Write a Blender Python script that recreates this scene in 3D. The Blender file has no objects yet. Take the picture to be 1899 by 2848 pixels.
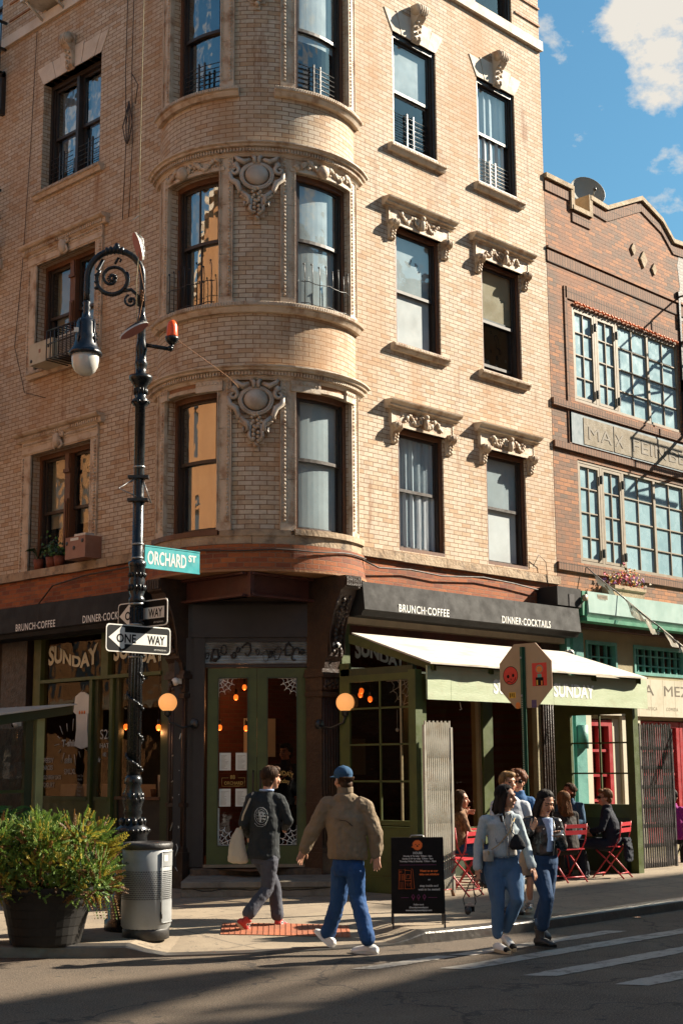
import bpy, bmesh, math, random
from math import radians as rad, sin, cos, pi, sqrt
from mathutils import Vector as V, Matrix as M
random.seed(7)
sc = bpy.context.scene
COL = sc.collection
# ---------------------------------------------------------------- camera
YAW, PIT, ROLL = rad(43.9), rad(10.13), rad(-0.40)
CAM = V((-12.6, -13.6, 1.75))
FW = V((cos(YAW)*cos(PIT), sin(YAW)*cos(PIT), sin(PIT)))
_r = V((sin(YAW), -cos(YAW), 0)); _u = _r.cross(FW)
RT = _r*cos(ROLL)+_u*sin(ROLL); UP = _u*cos(ROLL)-_r*sin(ROLL)
FH = V((cos(YAW), sin(YAW), 0)); RH = V((sin(YAW), -cos(YAW), 0))
cd = bpy.data.cameras.new('camera'); cam = bpy.data.objects.new('camera', cd); COL.objects.link(cam)
cd.sensor_fit = 'HORIZONTAL'; cd.sensor_width = 24; cd.lens = 50; cd.clip_end = 2000; cd.clip_start = .1
m = M((RT, UP, -FW)).transposed().to_4x4(); m.translation = CAM; cam.matrix_world = m
sc.camera = cam
# ---------------------------------------------------------------- sun, sky, exposure
SAZ, SEL = rad(-25.5), rad(32.5)
SUN = V((cos(SAZ)*cos(SEL), sin(SAZ)*cos(SEL), sin(SEL)))
ld = bpy.data.lights.new('sun', 'SUN'); ld.energy = 5.0; ld.angle = rad(.6); ld.color = (1, .89, .73)
lo = bpy.data.objects.new('sun', ld); COL.objects.link(lo); lo.rotation_euler = SUN.to_track_quat('Z', 'Y').to_euler()
W = bpy.data.worlds.new('World'); sc.world = W; W.use_nodes = True
n = W.node_tree.nodes; lk = W.node_tree.links; n.clear()
sky = n.new('ShaderNodeTexSky'); sky.sky_type = 'NISHITA'; sky.sun_disc = False
sky.sun_elevation = SEL; sky.sun_rotation = rad(115.5); sky.air_density = 1.3; sky.dust_density = .6; sky.ozone_density = 1.5
bg = n.new('ShaderNodeBackground'); bg.inputs[1].default_value = .038
wo = n.new('ShaderNodeOutputWorld'); tc = n.new('ShaderNodeTexCoord')
mp = n.new('ShaderNodeMapping'); mp.inputs['Scale'].default_value = (1, 1, 1.5); mp.inputs['Location'].default_value = (.33, .12, .0)
mk = None
nz = n.new('ShaderNodeTexNoise'); nz.inputs['Scale'].default_value = 19; nz.inputs['Detail'].default_value = 10; nz.inputs['Roughness'].default_value = .6
rp = n.new('ShaderNodeValToRGB'); rp.color_ramp.elements[0].position = .49; rp.color_ramp.elements[1].position = .62
tint = n.new('ShaderNodeMixRGB'); tint.blend_type = 'MULTIPLY'; tint.inputs[0].default_value = 1; tint.inputs[2].default_value = (.62, 1.06, 1.16, 1)
cl = n.new('ShaderNodeMixRGB'); cl.inputs[2].default_value = (7.4, 7.0, 6.3, 1)
lk.new(tc.outputs['Generated'], mp.inputs[0]); lk.new(mp.outputs[0], nz.inputs[0])
# clouds gather in a few banks of the sky: noise plus a lift around each bank's centre
acc = nz.outputs[0]
for d_, w0, w1, amp in (((.7500, .4500, .4848), .9988, .99995, .16), ((.7628, .4390, .4748), .9990, .99998, .13), ((.7757, .4513, .4412), .9995, .99998, .13), ((-.6, .5, .5), .80, .99, .16), ((.2, -.8, .5), .85, .99, .14), ((-.7, -.5, .45), .85, .99, .14)):
    dp = n.new('ShaderNodeVectorMath'); dp.operation = 'DOT_PRODUCT'; dp.inputs[1].default_value = d_; lk.new(tc.outputs['Generated'], dp.inputs[0])
    mr = n.new('ShaderNodeMapRange'); mr.inputs[1].default_value = w0; mr.inputs[2].default_value = w1; mr.inputs[4].default_value = amp; mr.interpolation_type = 'SMOOTHSTEP'; lk.new(dp.outputs['Value'], mr.inputs[0])
    ad = n.new('ShaderNodeMath'); ad.operation = 'ADD'; lk.new(acc, ad.inputs[0]); lk.new(mr.outputs[0], ad.inputs[1]); acc = ad.outputs[0]
sb = n.new('ShaderNodeMath'); sb.operation = 'SUBTRACT'; sb.inputs[1].default_value = .125; lk.new(acc, sb.inputs[0]); lk.new(sb.outputs[0], rp.inputs[0])
lk.new(sky.outputs[0], tint.inputs[1]); lk.new(tint.outputs[0], cl.inputs[1]); lk.new(rp.outputs[0], cl.inputs[0])
lk.new(cl.outputs[0], bg.inputs[0]); lk.new(bg.outputs[0], wo.inputs[0])
sc.view_settings.view_transform = 'Standard'; sc.view_settings.look = 'None'; sc.view_settings.exposure = 1.6; sc.view_settings.gamma = 1
sc.cycles.max_bounces = 7; sc.cycles.transparent_max_bounces = 12; sc.cycles.use_denoising = True
# ---------------------------------------------------------------- materials
MATS = {}
def _new(name):
    m = bpy.data.materials.new(name); m.use_nodes = True; nt = m.node_tree; nt.nodes.clear()
    out = nt.nodes.new('ShaderNodeOutputMaterial'); b = nt.nodes.new('ShaderNodeBsdfPrincipled')
    nt.links.new(b.outputs[0], out.inputs[0]); MATS[name] = m
    return m, nt, b
def N(nt, t, **k):
    o = nt.nodes.new(t)
    for a, v in k.items():
        if a.startswith('i_'): o.inputs[a[2:].replace('_', ' ')].default_value = v
        else: setattr(o, a, v)
    return o
def c4(c): return (c[0], c[1], c[2], 1)
def mixc(nt, fac, a, b, mode='MIX'):
    x = N(nt, 'ShaderNodeMixRGB', blend_type=mode)
    for s, v in ((0, fac), (1, a), (2, b)):
        if hasattr(v, 'is_output'): nt.links.new(v, x.inputs[s])
        else: x.inputs[s].default_value = v if s == 0 else c4(v)
    return x.outputs[0]
def noise(nt, co, scale, detail=4, rough=.55, lo=.35, hi=.65, dim=(1, 1, 1)):
    mp = N(nt, 'ShaderNodeMapping'); mp.inputs['Scale'].default_value = dim
    nz = N(nt, 'ShaderNodeTexNoise'); nz.inputs['Scale'].default_value = scale; nz.inputs['Detail'].default_value = detail; nz.inputs['Roughness'].default_value = rough
    r = N(nt, 'ShaderNodeMapRange'); r.inputs[1].default_value = lo; r.inputs[2].default_value = hi
    nt.links.new(co, mp.inputs[0]); nt.links.new(mp.outputs[0], nz.inputs[0]); nt.links.new(nz.outputs[0], r.inputs[0])
    return r.outputs[0]
def bumpn(nt, b, h, dist, prev=None, strength=1):
    bp = N(nt, 'ShaderNodeBump'); bp.inputs['Distance'].default_value = dist; bp.inputs['Strength'].default_value = strength
    nt.links.new(h, bp.inputs['Height'])
    if prev is not None: nt.links.new(prev, bp.inputs['Normal'])
    nt.links.new(bp.outputs[0], b.inputs['Normal']); return bp.outputs[0]
def mat(name, c, c2=None, sc_=6, rough=.6, metal=0, bump=0, bsc=40, dirt=None, dsc=2.0, damt=.5, spec=.5, dim=(1, 1, 1), coat=0):
    """general mottled material: c broken up with c2 and with dirt patches, bumpy"""
    m, nt, b = _new(name); tc = N(nt, 'ShaderNodeTexCoord').outputs['Object']
    c2 = c2 or tuple(x*.72 for x in c)
    col = mixc(nt, noise(nt, tc, sc_, 5, .6, .3, .7, dim), c, c2)
    if dirt:
        d = noise(nt, tc, dsc, 6, .65, .5, .72)
        x = N(nt, 'ShaderNodeMath', operation='MULTIPLY'); x.inputs[1].default_value = damt; nt.links.new(d, x.inputs[0])
        col = mixc(nt, x.outputs[0], col, dirt)
    nt.links.new(col, b.inputs['Base Color'])
    rr = N(nt, 'ShaderNodeMapRange'); rr.inputs[3].default_value = max(.03, rough-.1); rr.inputs[4].default_value = min(1, rough+.12)
    nt.links.new(noise(nt, tc, sc_*2.3, 4, .6, .3, .7), rr.inputs[0]); nt.links.new(rr.outputs[0], b.inputs['Roughness'])
    b.inputs['Metallic'].default_value = metal; b.inputs['Specular IOR Level'].default_value = spec
    if coat: b.inputs['Coat Weight'].default_value = coat
    if bump: bumpn(nt, b, noise(nt, tc, bsc, 5, .6, .2, .8, dim), bump)
    return m
def brick(name, c1, c2, mortar,  bw=.2, bh=.066, ms=.006, odd=None, oddb=-.55, stain=None, samt=.5, ssc=.9, bump=.004, stain2=None, off=.5, s2lo=.52, rough=.8, odd2=None):
    m, nt, b = _new(name); uv = N(nt, 'ShaderNodeTexCoord').outputs['UV']; ob = N(nt, 'ShaderNodeTexCoord').outputs['Object']
    # slight wobble so that courses are not ruled
    w = N(nt, 'ShaderNodeTexNoise'); w.inputs['Scale'].default_value = 5; nt.links.new(uv, w.inputs[0])
    ws = N(nt, 'ShaderNodeVectorMath', operation='SCALE'); ws.inputs[3].default_value = .006; nt.links.new(w.outputs[1], ws.inputs[0])
    wa = N(nt, 'ShaderNodeVectorMath', operation='ADD'); nt.links.new(uv, wa.inputs[0]); nt.links.new(ws.outputs[0], wa.inputs[1]); uvw = wa.outputs[0]
    def bt(a, d, mo, bias=0):
        t = N(nt, 'ShaderNodeTexBrick', offset=off); t.inputs['Color1'].default_value = c4(a); t.inputs['Color2'].default_value = c4(d); t.inputs['Mortar'].default_value = c4(mo)
        t.inputs['Scale'].default_value = 1; t.inputs['Mortar Size'].default_value = ms; t.inputs['Mortar Smooth'].default_value = .25; t.inputs['Bias'].default_value = bias
        t.inputs['Brick Width'].default_value = bw; t.inputs['Row Height'].default_value = bh; nt.links.new(uvw, t.inputs[0]); return t
    t = bt(c1, c2, mortar); col = t.outputs[0]
    if odd:
        t2 = bt((0, 0, 0), (1, 1, 1), (0, 0, 0), oddb); col = mixc(nt, t2.outputs[0], col, odd)
    if odd2:
        t3 = bt((1, 1, 1), (0, 0, 0), (0, 0, 0), .62); col = mixc(nt, t3.outputs[0], col, odd2)
    col = mixc(nt, noise(nt, ob, 14, 5, .7, .3, .75), col, mixc(nt, .35, col, (.05, .03, .02), 'MIX'))
    if stain:
        x = N(nt, 'ShaderNodeMath', operation='MULTIPLY'); x.inputs[1].default_value = samt
        nt.links.new(noise(nt, ob, ssc, 8, .62, .46, .7, (1, 1, .3)), x.inputs[0]); col = mixc(nt, x.outputs[0], col, stain)
    if stain2:
        y = N(nt, 'ShaderNodeMath', operation='MULTIPLY'); y.inputs[1].default_value = .75
        nt.links.new(noise(nt, ob, 1.5, 9, .72, s2lo, s2lo+.10, (1.7, 1.7, .28)), y.inputs[0]); col = mixc(nt, y.outputs[0], col, stain2)
    nt.links.new(col, b.inputs['Base Color']); b.inputs['Roughness'].default_value = rough; b.inputs['Specular IOR Level'].default_value = .35
    inv = N(nt, 'ShaderNodeMath', operation='SUBTRACT'); inv.inputs[0].default_value = 1; nt.links.new(t.outputs[1], inv.inputs[1])
    p = bumpn(nt, b, inv.outputs[0], bump); bumpn(nt, b, noise(nt, ob, 60, 4, .6, .2, .8), .0022, p)
    return m
def glass(name, tint=(.9, .95, 1), refl=.12, dark=None, rough=.015):
    """window pane: see-through with a mirror-like skin"""
    m = bpy.data.materials.new(name); m.use_nodes = True; nt = m.node_tree; nt.nodes.clear(); MATS[name] = m
    out = N(nt, 'ShaderNodeOutputMaterial'); tr = N(nt, 'ShaderNodeBsdfTransparent'); gl = N(nt, 'ShaderNodeBsdfGlossy'); mx = N(nt, 'ShaderNodeMixShader')
    tr.inputs[0].default_value = c4(tint); gl.inputs['Roughness'].default_value = rough
    ge = N(nt, 'ShaderNodeNewGeometry'); dt = N(nt, 'ShaderNodeVectorMath', operation='DOT_PRODUCT'); nt.links.new(ge.outputs['Incoming'], dt.inputs[0]); nt.links.new(ge.outputs['Normal'], dt.inputs[1])
    ab = N(nt, 'ShaderNodeMath', operation='ABSOLUTE'); nt.links.new(dt.outputs['Value'], ab.inputs[0]); om = N(nt, 'ShaderNodeMath', operation='SUBTRACT'); om.inputs[0].default_value = 1; nt.links.new(ab.outputs[0], om.inputs[1])
    pw = N(nt, 'ShaderNodeMath', operation='POWER'); pw.inputs[1].default_value = 5; nt.links.new(om.outputs[0], pw.inputs[0]); a = N(nt, 'ShaderNodeMath', operation='ADD'); a.inputs[1].default_value = refl; a.use_clamp = True; nt.links.new(pw.outputs[0], a.inputs[0])
    tc = N(nt, 'ShaderNodeTexCoord').outputs['Object']; bp = N(nt, 'ShaderNodeBump'); bp.inputs['Distance'].default_value = .004
    nt.links.new(noise(nt, tc, 2.2, 2, .5, .2, .8), bp.inputs['Height']); nt.links.new(bp.outputs[0], gl.inputs['Normal'])
    nt.links.new(a.outputs[0], mx.inputs[0]); nt.links.new(tr.outputs[0], mx.inputs[1]); nt.links.new(gl.outputs[0], mx.inputs[2])
    nt.links.new(mx.outputs[0], out.inputs[0]); return m
def emit(name, c, s):
    m, nt, b = _new(name); b.inputs['Base Color'].default_value = c4(c); b.inputs['Emission Color'].default_value = c4(c); b.inputs['Emission Strength'].default_value = s; return m
# ---------------------------------------------------------------- mesh builder
ORI = {}
def planar(origin, ax, out):
    o, a, u = V(origin), V(ax), V(out)
    return lambda x, d, z: o+a*x+u*d+V((0, 0, z))
BC = V((1.14, 1.30, 0)); BR = 1.48
def fB(x, d, z):
    t = x/BR; return V((BC.x+(BR+d)*cos(t), BC.y+(BR+d)*sin(t), z))
fR = planar((0, 0, 0), (1, 0, 0), (0, -1, 0))
fL = planar((0, 0, 0), (0, -1, 0), (-1, 0, 0))
q2 = sqrt(.5)
fD = planar((.75, .75, 0), (q2, -q2, 0), (-q2, -q2, 0))
fW = lambda x, y, z: V((x, y, z))
def ang(deg): return rad(deg)*BR
class MB:
    """collects shapes given in (along, outward, up) and maps them through f"""
    def __init__(s, f=fW): s.v = []; s.fc = []; s.mi = []; s.uv = []; s.f = f; s.mats = []; s.sm = []
    def m(s, mt):
        if isinstance(mt, str): mt = MATS[mt]
        if mt not in s.mats: s.mats.append(mt)
        return s.mats.index(mt)
    def poly(s, pts, mt, uv=None, smooth=False, raw=False):
        i = len(s.v)
        for p in pts: s.v.append(V(p) if raw else s.f(*p))
        s.fc.append(tuple(range(i, i+len(pts)))); s.mi.append(s.m(mt)); s.uv.append(uv or [(p[0], p[2]) for p in pts]); s.sm.append(smooth)
    def mesh(s, vs, fs, mt, smooth=True, raw=False):
        i = len(s.v)
        for p in vs: s.v.append(V(p) if raw else s.f(*p))
        k = s.m(mt)
        for f in fs: s.fc.append(tuple(i+j for j in f)); s.mi.append(k); s.uv.append([(vs[j][0], vs[j][2]) for j in f]); s.sm.append(smooth)
    def b(s, x0, x1, d0, d1, z0, z1, mt, n=1, ends=True):
        """box; n = subdivisions along x (for curved walls)"""
        xs = [x0+(x1-x0)*i/n for i in range(n+1)]
        for i in range(n):
            a, c = xs[i], xs[i+1]
            s.poly([(a, d1, z0), (c, d1, z0), (c, d1, z1), (a, d1, z1)], mt)
            s.poly([(c, d0, z0), (a, d0, z0), (a, d0, z1), (c, d0, z1)], mt)
            s.poly([(a, d1, z1), (c, d1, z1), (c, d0, z1), (a, d0, z1)], mt, [(a, d1), (c, d1), (c, d0), (a, d0)])
            s.poly([(a, d0, z0), (c, d0, z0), (c, d1, z0), (a, d1, z0)], mt, [(a, d0), (c, d0), (c, d1), (a, d1)])
        if ends:
            s.poly([(x0, d0, z0), (x0, d1, z0), (x0, d1, z1), (x0, d0, z1)], mt, [(d0, z0), (d1, z0), (d1, z1), (d0, z1)])
            s.poly([(x1, d1, z0), (x1, d0, z0), (x1, d0, z1), (x1, d1, z1)], mt, [(d1, z0), (d0, z0), (d0, z1), (d1, z1)])
    def prof(s, x0, x1, pr, mt, n=1, smooth=False):
        """moulding: closed profile pr of (d,z) swept along x"""
        xs = [x0+(x1-x0)*i/n for i in range(n+1)]; k = len(pr)
        for i in range(n):
            for j in range(k):
                p, q = pr[j], pr[(j+1) % k]
                s.poly([(xs[i], p[0], p[1]), (xs[i+1], p[0], p[1]), (xs[i+1], q[0], q[1]), (xs[i], q[0], q[1])], mt, [(xs[i], j*.1), (xs[i+1], j*.1), (xs[i+1], j*.1+.1), (xs[i], j*.1+.1)], smooth)
        s.poly([(x0, p[0], p[1]) for p in pr], mt, [(p[0], p[1]) for p in pr]); s.poly([(x1, p[0], p[1]) for p in reversed(pr)], mt, [(p[0], p[1]) for p in reversed(pr)])
    def ext(s, pts, d0, d1, mt):
        """extrude outline pts (x,z) from d0 to d1"""
        k = len(pts)
        s.poly([(p[0], d1, p[1]) for p in pts], mt); s.poly([(p[0], d0, p[1]) for p in reversed(pts)], mt)
        for i in range(k):
            p, q = pts[i], pts[(i+1) % k]
            s.poly([(p[0], d1, p[1]), (p[0], d0, p[1]), (q[0], d0, q[1]), (q[0], d1, q[1])], mt, [(p[0], d1), (p[0], d0), (q[0], d0), (q[0], d1)])
    def tube(s, pts, r, mt, n=8, cap=True, raw=False, flat=1.0):
        P = [V(p) if raw else s.f(*p) for p in pts]; R = r if isinstance(r, (list, tuple)) else [r]*len(P)
        i0 = len(s.v); k = s.m(mt); up = None
        for i, p in enumerate(P):
            t = (P[min(i+1, len(P)-1)]-P[max(i-1, 0)])
            t = t.normalized() if t.length > 1e-9 else V((0, 0, 1))
            if up is None: up = V((0, 0, 1)) if abs(t.z) < .9 else V((1, 0, 0))
            a = t.cross(up); a = a.normalized() if a.length > 1e-6 else V((1, 0, 0)); b_ = a.cross(t); up = b_
            for j in range(n):
                w = 2*pi*j/n; s.v.append(p+a*(R[i]*cos(w))+b_*(R[i]*sin(w)*flat))
        def add(f): s.fc.append(f); s.mi.append(k); s.uv.append([(0, 0)]*len(f)); s.sm.append(True)
        for i in range(len(P)-1):
            for j in range(n):
                a_, b2 = i0+i*n+j, i0+i*n+(j+1) % n
                add((a_, b2, b2+n, a_+n))
        if cap: add(tuple(i0+j for j in reversed(range(n)))); add(tuple(i0+(len(P)-1)*n+j for j in range(n)))
    def lathe(s, c, prof, mt, n=16, smooth=True, flute=0, fn=0):
        """revolve (r,z) profile about the vertical through c"""
        i0 = len(s.v); k = s.m(mt); cx, cy, cz = c
        for r, z in prof:
            for j in range(n):
                w = 2*pi*j/n; rr = r*(1-(flute*(.5+.5*cos(fn*w)) if fn else 0)); s.v.append(V((cx+rr*cos(w), cy+rr*sin(w), cz+z)) if s.f is fW else s.f(cx+rr*cos(w), cy+rr*sin(w), cz+z))
        for i in range(len(prof)-1):
            for j in range(n):
                a_, b2 = i0+i*n+j, i0+i*n+(j+1) % n
                s.fc.append((a_, b2, b2+n, a_+n)); s.mi.append(k); s.uv.append([(0, 0)]*4); s.sm.append(smooth)
        for rng in (reversed(range(n)), range((len(prof)-1)*n, len(prof)*n)):
            f = tuple(i0+j for j in rng); s.fc.append(f); s.mi.append(k); s.uv.append([(0, 0)]*len(f)); s.sm.append(False)
    def ball(s, c, r, mt, n=10, k=6, sx=(1, 1, 1), raw=False):
        vs = []; fs = []
        for i in range(k+1):
            for j in range(n):
                a, b_ = pi*i/k, 2*pi*j/n
                vs.append((c[0]+r*sx[0]*sin(a)*cos(b_), c[1]+r*sx[1]*sin(a)*sin(b_), c[2]+r*sx[2]*cos(a)))
        for i in range(k):
            for j in range(n): fs.append((i*n+j, (i+1)*n+j, (i+1)*n+(j+1) % n, i*n+(j+1) % n))
        s.mesh(vs, fs, mt, True, raw)
    def build(s, name, parent=None, loc=None, **tags):
        me = bpy.data.meshes.new(name)
        o0 = V(ORI[parent.name]) if parent else V(loc or (0, 0, 0))
        me.from_pydata([tuple(v-o0) for v in s.v], [], s.fc)
        for mt in s.mats: me.materials.append(mt)
        me.polygons.foreach_set('material_index', s.mi); me.polygons.foreach_set('use_smooth', s.sm)
        ul = me.uv_layers.new(name='UVMap'); fl = [c for f in s.uv for p in f for c in p]
        if len(fl) == 2*len(me.loops): ul.data.foreach_set('uv', fl)
        me.update()
        o = bpy.data.objects.new(name, me); COL.objects.link(o)
        if parent: o.parent = parent; ORI[o.name] = ORI[parent.name]
        else: o.location = o0; ORI[o.name] = tuple(o0)
        for k_, v_ in tags.items(): o[k_] = v_
        return o
def thing(name, label, cat, loc, group=None):
    o = bpy.data.objects.new(name, None); COL.objects.link(o); o.location = loc; o.empty_display_size = .1
    ORI[o.name] = tuple(loc); o['label'] = label; o['category'] = cat
    if group: o['group'] = group
    return o
def copytree(o, parent=None, loc=None, label=None, rotz=None):
    c = o.copy(); COL.objects.link(c); ORI[c.name] = ORI[o.name]
    if parent: c.parent = parent
    if loc is not None: c.location = loc
    if rotz is not None: c.rotation_euler = (0, 0, rotz)
    if label: c['label'] = label
    for ch in [x for x in bpy.data.objects if x.parent == o]: copytree(ch, c)
    return c
def text2d(s, size, bold=0, xs=1, align='LEFT', sp=1):
    cu = bpy.data.curves.new('t', 'FONT'); cu.body = s; cu.size = size; cu.offset = bold; cu.align_x = align; cu.resolution_u = 3; cu.space_character = sp; cu.fill_mode = 'FRONT'
    ob = bpy.data.objects.new('t', cu); COL.objects.link(ob)
    me = bpy.data.meshes.new_from_object(ob.evaluated_get(bpy.context.evaluated_depsgraph_get()))
    vs = [(v.co.x*xs, v.co.y) for v in me.vertices]; fs = [tuple(p.vertices) for p in me.polygons]
    bpy.data.objects.remove(ob); bpy.data.curves.remove(cu); bpy.data.meshes.remove(me); return vs, fs
def text(mb, s, x, d, z, size, mt, bold=0, xs=1, align='LEFT', warp=None, sp=1, fit=None):
    vs, fs = text2d(s, size, bold, xs, align, sp)
    if fit and vs:
        a = min(v[0] for v in vs); w = max(v[0] for v in vs)-a; vs = [((v[0]-a)*fit/w, v[1]) for v in vs]
    w = warp or (lambda a, b: (a, b)); vs = [w(*p) for p in vs]
    mb.mesh([(x+a, d, z+b) for a, b in vs], fs, mt, False)
def wall(mb, x0, x1, z0, z1, holes, mt, depth=.18, step=None, rev=None, xb=()):
    """wall sheet at d=0 with openings (x0,x1,z0,z1) and their reveals"""
    xs = sorted(set([x0, x1]+[h[i] for h in holes for i in (0, 1)]+list(xb))); zs = sorted(set([z0, z1]+[h[i] for h in holes for i in (2, 3)]))
    if step:
        e = []
        for a, b_ in zip(xs, xs[1:]):
            k = max(1, math.ceil((b_-a)/step)); e += [a+(b_-a)*i/k for i in range(k)]
        xs = e+[xs[-1]]
    ins = lambda x, z: any(h[0] < x < h[1] and h[2] < z < h[3] for h in holes)
    for a, b_ in zip(xs, xs[1:]):
        for c, e in zip(zs, zs[1:]):
            if not ins((a+b_)/2, (c+e)/2): mb.poly([(a, 0, c), (b_, 0, c), (b_, 0, e), (a, 0, e)], mt)
    for h in holes:
        a, b_, c, e = h; r = rev or mt; hx = [x for x in xs if a <= x <= b_]
        mb.poly([(a, 0, c), (a, 0, e), (a, -depth, e), (a, -depth, c)], r, [(0, c), (0, e), (depth, e), (depth, c)])
        mb.poly([(b_, -depth, c), (b_, -depth, e), (b_, 0, e), (b_, 0, c)], r, [(depth, c), (depth, e), (0, e), (0, c)])
        for p, q in zip(hx, hx[1:]):
            mb.poly([(p, -depth, e), (p, 0, e), (q, 0, e), (q, -depth, e)], r, [(p, 0), (p, .1), (q, .1), (q, 0)])
            mb.poly([(p, 0, c), (p, -depth, c), (q, -depth, c), (q, 0, c)], r, [(p, 0), (p, .1), (q, .1), (q, 0)])
# ---------------------------------------------------------------- material table
brick('cream_brick', (.68, .58, .46), (.52, .41, .28), (.25, .145, .08), ms=.006, odd=(.48, .22, .08), odd2=(.30, .20, .12), oddb=-.66, stain=(.38, .20, .085), samt=.72, stain2=(.22, .10, .045), s2lo=.575)
brick('orange_brick', (.40, .12, .035), (.27, .065, .022), (.26, .15, .09), odd=(.10, .04, .03), oddb=-.6, stain=(.12, .06, .04), samt=.6, bump=.006)
brick('tan_red_brick', (.36, .155, .07), (.19, .09, .05), (.11, .065, .04), odd=(.15, .11, .08), odd2=(.46, .19, .06), oddb=-.2, stain=(.34, .12, .04), samt=.55, bump=.005, bw=.21, bh=.07)
brick('soldier_brick', (.24, .12, .065), (.12, .065, .042), (.045, .03, .02), bw=.078, bh=.21, off=0, ms=.008, odd=(.26, .11, .05), oddb=-.4)
brick('painted_brick', (.5, .48, .44), (.42, .40, .37), (.36, .34, .3), bump=.004)
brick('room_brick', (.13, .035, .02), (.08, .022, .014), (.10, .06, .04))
mat('terracotta', (.58, .48, .37), (.44, .33, .22), 5, .62, bump=.005, bsc=60, dirt=(.23, .095, .035), dsc=5, damt=.75)
mat('terracotta_blue', (.47, .42, .36), (.36, .29, .22), 5, .5, bump=.003, dirt=(.2, .12, .07), dsc=2.5, damt=.5)
mat('limestone', (.66, .58, .48), (.56, .47, .37), 3, .75, bump=.003, dirt=(.30, .18, .10), dsc=2.2, damt=.3)
mat('band_stone', (.44, .34, .23), (.30, .20, .12), 3, .85, bump=.01, bsc=20, dirt=(.07, .05, .035), dsc=4, damt=.9)
mat('rust_stone', (.36, .17, .07), (.22, .10, .045), 4, .8, bump=.006, bsc=30)
mat('brown_wood', (.15, .058, .022), (.075, .03, .014), 4, .55, bump=.003, bsc=30, dim=(1, 1, .15))
mat('dark_sash', (.035, .024, .018), (.022, .015, .012), 6, .45)
mat('white_sash', (.5, .48, .44), (.4, .38, .34), 6, .45)
mat('blind', (.40, .45, .46), (.30, .33, .33), 1.6, .8)
mat('curtain', (.46, .52, .55), (.30, .34, .37), 9, .85, dim=(1, 1, .05), bump=.02, bsc=9)
mat('warm_blind', (.42, .34, .21), (.34, .26, .15), 2.5, .8)
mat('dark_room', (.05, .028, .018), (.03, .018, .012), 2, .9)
mat('black_iron', (.012, .012, .013), (.02, .018, .016), 8, .4, spec=.6, bump=.002)
mat('charcoal_metal', (.022, .021, .020), (.013, .012, .011), 2.2, .7, metal=.0, spec=.25, bump=.002, bsc=8, dirt=(.035, .032, .03), dsc=1.2, damt=.4)
mat('soffit_red', (.085, .02, .012), (.05, .014, .01), 3, .6, bump=.003)
mat('dark_brown_iron', (.040, .020, .012), (.022, .012, .008), 5, .5, bump=.006, bsc=25, dirt=(.10, .05, .025), dsc=4, damt=.4)
mat('black_paint', (.012, .010, .011), (.018, .014, .014), 3, .5)
mat('green_paint', (.066, .088, .020), (.050, .068, .016), 3, .5, bump=.001, dirt=(.03, .035, .012), dsc=3, damt=.5)
mat('dark_green', (.030, .045, .018), (.022, .034, .014), 3, .5, bump=.001)
mat('pale_green_wood', (.43, .49, .33), (.34, .40, .25), 3.5, .7, bump=.002, bsc=30, dim=(.4, 3, 3), dirt=(.28, .24, .14), dsc=5, damt=.35)
mat('weathered_ply', (.56, .52, .44), (.44, .39, .32), 3, .8, bump=.004, bsc=12, dim=(.5, 3, 3), dirt=(.27, .22, .16), dsc=2.2, damt=.55)
mat('mint_metal', (.30, .43, .39), (.26, .38, .34), 1.6, .4, dim=(3, 3, .5))
mat('mint_dark', (.05, .24, .14), (.04, .19, .11), 3, .5)
mat('teal_paint', (.11, .31, .26), (.07, .23, .20), 3, .55, dirt=(.04, .13, .11), dsc=3, damt=.5, bump=.002)
mat('cream_wood', (.50, .46, .35), (.44, .40, .29), 3, .7, dirt=(.3, .24, .15), dsc=3, damt=.3, bump=.001)
mat('red_paint', (.34, .022, .026), (.26, .018, .022), 3, .45)
mat('tan_plaster', (.30, .26, .15), (.25, .21, .12), 3, .8, bump=.004)
mat('coping', (.40, .30, .18), (.30, .22, .13), 4, .8, bump=.006, dirt=(.16, .10, .06), dsc=3, damt=.6)
mat('steel_sash', (.27, .22, .15), (.20, .16, .11), 5, .55, dirt=(.18, .12, .07), dsc=6, damt=.5)
mat('blue_pane', (.34, .50, .55), (.22, .36, .41), 1.8, .25, dim=(1, 1, .5), spec=.8)
mat('sign_stone', (.24, .20, .14), (.19, .16, .11), 4, .8, bump=.003, dirt=(.2, .15, .08), dsc=2, damt=.3)
mat('sign_blue', (.20, .25, .27), (.16, .21, .23), 4, .7)
mat('letter_bronze', (.15, .12, .08), (.10, .08, .05), 5, .6)
mat('white_letter', (.78, .78, .74), (.7, .7, .66), 5, .5)
mat('cream_letter', (.60, .58, .44), (.52, .50, .38), 5, .6)
mat('chalk', (.6, .6, .55), (.42, .42, .38), 30, .9)
mat('gold_letter', (.42, .28, .08), (.3, .2, .06), 9, .4, metal=.4)
mat('paper', (.68, .68, .62), (.6, .6, .54), 5, .8)
mat('concrete_step', (.22, .20, .16), (.15, .13, .10), 4, .85, bump=.012, bsc=12, dirt=(.06, .05, .035), dsc=5, damt=.7)
mat('mottled_step', (.13, .085, .05), (.04, .03, .022), 12, .8, bump=.01, bsc=15)
mat('cable', (.05, .035, .025), rough=.6)
mat('red_cloth', (.22, .02, .02), rough=.9)
mat('roof_tar', (.05, .05, .05), rough=.9)
glass('pane', (.90, .95, .97), .16)
glass('pane_shop', (.58, .55, .50), .028)
glass('pane_sky', (.80, .88, .95), .34)
emit('bulb_glow', (1, .17, .02), .85)
emit('globe_glow', (.95, .40, .12), .27)
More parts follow.
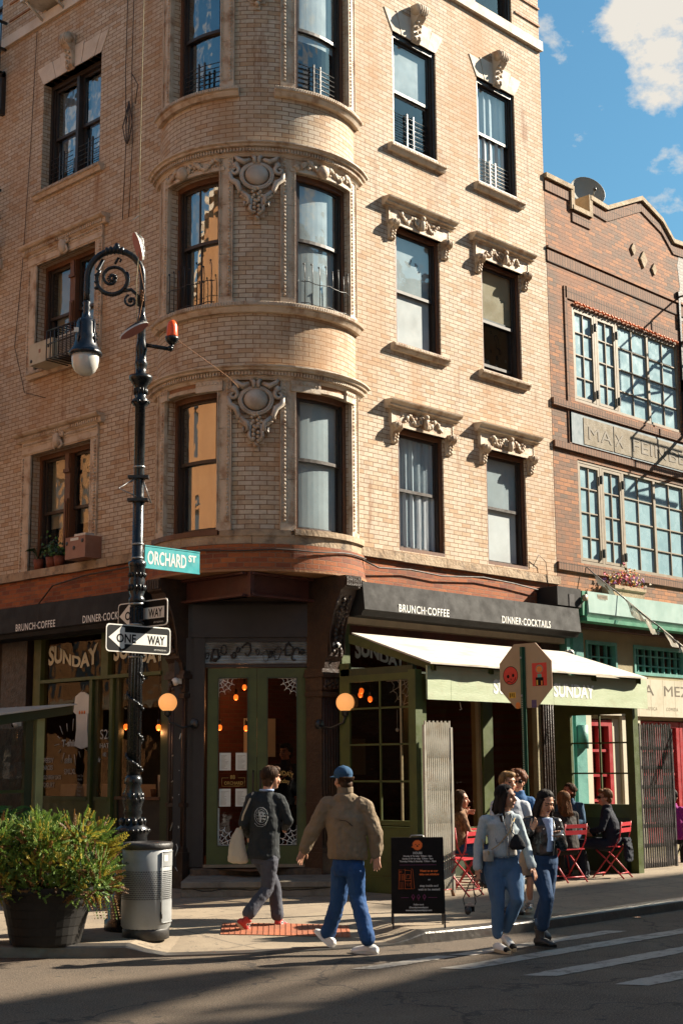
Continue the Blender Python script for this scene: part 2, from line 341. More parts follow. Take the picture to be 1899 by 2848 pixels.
# ---------------------------------------------------------------- the corner building
bld = thing('corner_building', 'cream brick corner tenement with a rounded turret, carved hoods and a street cafe', 'building', (1.2, 1.2, 0))
HOODK = {}
def blob_frieze(mb, x0, x1, z0, z1, d, mt, seed, n=34, r=.028):
    rd = random.Random(seed); w = x1-x0; h = z1-z0
    for i in range(n):
        t = i/n; x = x0+w*(.03+.94*t); z = z0+h*(.5+.32*sin(t*pi*6+seed)); s = r*rd.uniform(.6, 1.25)
        mb.ball((x, d+s*.3, z), s, mt, 6, 4, (1, .8, rd.uniform(.7, 1.5)))
        if i % 3 == 0: mb.ball((x+rd.uniform(-.03, .03), d, z0+h*rd.uniform(.15, .85)), s*.8, mt, 6, 4)
def spiral(cx, cz, r0, turns, a0, d, k=20, grow=.78, sgn=1, dd=0):
    return [(cx+r0*(1-grow*i/k)*cos(a0+sgn*turns*2*pi*i/k), d+dd*i/k, cz+r0*(1-grow*i/k)*sin(a0+sgn*turns*2*pi*i/k)) for i in range(k+1)]
def dentils(mb, x0, x1, d0, d1, z0, z1, mt, pitch=.045, n=None):
    k = n or max(2, int((x1-x0)/pitch)); p = (x1-x0)/k
    for i in range(k): mb.b(x0+p*(i+.2), x0+p*(i+.75), d0, d1, z0, z1, mt)
def sill(f, x0, x1, z1, h, d, parent, n=1, mt='terracotta'):
    mb = MB(f); mb.prof(x0, x1, [(-.04, z1-h), (d*.55, z1-h), (d*.8, z1-h*.62), (d*.8, z1-h*.5), (d, z1-h*.42), (d, z1-.012), (d-.01, z1), (-.04, z1)], mt, n)
    k = int((x1-x0)/.036); p = (x1-x0)/k
    for i in range(k): mb.b(x0+p*(i+.25), x0+p*(i+.8), d-.002, d+.012, z1-h*.42, z1-.012, mt)
    return mb.build('sill', parent)
def sash_window(f, x0, x1, z0, z1, depth, n=1, frame='brown_wood', cover='blind', mull=None, ajar=0, meet=.5, parent=None, drop=1.0, curtain_d=.10, muntin=False, pmt='pane', mw=.07):
    """double-hung window set depth behind the wall face"""
    mb = MB(f); D = -depth; fw = .055; mids = [(x0, x1)] if not mull else [(x0, mull-mw), (mull+mw, x1)]
    mb.b(x0, x1, D-.10, D+.02, z1-.075, z1, frame, n); mb.b(x0, x1, D-.10, D+.05, z0, z0+.05, frame, n)
    mb.b(x0, x0+fw, D-.10, D+.02, z0+.05, z1-.075, frame); mb.b(x1-fw, x1, D-.10, D+.02, z0+.05, z1-.075, frame)
    mb.b(x0+fw, x0+fw+.035, D-.10, D-.01, z0+.05, z1-.075, 'dark_sash'); mb.b(x1-fw-.035, x1-fw, D-.10, D-.01, z0+.05, z1-.075, 'dark_sash')
    if mull:
        mb.b(mull-mw, mull+mw, D-.10, D+.045, z0+.05, z1-.075, frame)
    if mull and mw > .05:
        mb.b(mull-.045, mull+.045, D+.045, D+.07, z0+.05, z0+(z1-z0)*.58, frame)
        mb.b(mull-.08, mull+.08, D+.045, D+.075, z0+(z1-z0)*.80, z0+(z1-z0)*.83, frame)
        mb.b(mull-.05, mull+.05, D+.045, D+.065, z0+(z1-z0)*.83, z1-.08, frame); mb.b(mull-.02, mull+.02, D+.07, D+.085, z0+.2, z0+(z1-z0)*.56, frame)
    w = mb.build('window', parent); zm = z0+(z1-z0)*meet
    for a, b_ in mids:
        a += fw+.03 if (not mull or a == x0) else 0; b_ -= fw+.03 if (not mull or b_ == x1) else 0
        for k, (lo_, hi_, dd) in enumerate(((zm-.02, z1-.075, D-.035), (z0+.05+ajar, zm+.025+ajar*.5, D-.075))):
            s = MB(f); t = .042
            s.b(a, b_, dd-.03, dd, hi_-t, hi_, 'dark_sash', n); s.b(a, b_, dd-.03, dd, lo_, lo_+t*1.1, 'dark_sash', n)
            s.b(a, a+t, dd-.03, dd, lo_+t*1.1, hi_-t, 'dark_sash'); s.b(b_-t, b_, dd-.03, dd, lo_+t*1.1, hi_-t, 'dark_sash')
            if muntin: s.b((a+b_)/2-.012, (a+b_)/2+.012, dd-.025, dd-.003, lo_+t*1.1, hi_-t, 'dark_sash')
            s.build('sash', w)
            g = MB(f)
            for i in range(n):
                p, q = a+t+(b_-a-2*t)*i/n, a+t+(b_-a-2*t)*(i+1)/n
                g.poly([(p, dd-.015, lo_+t), (q, dd-.015, lo_+t), (q, dd-.015, hi_-t), (p, dd-.015, hi_-t)], pmt, smooth=n > 1)
            g.build('pane', w)
        if cover:
            c = MB(f); cd_ = D-.075-curtain_d; nn = max(n, 22 if cover == 'curtain' else 1)
            top = z1-.08; bot = top-(top-z0-.05)*drop
            for i in range(nn):
                p, q = a+(b_-a)*i/nn, a+(b_-a)*(i+1)/nn
                wv = (lambda t_: .022*sin(t_*38)+.012*sin(t_*71+1)) if cover == 'curtain' else (lambda t_: 0)
                c.poly([(p, cd_+wv(p), bot), (q, cd_+wv(q), bot), (q, cd_+wv(q), top), (p, cd_+wv(p), top)], cover, smooth=True)
            c.build('blind' if cover != 'curtain' else 'curtain', w)
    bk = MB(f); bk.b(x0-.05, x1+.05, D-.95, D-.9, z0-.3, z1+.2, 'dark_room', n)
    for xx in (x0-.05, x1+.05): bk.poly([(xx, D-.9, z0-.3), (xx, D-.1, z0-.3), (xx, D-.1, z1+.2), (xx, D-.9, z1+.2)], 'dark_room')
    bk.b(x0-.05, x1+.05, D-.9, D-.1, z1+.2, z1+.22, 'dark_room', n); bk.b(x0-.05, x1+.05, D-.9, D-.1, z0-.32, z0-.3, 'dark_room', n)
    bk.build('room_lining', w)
    return w
def guard(f, x0, x1, z0, h, d, parent, n=7, mt='black_iron', posts=(.42, .58)):
    mb = MB(f)
    for i in range(n): z = z0+.06+h*.8*i/(n-1); mb.tube([(x0, d, z), ((x0+x1)/2, d, z), (x1, d, z)], .007, mt, 5)
    for p in posts: x = x0+(x1-x0)*p; mb.b(x-.012, x+.012, d-.012, d+.012, z0, z0+h, mt)
    return mb.build('window_guard', parent)
def console(mb, xc, w, z0, z1, d0, d1, mt):
    """scroll bracket: big volute above, leaf below"""
    h = z1-z0
    pr = [(d0, z0), (d0+.02, z0), (d0+(d1-d0)*.35, z0+h*.12), (d0+(d1-d0)*.3, z0+h*.3), (d0+(d1-d0)*.45, z0+h*.5), (d0+(d1-d0)*.9, z0+h*.66), (d1, z0+h*.82), (d0+(d1-d0)*.85, z0+h*.97), (d0+(d1-d0)*.6, z1), (d0, z1)]
    mb.prof(xc-w/2, xc+w/2, pr, mt)
    for s in (-1, 1): mb.tube([(xc+s*w*.5, d1-(d1-d0)*.35, z0+h*.82), (xc+s*(w*.5+.012), d1-(d1-d0)*.35, z0+h*.82)], h*.15, mt, 10)
    for i in range(3): x = xc+w*(-.28+.28*i); mb.tube([(x, d0+(d1-d0)*.62, z1), (x, d1+.004, z0+h*.9), (x, d1+.008, z0+h*.8), (x, d0+(d1-d0)*.85, z0+h*.64)], w*.1, mt, 6)
    for i in range(7):
        t = i/6; mb.ball((xc+(w*.22 if i % 2 else -w*.22), d0+(d1-d0)*(.33+.2*t), z0+h*(.06+.46*t)), w*.17, mt, 6, 4)
# --- right-hand (sunlit) facade ------------------------------------------------
RX = 6.65; ZT = 17.9
colR = [(2.74, 3.78), (4.83, 5.86)]
hR = [(a, b_, z0, z1) for a, b_ in colR for z0, z1 in ((4.84, 6.68), (7.95, 9.84), (11.15, 13.03), (14.33, 16.15))]
mb = MB(fR); wall(mb, 1.70, RX, 4.80, ZT, hR, 'cream_brick', .17); mb.b(RX-.001, RX, -12, 0, 4.3, ZT, 'cream_brick')
wallR = mb.build('street_wall', bld, label='sunlit cream brick wall facing right')
hL = [(-5.38, -3.78, 4.78, 6.68), (-5.38, -3.78, 8.05, 9.86), (-5.38, -3.78, 11.12, 13.05), (-5.38, -3.78, 14.33, 16.15)]
hL += [(-8.35, -6.75, a, b_) for _, _, a, b_ in hL]+[(-11.3, -9.7, a, b_) for _, _, a, b_ in hL]
mb = MB(fL); wall(mb, -15, -2.15, 4.80, ZT, hL, 'cream_brick', .17); mb.build('street_wall', bld, label='shaded tan brick wall facing left')
# back and roof, so that the block is closed
mb = MB(); mb.poly([(RX-.01, 0.02, .15), (RX-.01, 15, .15), (RX-.01, 15, ZT), (RX-.01, .02, ZT)], 'cream_brick', [(0, .15), (15, .15), (15, ZT), (0, ZT)])
mb.poly([(0, 15, .15), (RX, 15, .15), (RX, 15, ZT), (0, 15, ZT)], 'cream_brick'); mb.poly([(0.02, 2.3, ZT-.3), (0.02, 15, ZT-.3), (RX, 15, ZT-.3), (RX, .02, ZT-.3), (1.8, .02, ZT-.3)], 'roof_tar')
mb.poly([(1.3, 1.3, 4.5), (RX-.02, .2, 4.5), (RX-.02, 14.9, 4.5), (.2, 14.9, 4.5)], 'dark_room'); mb.build('roof', bld)
# --- turret --------------------------------------------------------------------
A = ang; bh = []
for a0, a1 in ((168.5, 206), (247, 287)):
    for z0, z1 in ((4.86, 6.82), (8.02, 9.98), (11.21, 13.2), (14.4, 16.3)): bh.append((A(a0), A(a1), z0, z1))
mb = MB(fB); wall(mb, A(139), A(298.5), 4.66, ZT, bh, 'cream_brick', .16, step=.085)
mb.build('turret_wall', bld, label='rounded cream brick corner')
# carved trims beside the turret windows
def trim(f, x0, x1, z0, z1, mirror, parent, name='window_casing'):
    mb = MB(f); w = x1-x0; k = max(1, int((z1-z0)/.62)); h = (z1-z0)/k
    for i in range(k): mb.b(x0, x1, -.02, .035, z0+i*h, z0+(i+1)*h-.006, 'terracotta', 2)
    mb.b(x0-.004, x1+.004, -.01, .048, z0, z0+.10, 'terracotta', 2)
    bx = x0+w*(.26 if mirror else .74); rx = x0+w*(.80 if mirror else .20)
    mb.b(bx-.028, bx+.028, .03, .044, z0+.12, z1, 'terracotta')
    j = int((z1-z0-.12)/.055)
    for i in range(j):
        z = z0+.14+i*.055; mb.ball((bx, .046, z), .020, 'terracotta', 6, 4, (1, .9, 1.35 if i % 4 else .8))
    for i in range(int((z1-z0-.12)/.034)): mb.ball((rx, .036, z0+.13+i*.034), .0105, 'terracotta', 5, 3)
    mb.b(x0, x0+.014, .03, .052, z0+.1, z1, 'terracotta'); mb.b(x1-.014, x1, .03, .052, z0+.1, z1, 'terracotta')
    return mb.build(name, parent)
levels = [(4.86, 6.98, 6.82), (8.02, 10.21, 9.98), (11.21, 13.4, 13.2)]
for z0, zc, zh in levels:
    for a0, a1, mi in ((206, 213.6, False), (238.8, 247, True), (159, 168.5, False), (287, 296.5, True)): trim(fB, A(a0), A(a1), z0, zc, mi, bld)
# entablature ring and its dentils under each storey
def ring(z0, z1, a0=146, a1=303):
    mb = MB(fB); n_ = 46; h = z1-z0
    mb.prof(A(a0), A(a1), [(-.02, z0), (.05, z0), (.07, z0+h*.2), (.07, z0+h*.28), (.09, z0+h*.30), (.09, z0+h*.62), (.15, z0+h*.66), (.16, z0+h*.8), (.19, z0+h*.9), (.19, z1), (-.02, z1+.01)], 'terracotta', n_)
    dentils(mb, A(a0+1), A(a1-1), .09, .118, z0+h*.32, z0+h*.60, 'terracotta', .042); return mb.build('cornice', bld)
ring(6.93, 7.11); ring(10.16, 10.34); ring(13.40, 13.6); ring(ZT-.35, ZT+.02)
for k, (x0, x1) in enumerate(((168.5, 206), (247, 287))):
    for lv, (zh, zc) in enumerate(((6.82, 6.94), (9.98, 10.17))):
        mb = MB(fB); mb.b(A(x0-3), A(x1+3), -.02, .05, zh, zh+.05, 'terracotta', 9); mb.b(A(x0-3), A(x1+3), -.02, .035, zh+.05, zc+.02, 'rust_stone' if lv == 0 else 'terracotta', 9)
        if lv: blob_frieze(mb, A(x0-2), A(x1+2), zh+.03, zc, .045, 'terracotta', 3+k, 60, .034); mb.ball((A((x0+x1)/2-4), .08, zh+.07), .085, 'terracotta', 9, 6, (1.1, .9, 1.2))
        else:
            for a_, b_ in ((x0-3, x0+4), (x1-12, x1+3)) if k == 0 else ((x0-3, x0+14), (x1-7, x1+3)): mb.b(A(a_), A(b_), .03, .075, zh-.03, zc+.0, 'terracotta', 3); dentils(mb, A(a_), A(b_), .07, .085, zh+.06, zc-.03, 'terracotta', .05)
        mb.build('window_head', bld)
for z0, z1, lv in ((4.86, 6.82, 0), (8.02, 9.98, 1), (11.21, 13.2, 2)):
    cv = {0: ('warm_blind', 'blind'), 1: ('warm_blind', 'blind'), 2: (None, 'blind')}[lv]
    w1 = sash_window(fB, A(168.5), A(206), z0, z1, .14, 8, cover=cv[0], parent=bld, pmt='pane_sky', drop=1.0, muntin=(lv == 1), meet=.52)
    w2 = sash_window(fB, A(247), A(287), z0, z1, .07, 8, cover=cv[1], parent=bld, curtain_d=.02, drop=(.55 if lv == 2 else 1), meet=.52)
    if lv == 2: guard(fB, A(177), A(204), z0, .55, -.10, w1); guard(fB, A(249), A(280), z0, .55, -.10, w2)
    if lv == 1:
        for w_, a0, a1 in ((w1, 170, 204), (w2, 250, 286)):
            g = MB(fB); dd = .05
            for zz in (z0+.05, z0+.36): g.tube([(A(a0+(a1-a0)*i/8), dd, zz+.015*sin(i*2)) for i in range(9)], .007, 'black_iron', 5)
            for i in range(8):
                x = A(a0+2+(a1-a0-4)*i/7); t = .62+.05*sin(i*3); g.tube([(x, dd, z0), (x+.004, dd, z0+t*.8), (x-.005, dd, z0+t)], .0065, 'black_iron', 5); g.ball((x-.012, dd, z0+t), .016, 'black_iron', 6, 4)
            g.build('window_guard', w_)
# turret sills
sill(fB, A(150), A(300), 8.03, .14, .12, bld, 40); sill(fB, A(152), A(216.5), 11.21, .13, .12, bld, 20); sill(fB, A(235.5), A(301), 11.21, .13, .12, bld, 20)
sill(fB, A(152), A(216.5), 14.4, .13, .12, bld, 20); sill(fB, A(235.5), A(301), 14.4, .13, .12, bld, 20)
# carved shields
def cartouche(zt):
    mb = MB(fB); x = A(226.2); T = 'terracotta_blue'
    S = lambda u: x+u
    mb.ball((x, .05, zt-.27), .155, T, 16, 10, (1.05, .55, 1.0))
    for r_, t_ in ((.185, .022), (.21, .018)): mb.tube([(x+r_*sin(a)*1.04, .05+.02, zt-.27-r_*1.02*cos(a)*(1 if cos(a) > 0 else .8)) for a in [2*pi*i/24 for i in range(25)]], t_, T, 7, cap=False)
    for s in (-1, 1):
        mb.tube([(x+s*.09, .07, zt-.05), (x+s*.17, .09, zt-.09), (x+s*.25, .08, zt-.04), (x+s*.285, .07, zt-.0), (x+s*.27, .07, zt+.0)], [.03, .04, .035, .025, .015], T, 7)
        mb.tube(spiral(x+s*.30, zt-.20, .07, 1.1, pi/2 if s > 0 else pi/2, .07, 16, .8, s), [.032]*6+[.028]*6+[.02]*5, T, 7)
        mb.tube([(x+s*.36, .07, zt-.22), (x+s*.34, .07, zt-.33), (x+s*.26, .08, zt-.39), (x+s*.22, .08, zt-.50), (x+s*.24, .07, zt-.55)], [.03, .04, .045, .035, .02], T, 7)
        mb.tube([(x+s*.20, .07, zt-.52), (x+s*.11, .08, zt-.60), (x+s*.10, .08, zt-.70), (x+s*.15, .07, zt-.72), (x+s*.17, .06, zt-.66)], [.03, .035, .035, .03, .02], T, 7)
        for i in range(5): mb.ball((x+s*(.20-.025*i), .06, zt-.58-.02*i), .03, 'terracotta', 6, 4)
        mb.tube([(x+s*.07, .07, zt-.62), (x+s*.09, .07, zt-.78), (x+s*.04, .07, zt-.85)], [.025, .03, .025], T, 6)
        mb.ball((x+s*.28, .05, zt-.12), .055, T, 7, 5)
    mb.tube([(x-.06, .06, zt), (x-.03, .09, zt-.03), (x-.03, .08, zt-.11)], .03, T, 6); mb.tube([(x+.06, .06, zt), (x+.03, .09, zt-.03), (x+.03, .08, zt-.11)], .03, T, 6)
    for i in range(16):
        a = i*2.4; r_ = .02+.065*(i/16); mb.ball((x+r_*cos(a), .075, zt-.56+.10*sin(a)), .026, 'terracotta', 6, 4)
    for i in range(6): mb.ball((x+(.03 if i % 2 else -.03), .07, zt-.70-.03*i), .03, 'terracotta', 6, 4)
    mb.b(x-.11, x+.11, 0, .02, zt-.88, zt-.74, 'terracotta', 2); mb.b(x-.04, x+.04, 0, .022, zt-.98, zt-.86, 'terracotta'); mb.ball((x, .05, zt-.90), .04, 'terracotta', 7, 5)
    return mb.build('carved_shield', bld)
cartouche(6.92); cartouche(10.15); cartouche(13.38)
# --- windows of the right facade --------------------------------------------------
def hood(a0, a1, z):
    """carved lintel with a cornice and two scroll brackets"""
    mb = MB(fR); T = 'terracotta'
    x0, x1 = a0-.19, a1+.19
    mb.b(x0, x1, -.02, .045, z-.02, z+.235, T); mb.b(x0, x0+.02, .04, .055, z-.02, z+.235, T); mb.b(x1-.02, x1, .04, .055, z-.02, z+.235, T)
    mb.prof(x0-.10, x1+.10, [(-.02, z+.235), (.07, z+.235), (.075, z+.262), (.12, z+.275), (.12, z+.30), (.17, z+.335), (.18, z+.355), (-.02, z+.37)], T)
    mb.prof(a0-.01, a1+.01, [(-.02, z-.02), (.07, z-.02), (.07, z+.01), (.045, z+.025), (-.02, z+.025)], T)
    blob_frieze(mb, a0+.05, a1-.05, z+.03, z+.225, .055, T, int(z*7+a0), 54, .029)
    xc = (a0+a1)/2
    for s in (-1, 1): mb.tube(spiral(xc+s*.10, z+.12, .055, .9, pi/2, .08, 12, .7, s), .02, T, 6)
    mb.ball((xc, .11, z+.10), .055, T, 8, 6, (.8, .9, 1.9)); mb.ball((xc, .13, z+.2), .04, T, 8, 6)
    console(mb, x0+.085, .13, z-.27, z+.03, .0, .15, T); console(mb, x1-.085, .13, z-.27, z+.03, .0, .15, T)
    return mb.build('window_hood', bld)
def flat_arch(f, x0, x1, z, n, dz=.33, out=.012, lean=.19, kd=.17, both=True):
    """splayed lintel blocks with a scroll keystone"""
    mb = MB(f); w = x1-x0
    for i in range(n):
        if abs(i-(n-1)/2) < .6 and n % 2: continue
        b0, b1 = x0+w*i/n, x0+w*(i+1)/n; t0, t1 = x0-lean+(w+2*lean)*i/n, x0-lean+(w+2*lean)*(i+1)/n
        hh = dz*(1.0 if abs(i-(n-1)/2) > 1.6 or n < 5 else 1.12)
        mb.ext([(b0+.003, z), (b1-.003, z), (t1-.003, z+hh), (t0+.003, z+hh)], -.17, out+(.006 if i % 2 else 0), 'limestone')
    xc = (x0+x1)/2; mb.ext([(xc-.11, z), (xc+.11, z), (xc+.13, z+dz*1.15), (xc-.13, z+dz*1.15)], -.16, out+.002, 'limestone')
    console(mb, xc, .17, z-.03, z+.58, .01, kd+.05, 'terracotta'); return mb.build('lintel', bld)
for i, (a, b_) in enumerate(colR):
    sash_window(fR, a, b_, 4.84, 6.68, .05, cover='curtain' if i == 0 else 'blind', parent=bld, curtain_d=.012)
    sash_window(fR, a, b_, 7.95, 9.84, .05, cover='blind' if i == 0 else 'warm_blind', parent=bld, drop=(1 if i == 0 else .5), ajar=(.0 if i == 0 else .1), meet=.47, curtain_d=.012)
    w4 = sash_window(fR, a, b_, 11.15, 13.03, .05, frame='dark_sash', cover='blind' if i == 0 else 'curtain', parent=bld, drop=(.52 if i == 0 else 1), curtain_d=.012)
    if i == 0: guard(fR, a+.05, b_-.05, 11.2, .62, -.11, w4)
    else: guard(fR, a+.05, b_-.05, 11.2, .5, -.11, w4, mt='white_sash')
    sash_window(fR, a, b_, 14.33, 16.15, .05, frame='dark_sash', parent=bld, drop=.6)
    hood(a, b_, 6.69); hood(a, b_, 9.84); flat_arch(fR, a, b_, 13.03, 5)
    sill(fR, a-.14, b_+.12, 7.95, .11, .10, bld); sill(fR, a-.14, b_+.12, 11.12, .12, .10, bld)
# band courses
mb = MB(fR); mb.b(1.8, RX+.03, -.02, .06, 14.15, 14.33, 'limestone')
for z in (14.62, 14.95, 15.28): mb.b(5.95, RX+.012, -.01, .022, z, z+.035, 'rust_stone')
mb.b(1.8, RX+.04, -.02, .25, ZT-.3, ZT+.05, 'terracotta'); mb.build('band_course', bld)
mb = MB(fL); mb.b(-15, -2.2, -.02, .06, 14.15, 14.33, 'limestone'); mb.b(-15, -2.2, -.02, .25, ZT-.3, ZT+.05, 'terracotta')
for z in (14.62, 14.95, 15.28): mb.b(-6.5, -5.6, -.01, .022, z, z+.035, 'rust_stone')
mb.build('band_course', bld)
def stone_band(f, x0, x1, n, parent=bld):
    mb = MB(f); k = int((x1-x0)/1.15)+1; rd = random.Random(int(x0*10)); w = (x1-x0)/k
    for i in range(k):
        a, b_ = x0+w*i, x0+w*(i+1)-.006; mb.b(a, b_, -.03, .055+rd.uniform(0, .008), 4.665+rd.uniform(0, .012), 4.80, 'band_stone', max(1, n//k))
    return mb.build('stone_band', parent)
stone_band(fR, 1.8, RX+.03, 1); stone_band(fL, -15, -2.2, 1); stone_band(fB, A(146), A(303), 44)
mb = MB(fB); mb.b(A(208), A(244), .02, .075, 4.78, 4.86, 'band_stone', 12); mb.b(A(246), A(300), -.02, .10, 4.80, 4.88, 'band_stone', 16); mb.b(A(155), A(207), -.02, .08, 4.80, 4.87, 'brown_wood', 16); mb.build('window_ledge', bld)
# red brick belt under the band; it rings the turret foot
def belt(f, x0, x1, z0, n, d=.0):
    mb = MB(f)
    for i in range(n):
        a, b_ = x0+(x1-x0)*i/n, x0+(x1-x0)*(i+1)/n
        mb.poly([(a, d, z0), (b_, d, z0), (b_, d, 4.665), (a, d, 4.665)], 'orange_brick', smooth=n > 3)
    return mb
belt(fR, 1.9, RX, 4.0, 1).build('brick_belt', bld); belt(fL, -15, -2.3, 4.0, 1).build('brick_belt', bld)
mb = belt(fB, A(144), A(304), 4.33, 60, .085); mb.b(A(144), A(304), -.9, .10, 4.30, 4.33, 'rust_stone', 60)
mb.build('brick_belt', bld, label='curved red brick belt under the turret')
# window surrounds on the left facade
def surround(a0, a1, z0, z1):
    mb = MB(fL); T = 'terracotta'; w = .24
    for x0, x1 in ((a0-w, a0), (a1, a1+w*.75)):
        k = 3; h = (z1-z0)/k
        for i in range(k): mb.b(x0, x1, -.02, .035, z0+i*h, z0+(i+1)*h-.006, T)
        bx = x0+.05 if x0 < a0 else x1-.05
        for i in range(int((z1-z0)/.055)): mb.ball((bx, .042, z0+.03+i*.055), .021, T, 6, 4)
        ix = x1-.03 if x0 < a0 else x0+.03
        for i in range(int((z1-z0)/.034)): mb.ball((ix, .036, z0+.03+i*.034), .0105, T, 5, 3)
    mb.b(a0-w, a1+w*.75, -.02, .035, z1, z1+.13, T); mb.b(a0-w, a1+w*.75, .03, .05, z1+.02, z1+.05, T)
    mb.b(a0-w, a1+w*.75, -.02, .045, z1+.13, z1+.22, T)
    for i in range(int((a1-a0+2*w-.1)/.052)): mb.ball((a0-w+.06+i*.052, .05, z1+.175), .022, T, 6, 4)
    mb.prof(a0-w-.12, a1+w*.75+.12, [(-.02, z1+.22), (.06, z1+.22), (.075, z1+.24), (.075, z1+.30), (.13, z1+.315), (.16, z1+.345), (.16, z1+.37), (-.02, z1+.38)], T)
    dentils(mb, a0-w-.05, a1+w*.75+.05, .075, .10, z1+.243, z1+.295, T, .05)
    xc = (a0+a1)/2; mb.ball((xc, .09, z1+.10), .10, T, 10, 7, (.85, .7, 1.25))
    for s in (-1, 1): mb.tube(spiral(xc+s*.10, z1+.20, .055, 1, pi/2, .07, 12, .7, s), .025, T, 6); mb.tube([(xc+s*.07, .08, z1+.1), (xc+s*.11, .07, z1+.02), (xc+s*.05, .09, z1-.03)], .025, T, 6)
    return mb.build('window_casing', bld)
for (a0, a1, z0, z1) in hL:
    lv = [4.78, 8.05, 11.12, 14.33].index(z0); near = a0 == -5.38
    w_ = sash_window(fL, a0, a1, z0, z1, .17, mull=(a0+a1)/2, frame='brown_wood' if lv < 2 else 'dark_sash', cover='warm_blind' if lv < 2 else 'curtain', parent=bld, drop=(.62 if lv < 2 else .8), meet=.5, pmt='pane' if lv < 2 else 'pane_sky', mw=.07 if lv < 2 else .035)
    if lv < 2: surround(a0, a1, z0, z1)
    elif lv == 2: flat_arch(fL, a0, a1, z1, 9, .33, lean=.2)
    if lv in (1, 2): sill(fL, a0-.14, a1+.12, z0, .12, .10, bld)
    if lv == 2 and near: guard(fL, a0+.1, (a0+a1)/2-.08, z0+.02, .62, -.12, w_); guard(fL, (a0+a1)/2+.08, a1-.08, z0+.02, .62, -.12, w_)
# ---------------------------------------------------------------- ground floor of the corner building
ZF = .43
def pane(f, x0, x1, z0, z1, d, parent, mt='pane_shop', name='pane'):
    g = MB(f); g.poly([(x0, d, z0), (x1, d, z0), (x1, d, z1), (x0, d, z1)], mt); return g.build(name, parent)
def frame(mb, x0, x1, z0, z1, d0, d1, w, mt, wb=None):
    wb = wb or w
    mb.b(x0, x0+w, d0, d1, z0, z1, mt); mb.b(x1-w, x1, d0, d1, z0, z1, mt); mb.b(x0+w, x1-w, d0, d1, z1-w, z1, mt); mb.b(x0+w, x1-w, d0, d1, z0, z0+wb, mt)
def web(mb, x, z, sx, sz, r, d, mt='white_letter'):
    """painted corner cobweb"""
    n_ = 5; A_ = [pi/2*i/(n_-1) for i in range(n_)]; L = [r*(1 if i in (0, n_-1) else .93) for i in range(n_)]
    for i, a in enumerate(A_): mb.tube([(x, d, z), (x+sx*L[i]*cos(a), d, z+sz*L[i]*sin(a))], .0045, mt, 4)
    for k in (.3, .55, .8):
        for i in range(n_-1):
            p, q = A_[i], A_[i+1]; mm = (p+q)/2; rr = r*k
            mb.tube([(x+sx*rr*cos(p), d, z+sz*rr*sin(p)), (x+sx*rr*.87*cos(mm), d, z+sz*rr*.87*sin(mm)), (x+sx*rr*cos(q), d, z+sz*rr*sin(q))], .0042, mt, 4)
# recessed corner: lintel, beams, jambs
mb = MB(fD); mb.b(-.98, .73, -.05, .05, 3.50, 3.95, 'black_paint'); mb.b(-1.15, 1.0, -.12, -.06, 3.4, 4.33, 'black_paint')
mb.b(-.95, -.80, -.15, .03, ZF, 3.5, 'black_paint'); mb.b(.63, .77, -.15, .03, ZF, 3.5, 'black_paint'); mb.b(-.80, .63, -.06, .0, 3.09, 3.13, 'black_paint'); mb.b(-.84, .65, -.16, .01, 3.44, 3.5, 'black_paint')
mb.b(.77, 1.03, -.15, -.04, ZF, 3.5, 'black_paint'); mb.b(-1.22, -.95, -.15, -.04, ZF, 3.5, 'black_paint'); mb.build('door_surround', bld)
mb = MB()
def ibeam(mb, p, q, z0, z1, mt, out):
    p, q = V(p), V(q); o = V(out); f = lambda x, d, z: p+(q-p)*x+o*d+V((0, 0, z)); b_ = MB(f)
    b_.b(0, 1, -.02, .0, z0, z1, mt); b_.b(0, 1, -.02, .10, z0, z0+.03, mt); b_.b(0, 1, -.02, .10, z1-.03, z1, mt)
    i = len(mb.v); mb.v += b_.v; mb.fc += [tuple(i+j for j in f_) for f_ in b_.fc]; mb.mi += [mb.m(mt)]*len(b_.fc); mb.uv += b_.uv; mb.sm += b_.sm
ibeam(mb, (.02, .27, 0), (.02, 2.2, 0), 3.97, 4.29, 'soffit_red', (-1, 0, 0)); ibeam(mb, (.02, .27, 0), (1.9, .25, 0), 3.97, 4.29, 'soffit_red', (0, -1, 0))
mb.b(0, .06, .20, .27, 3.96, 4.30, 'soffit_red'); mb.build('corner_beam', bld)
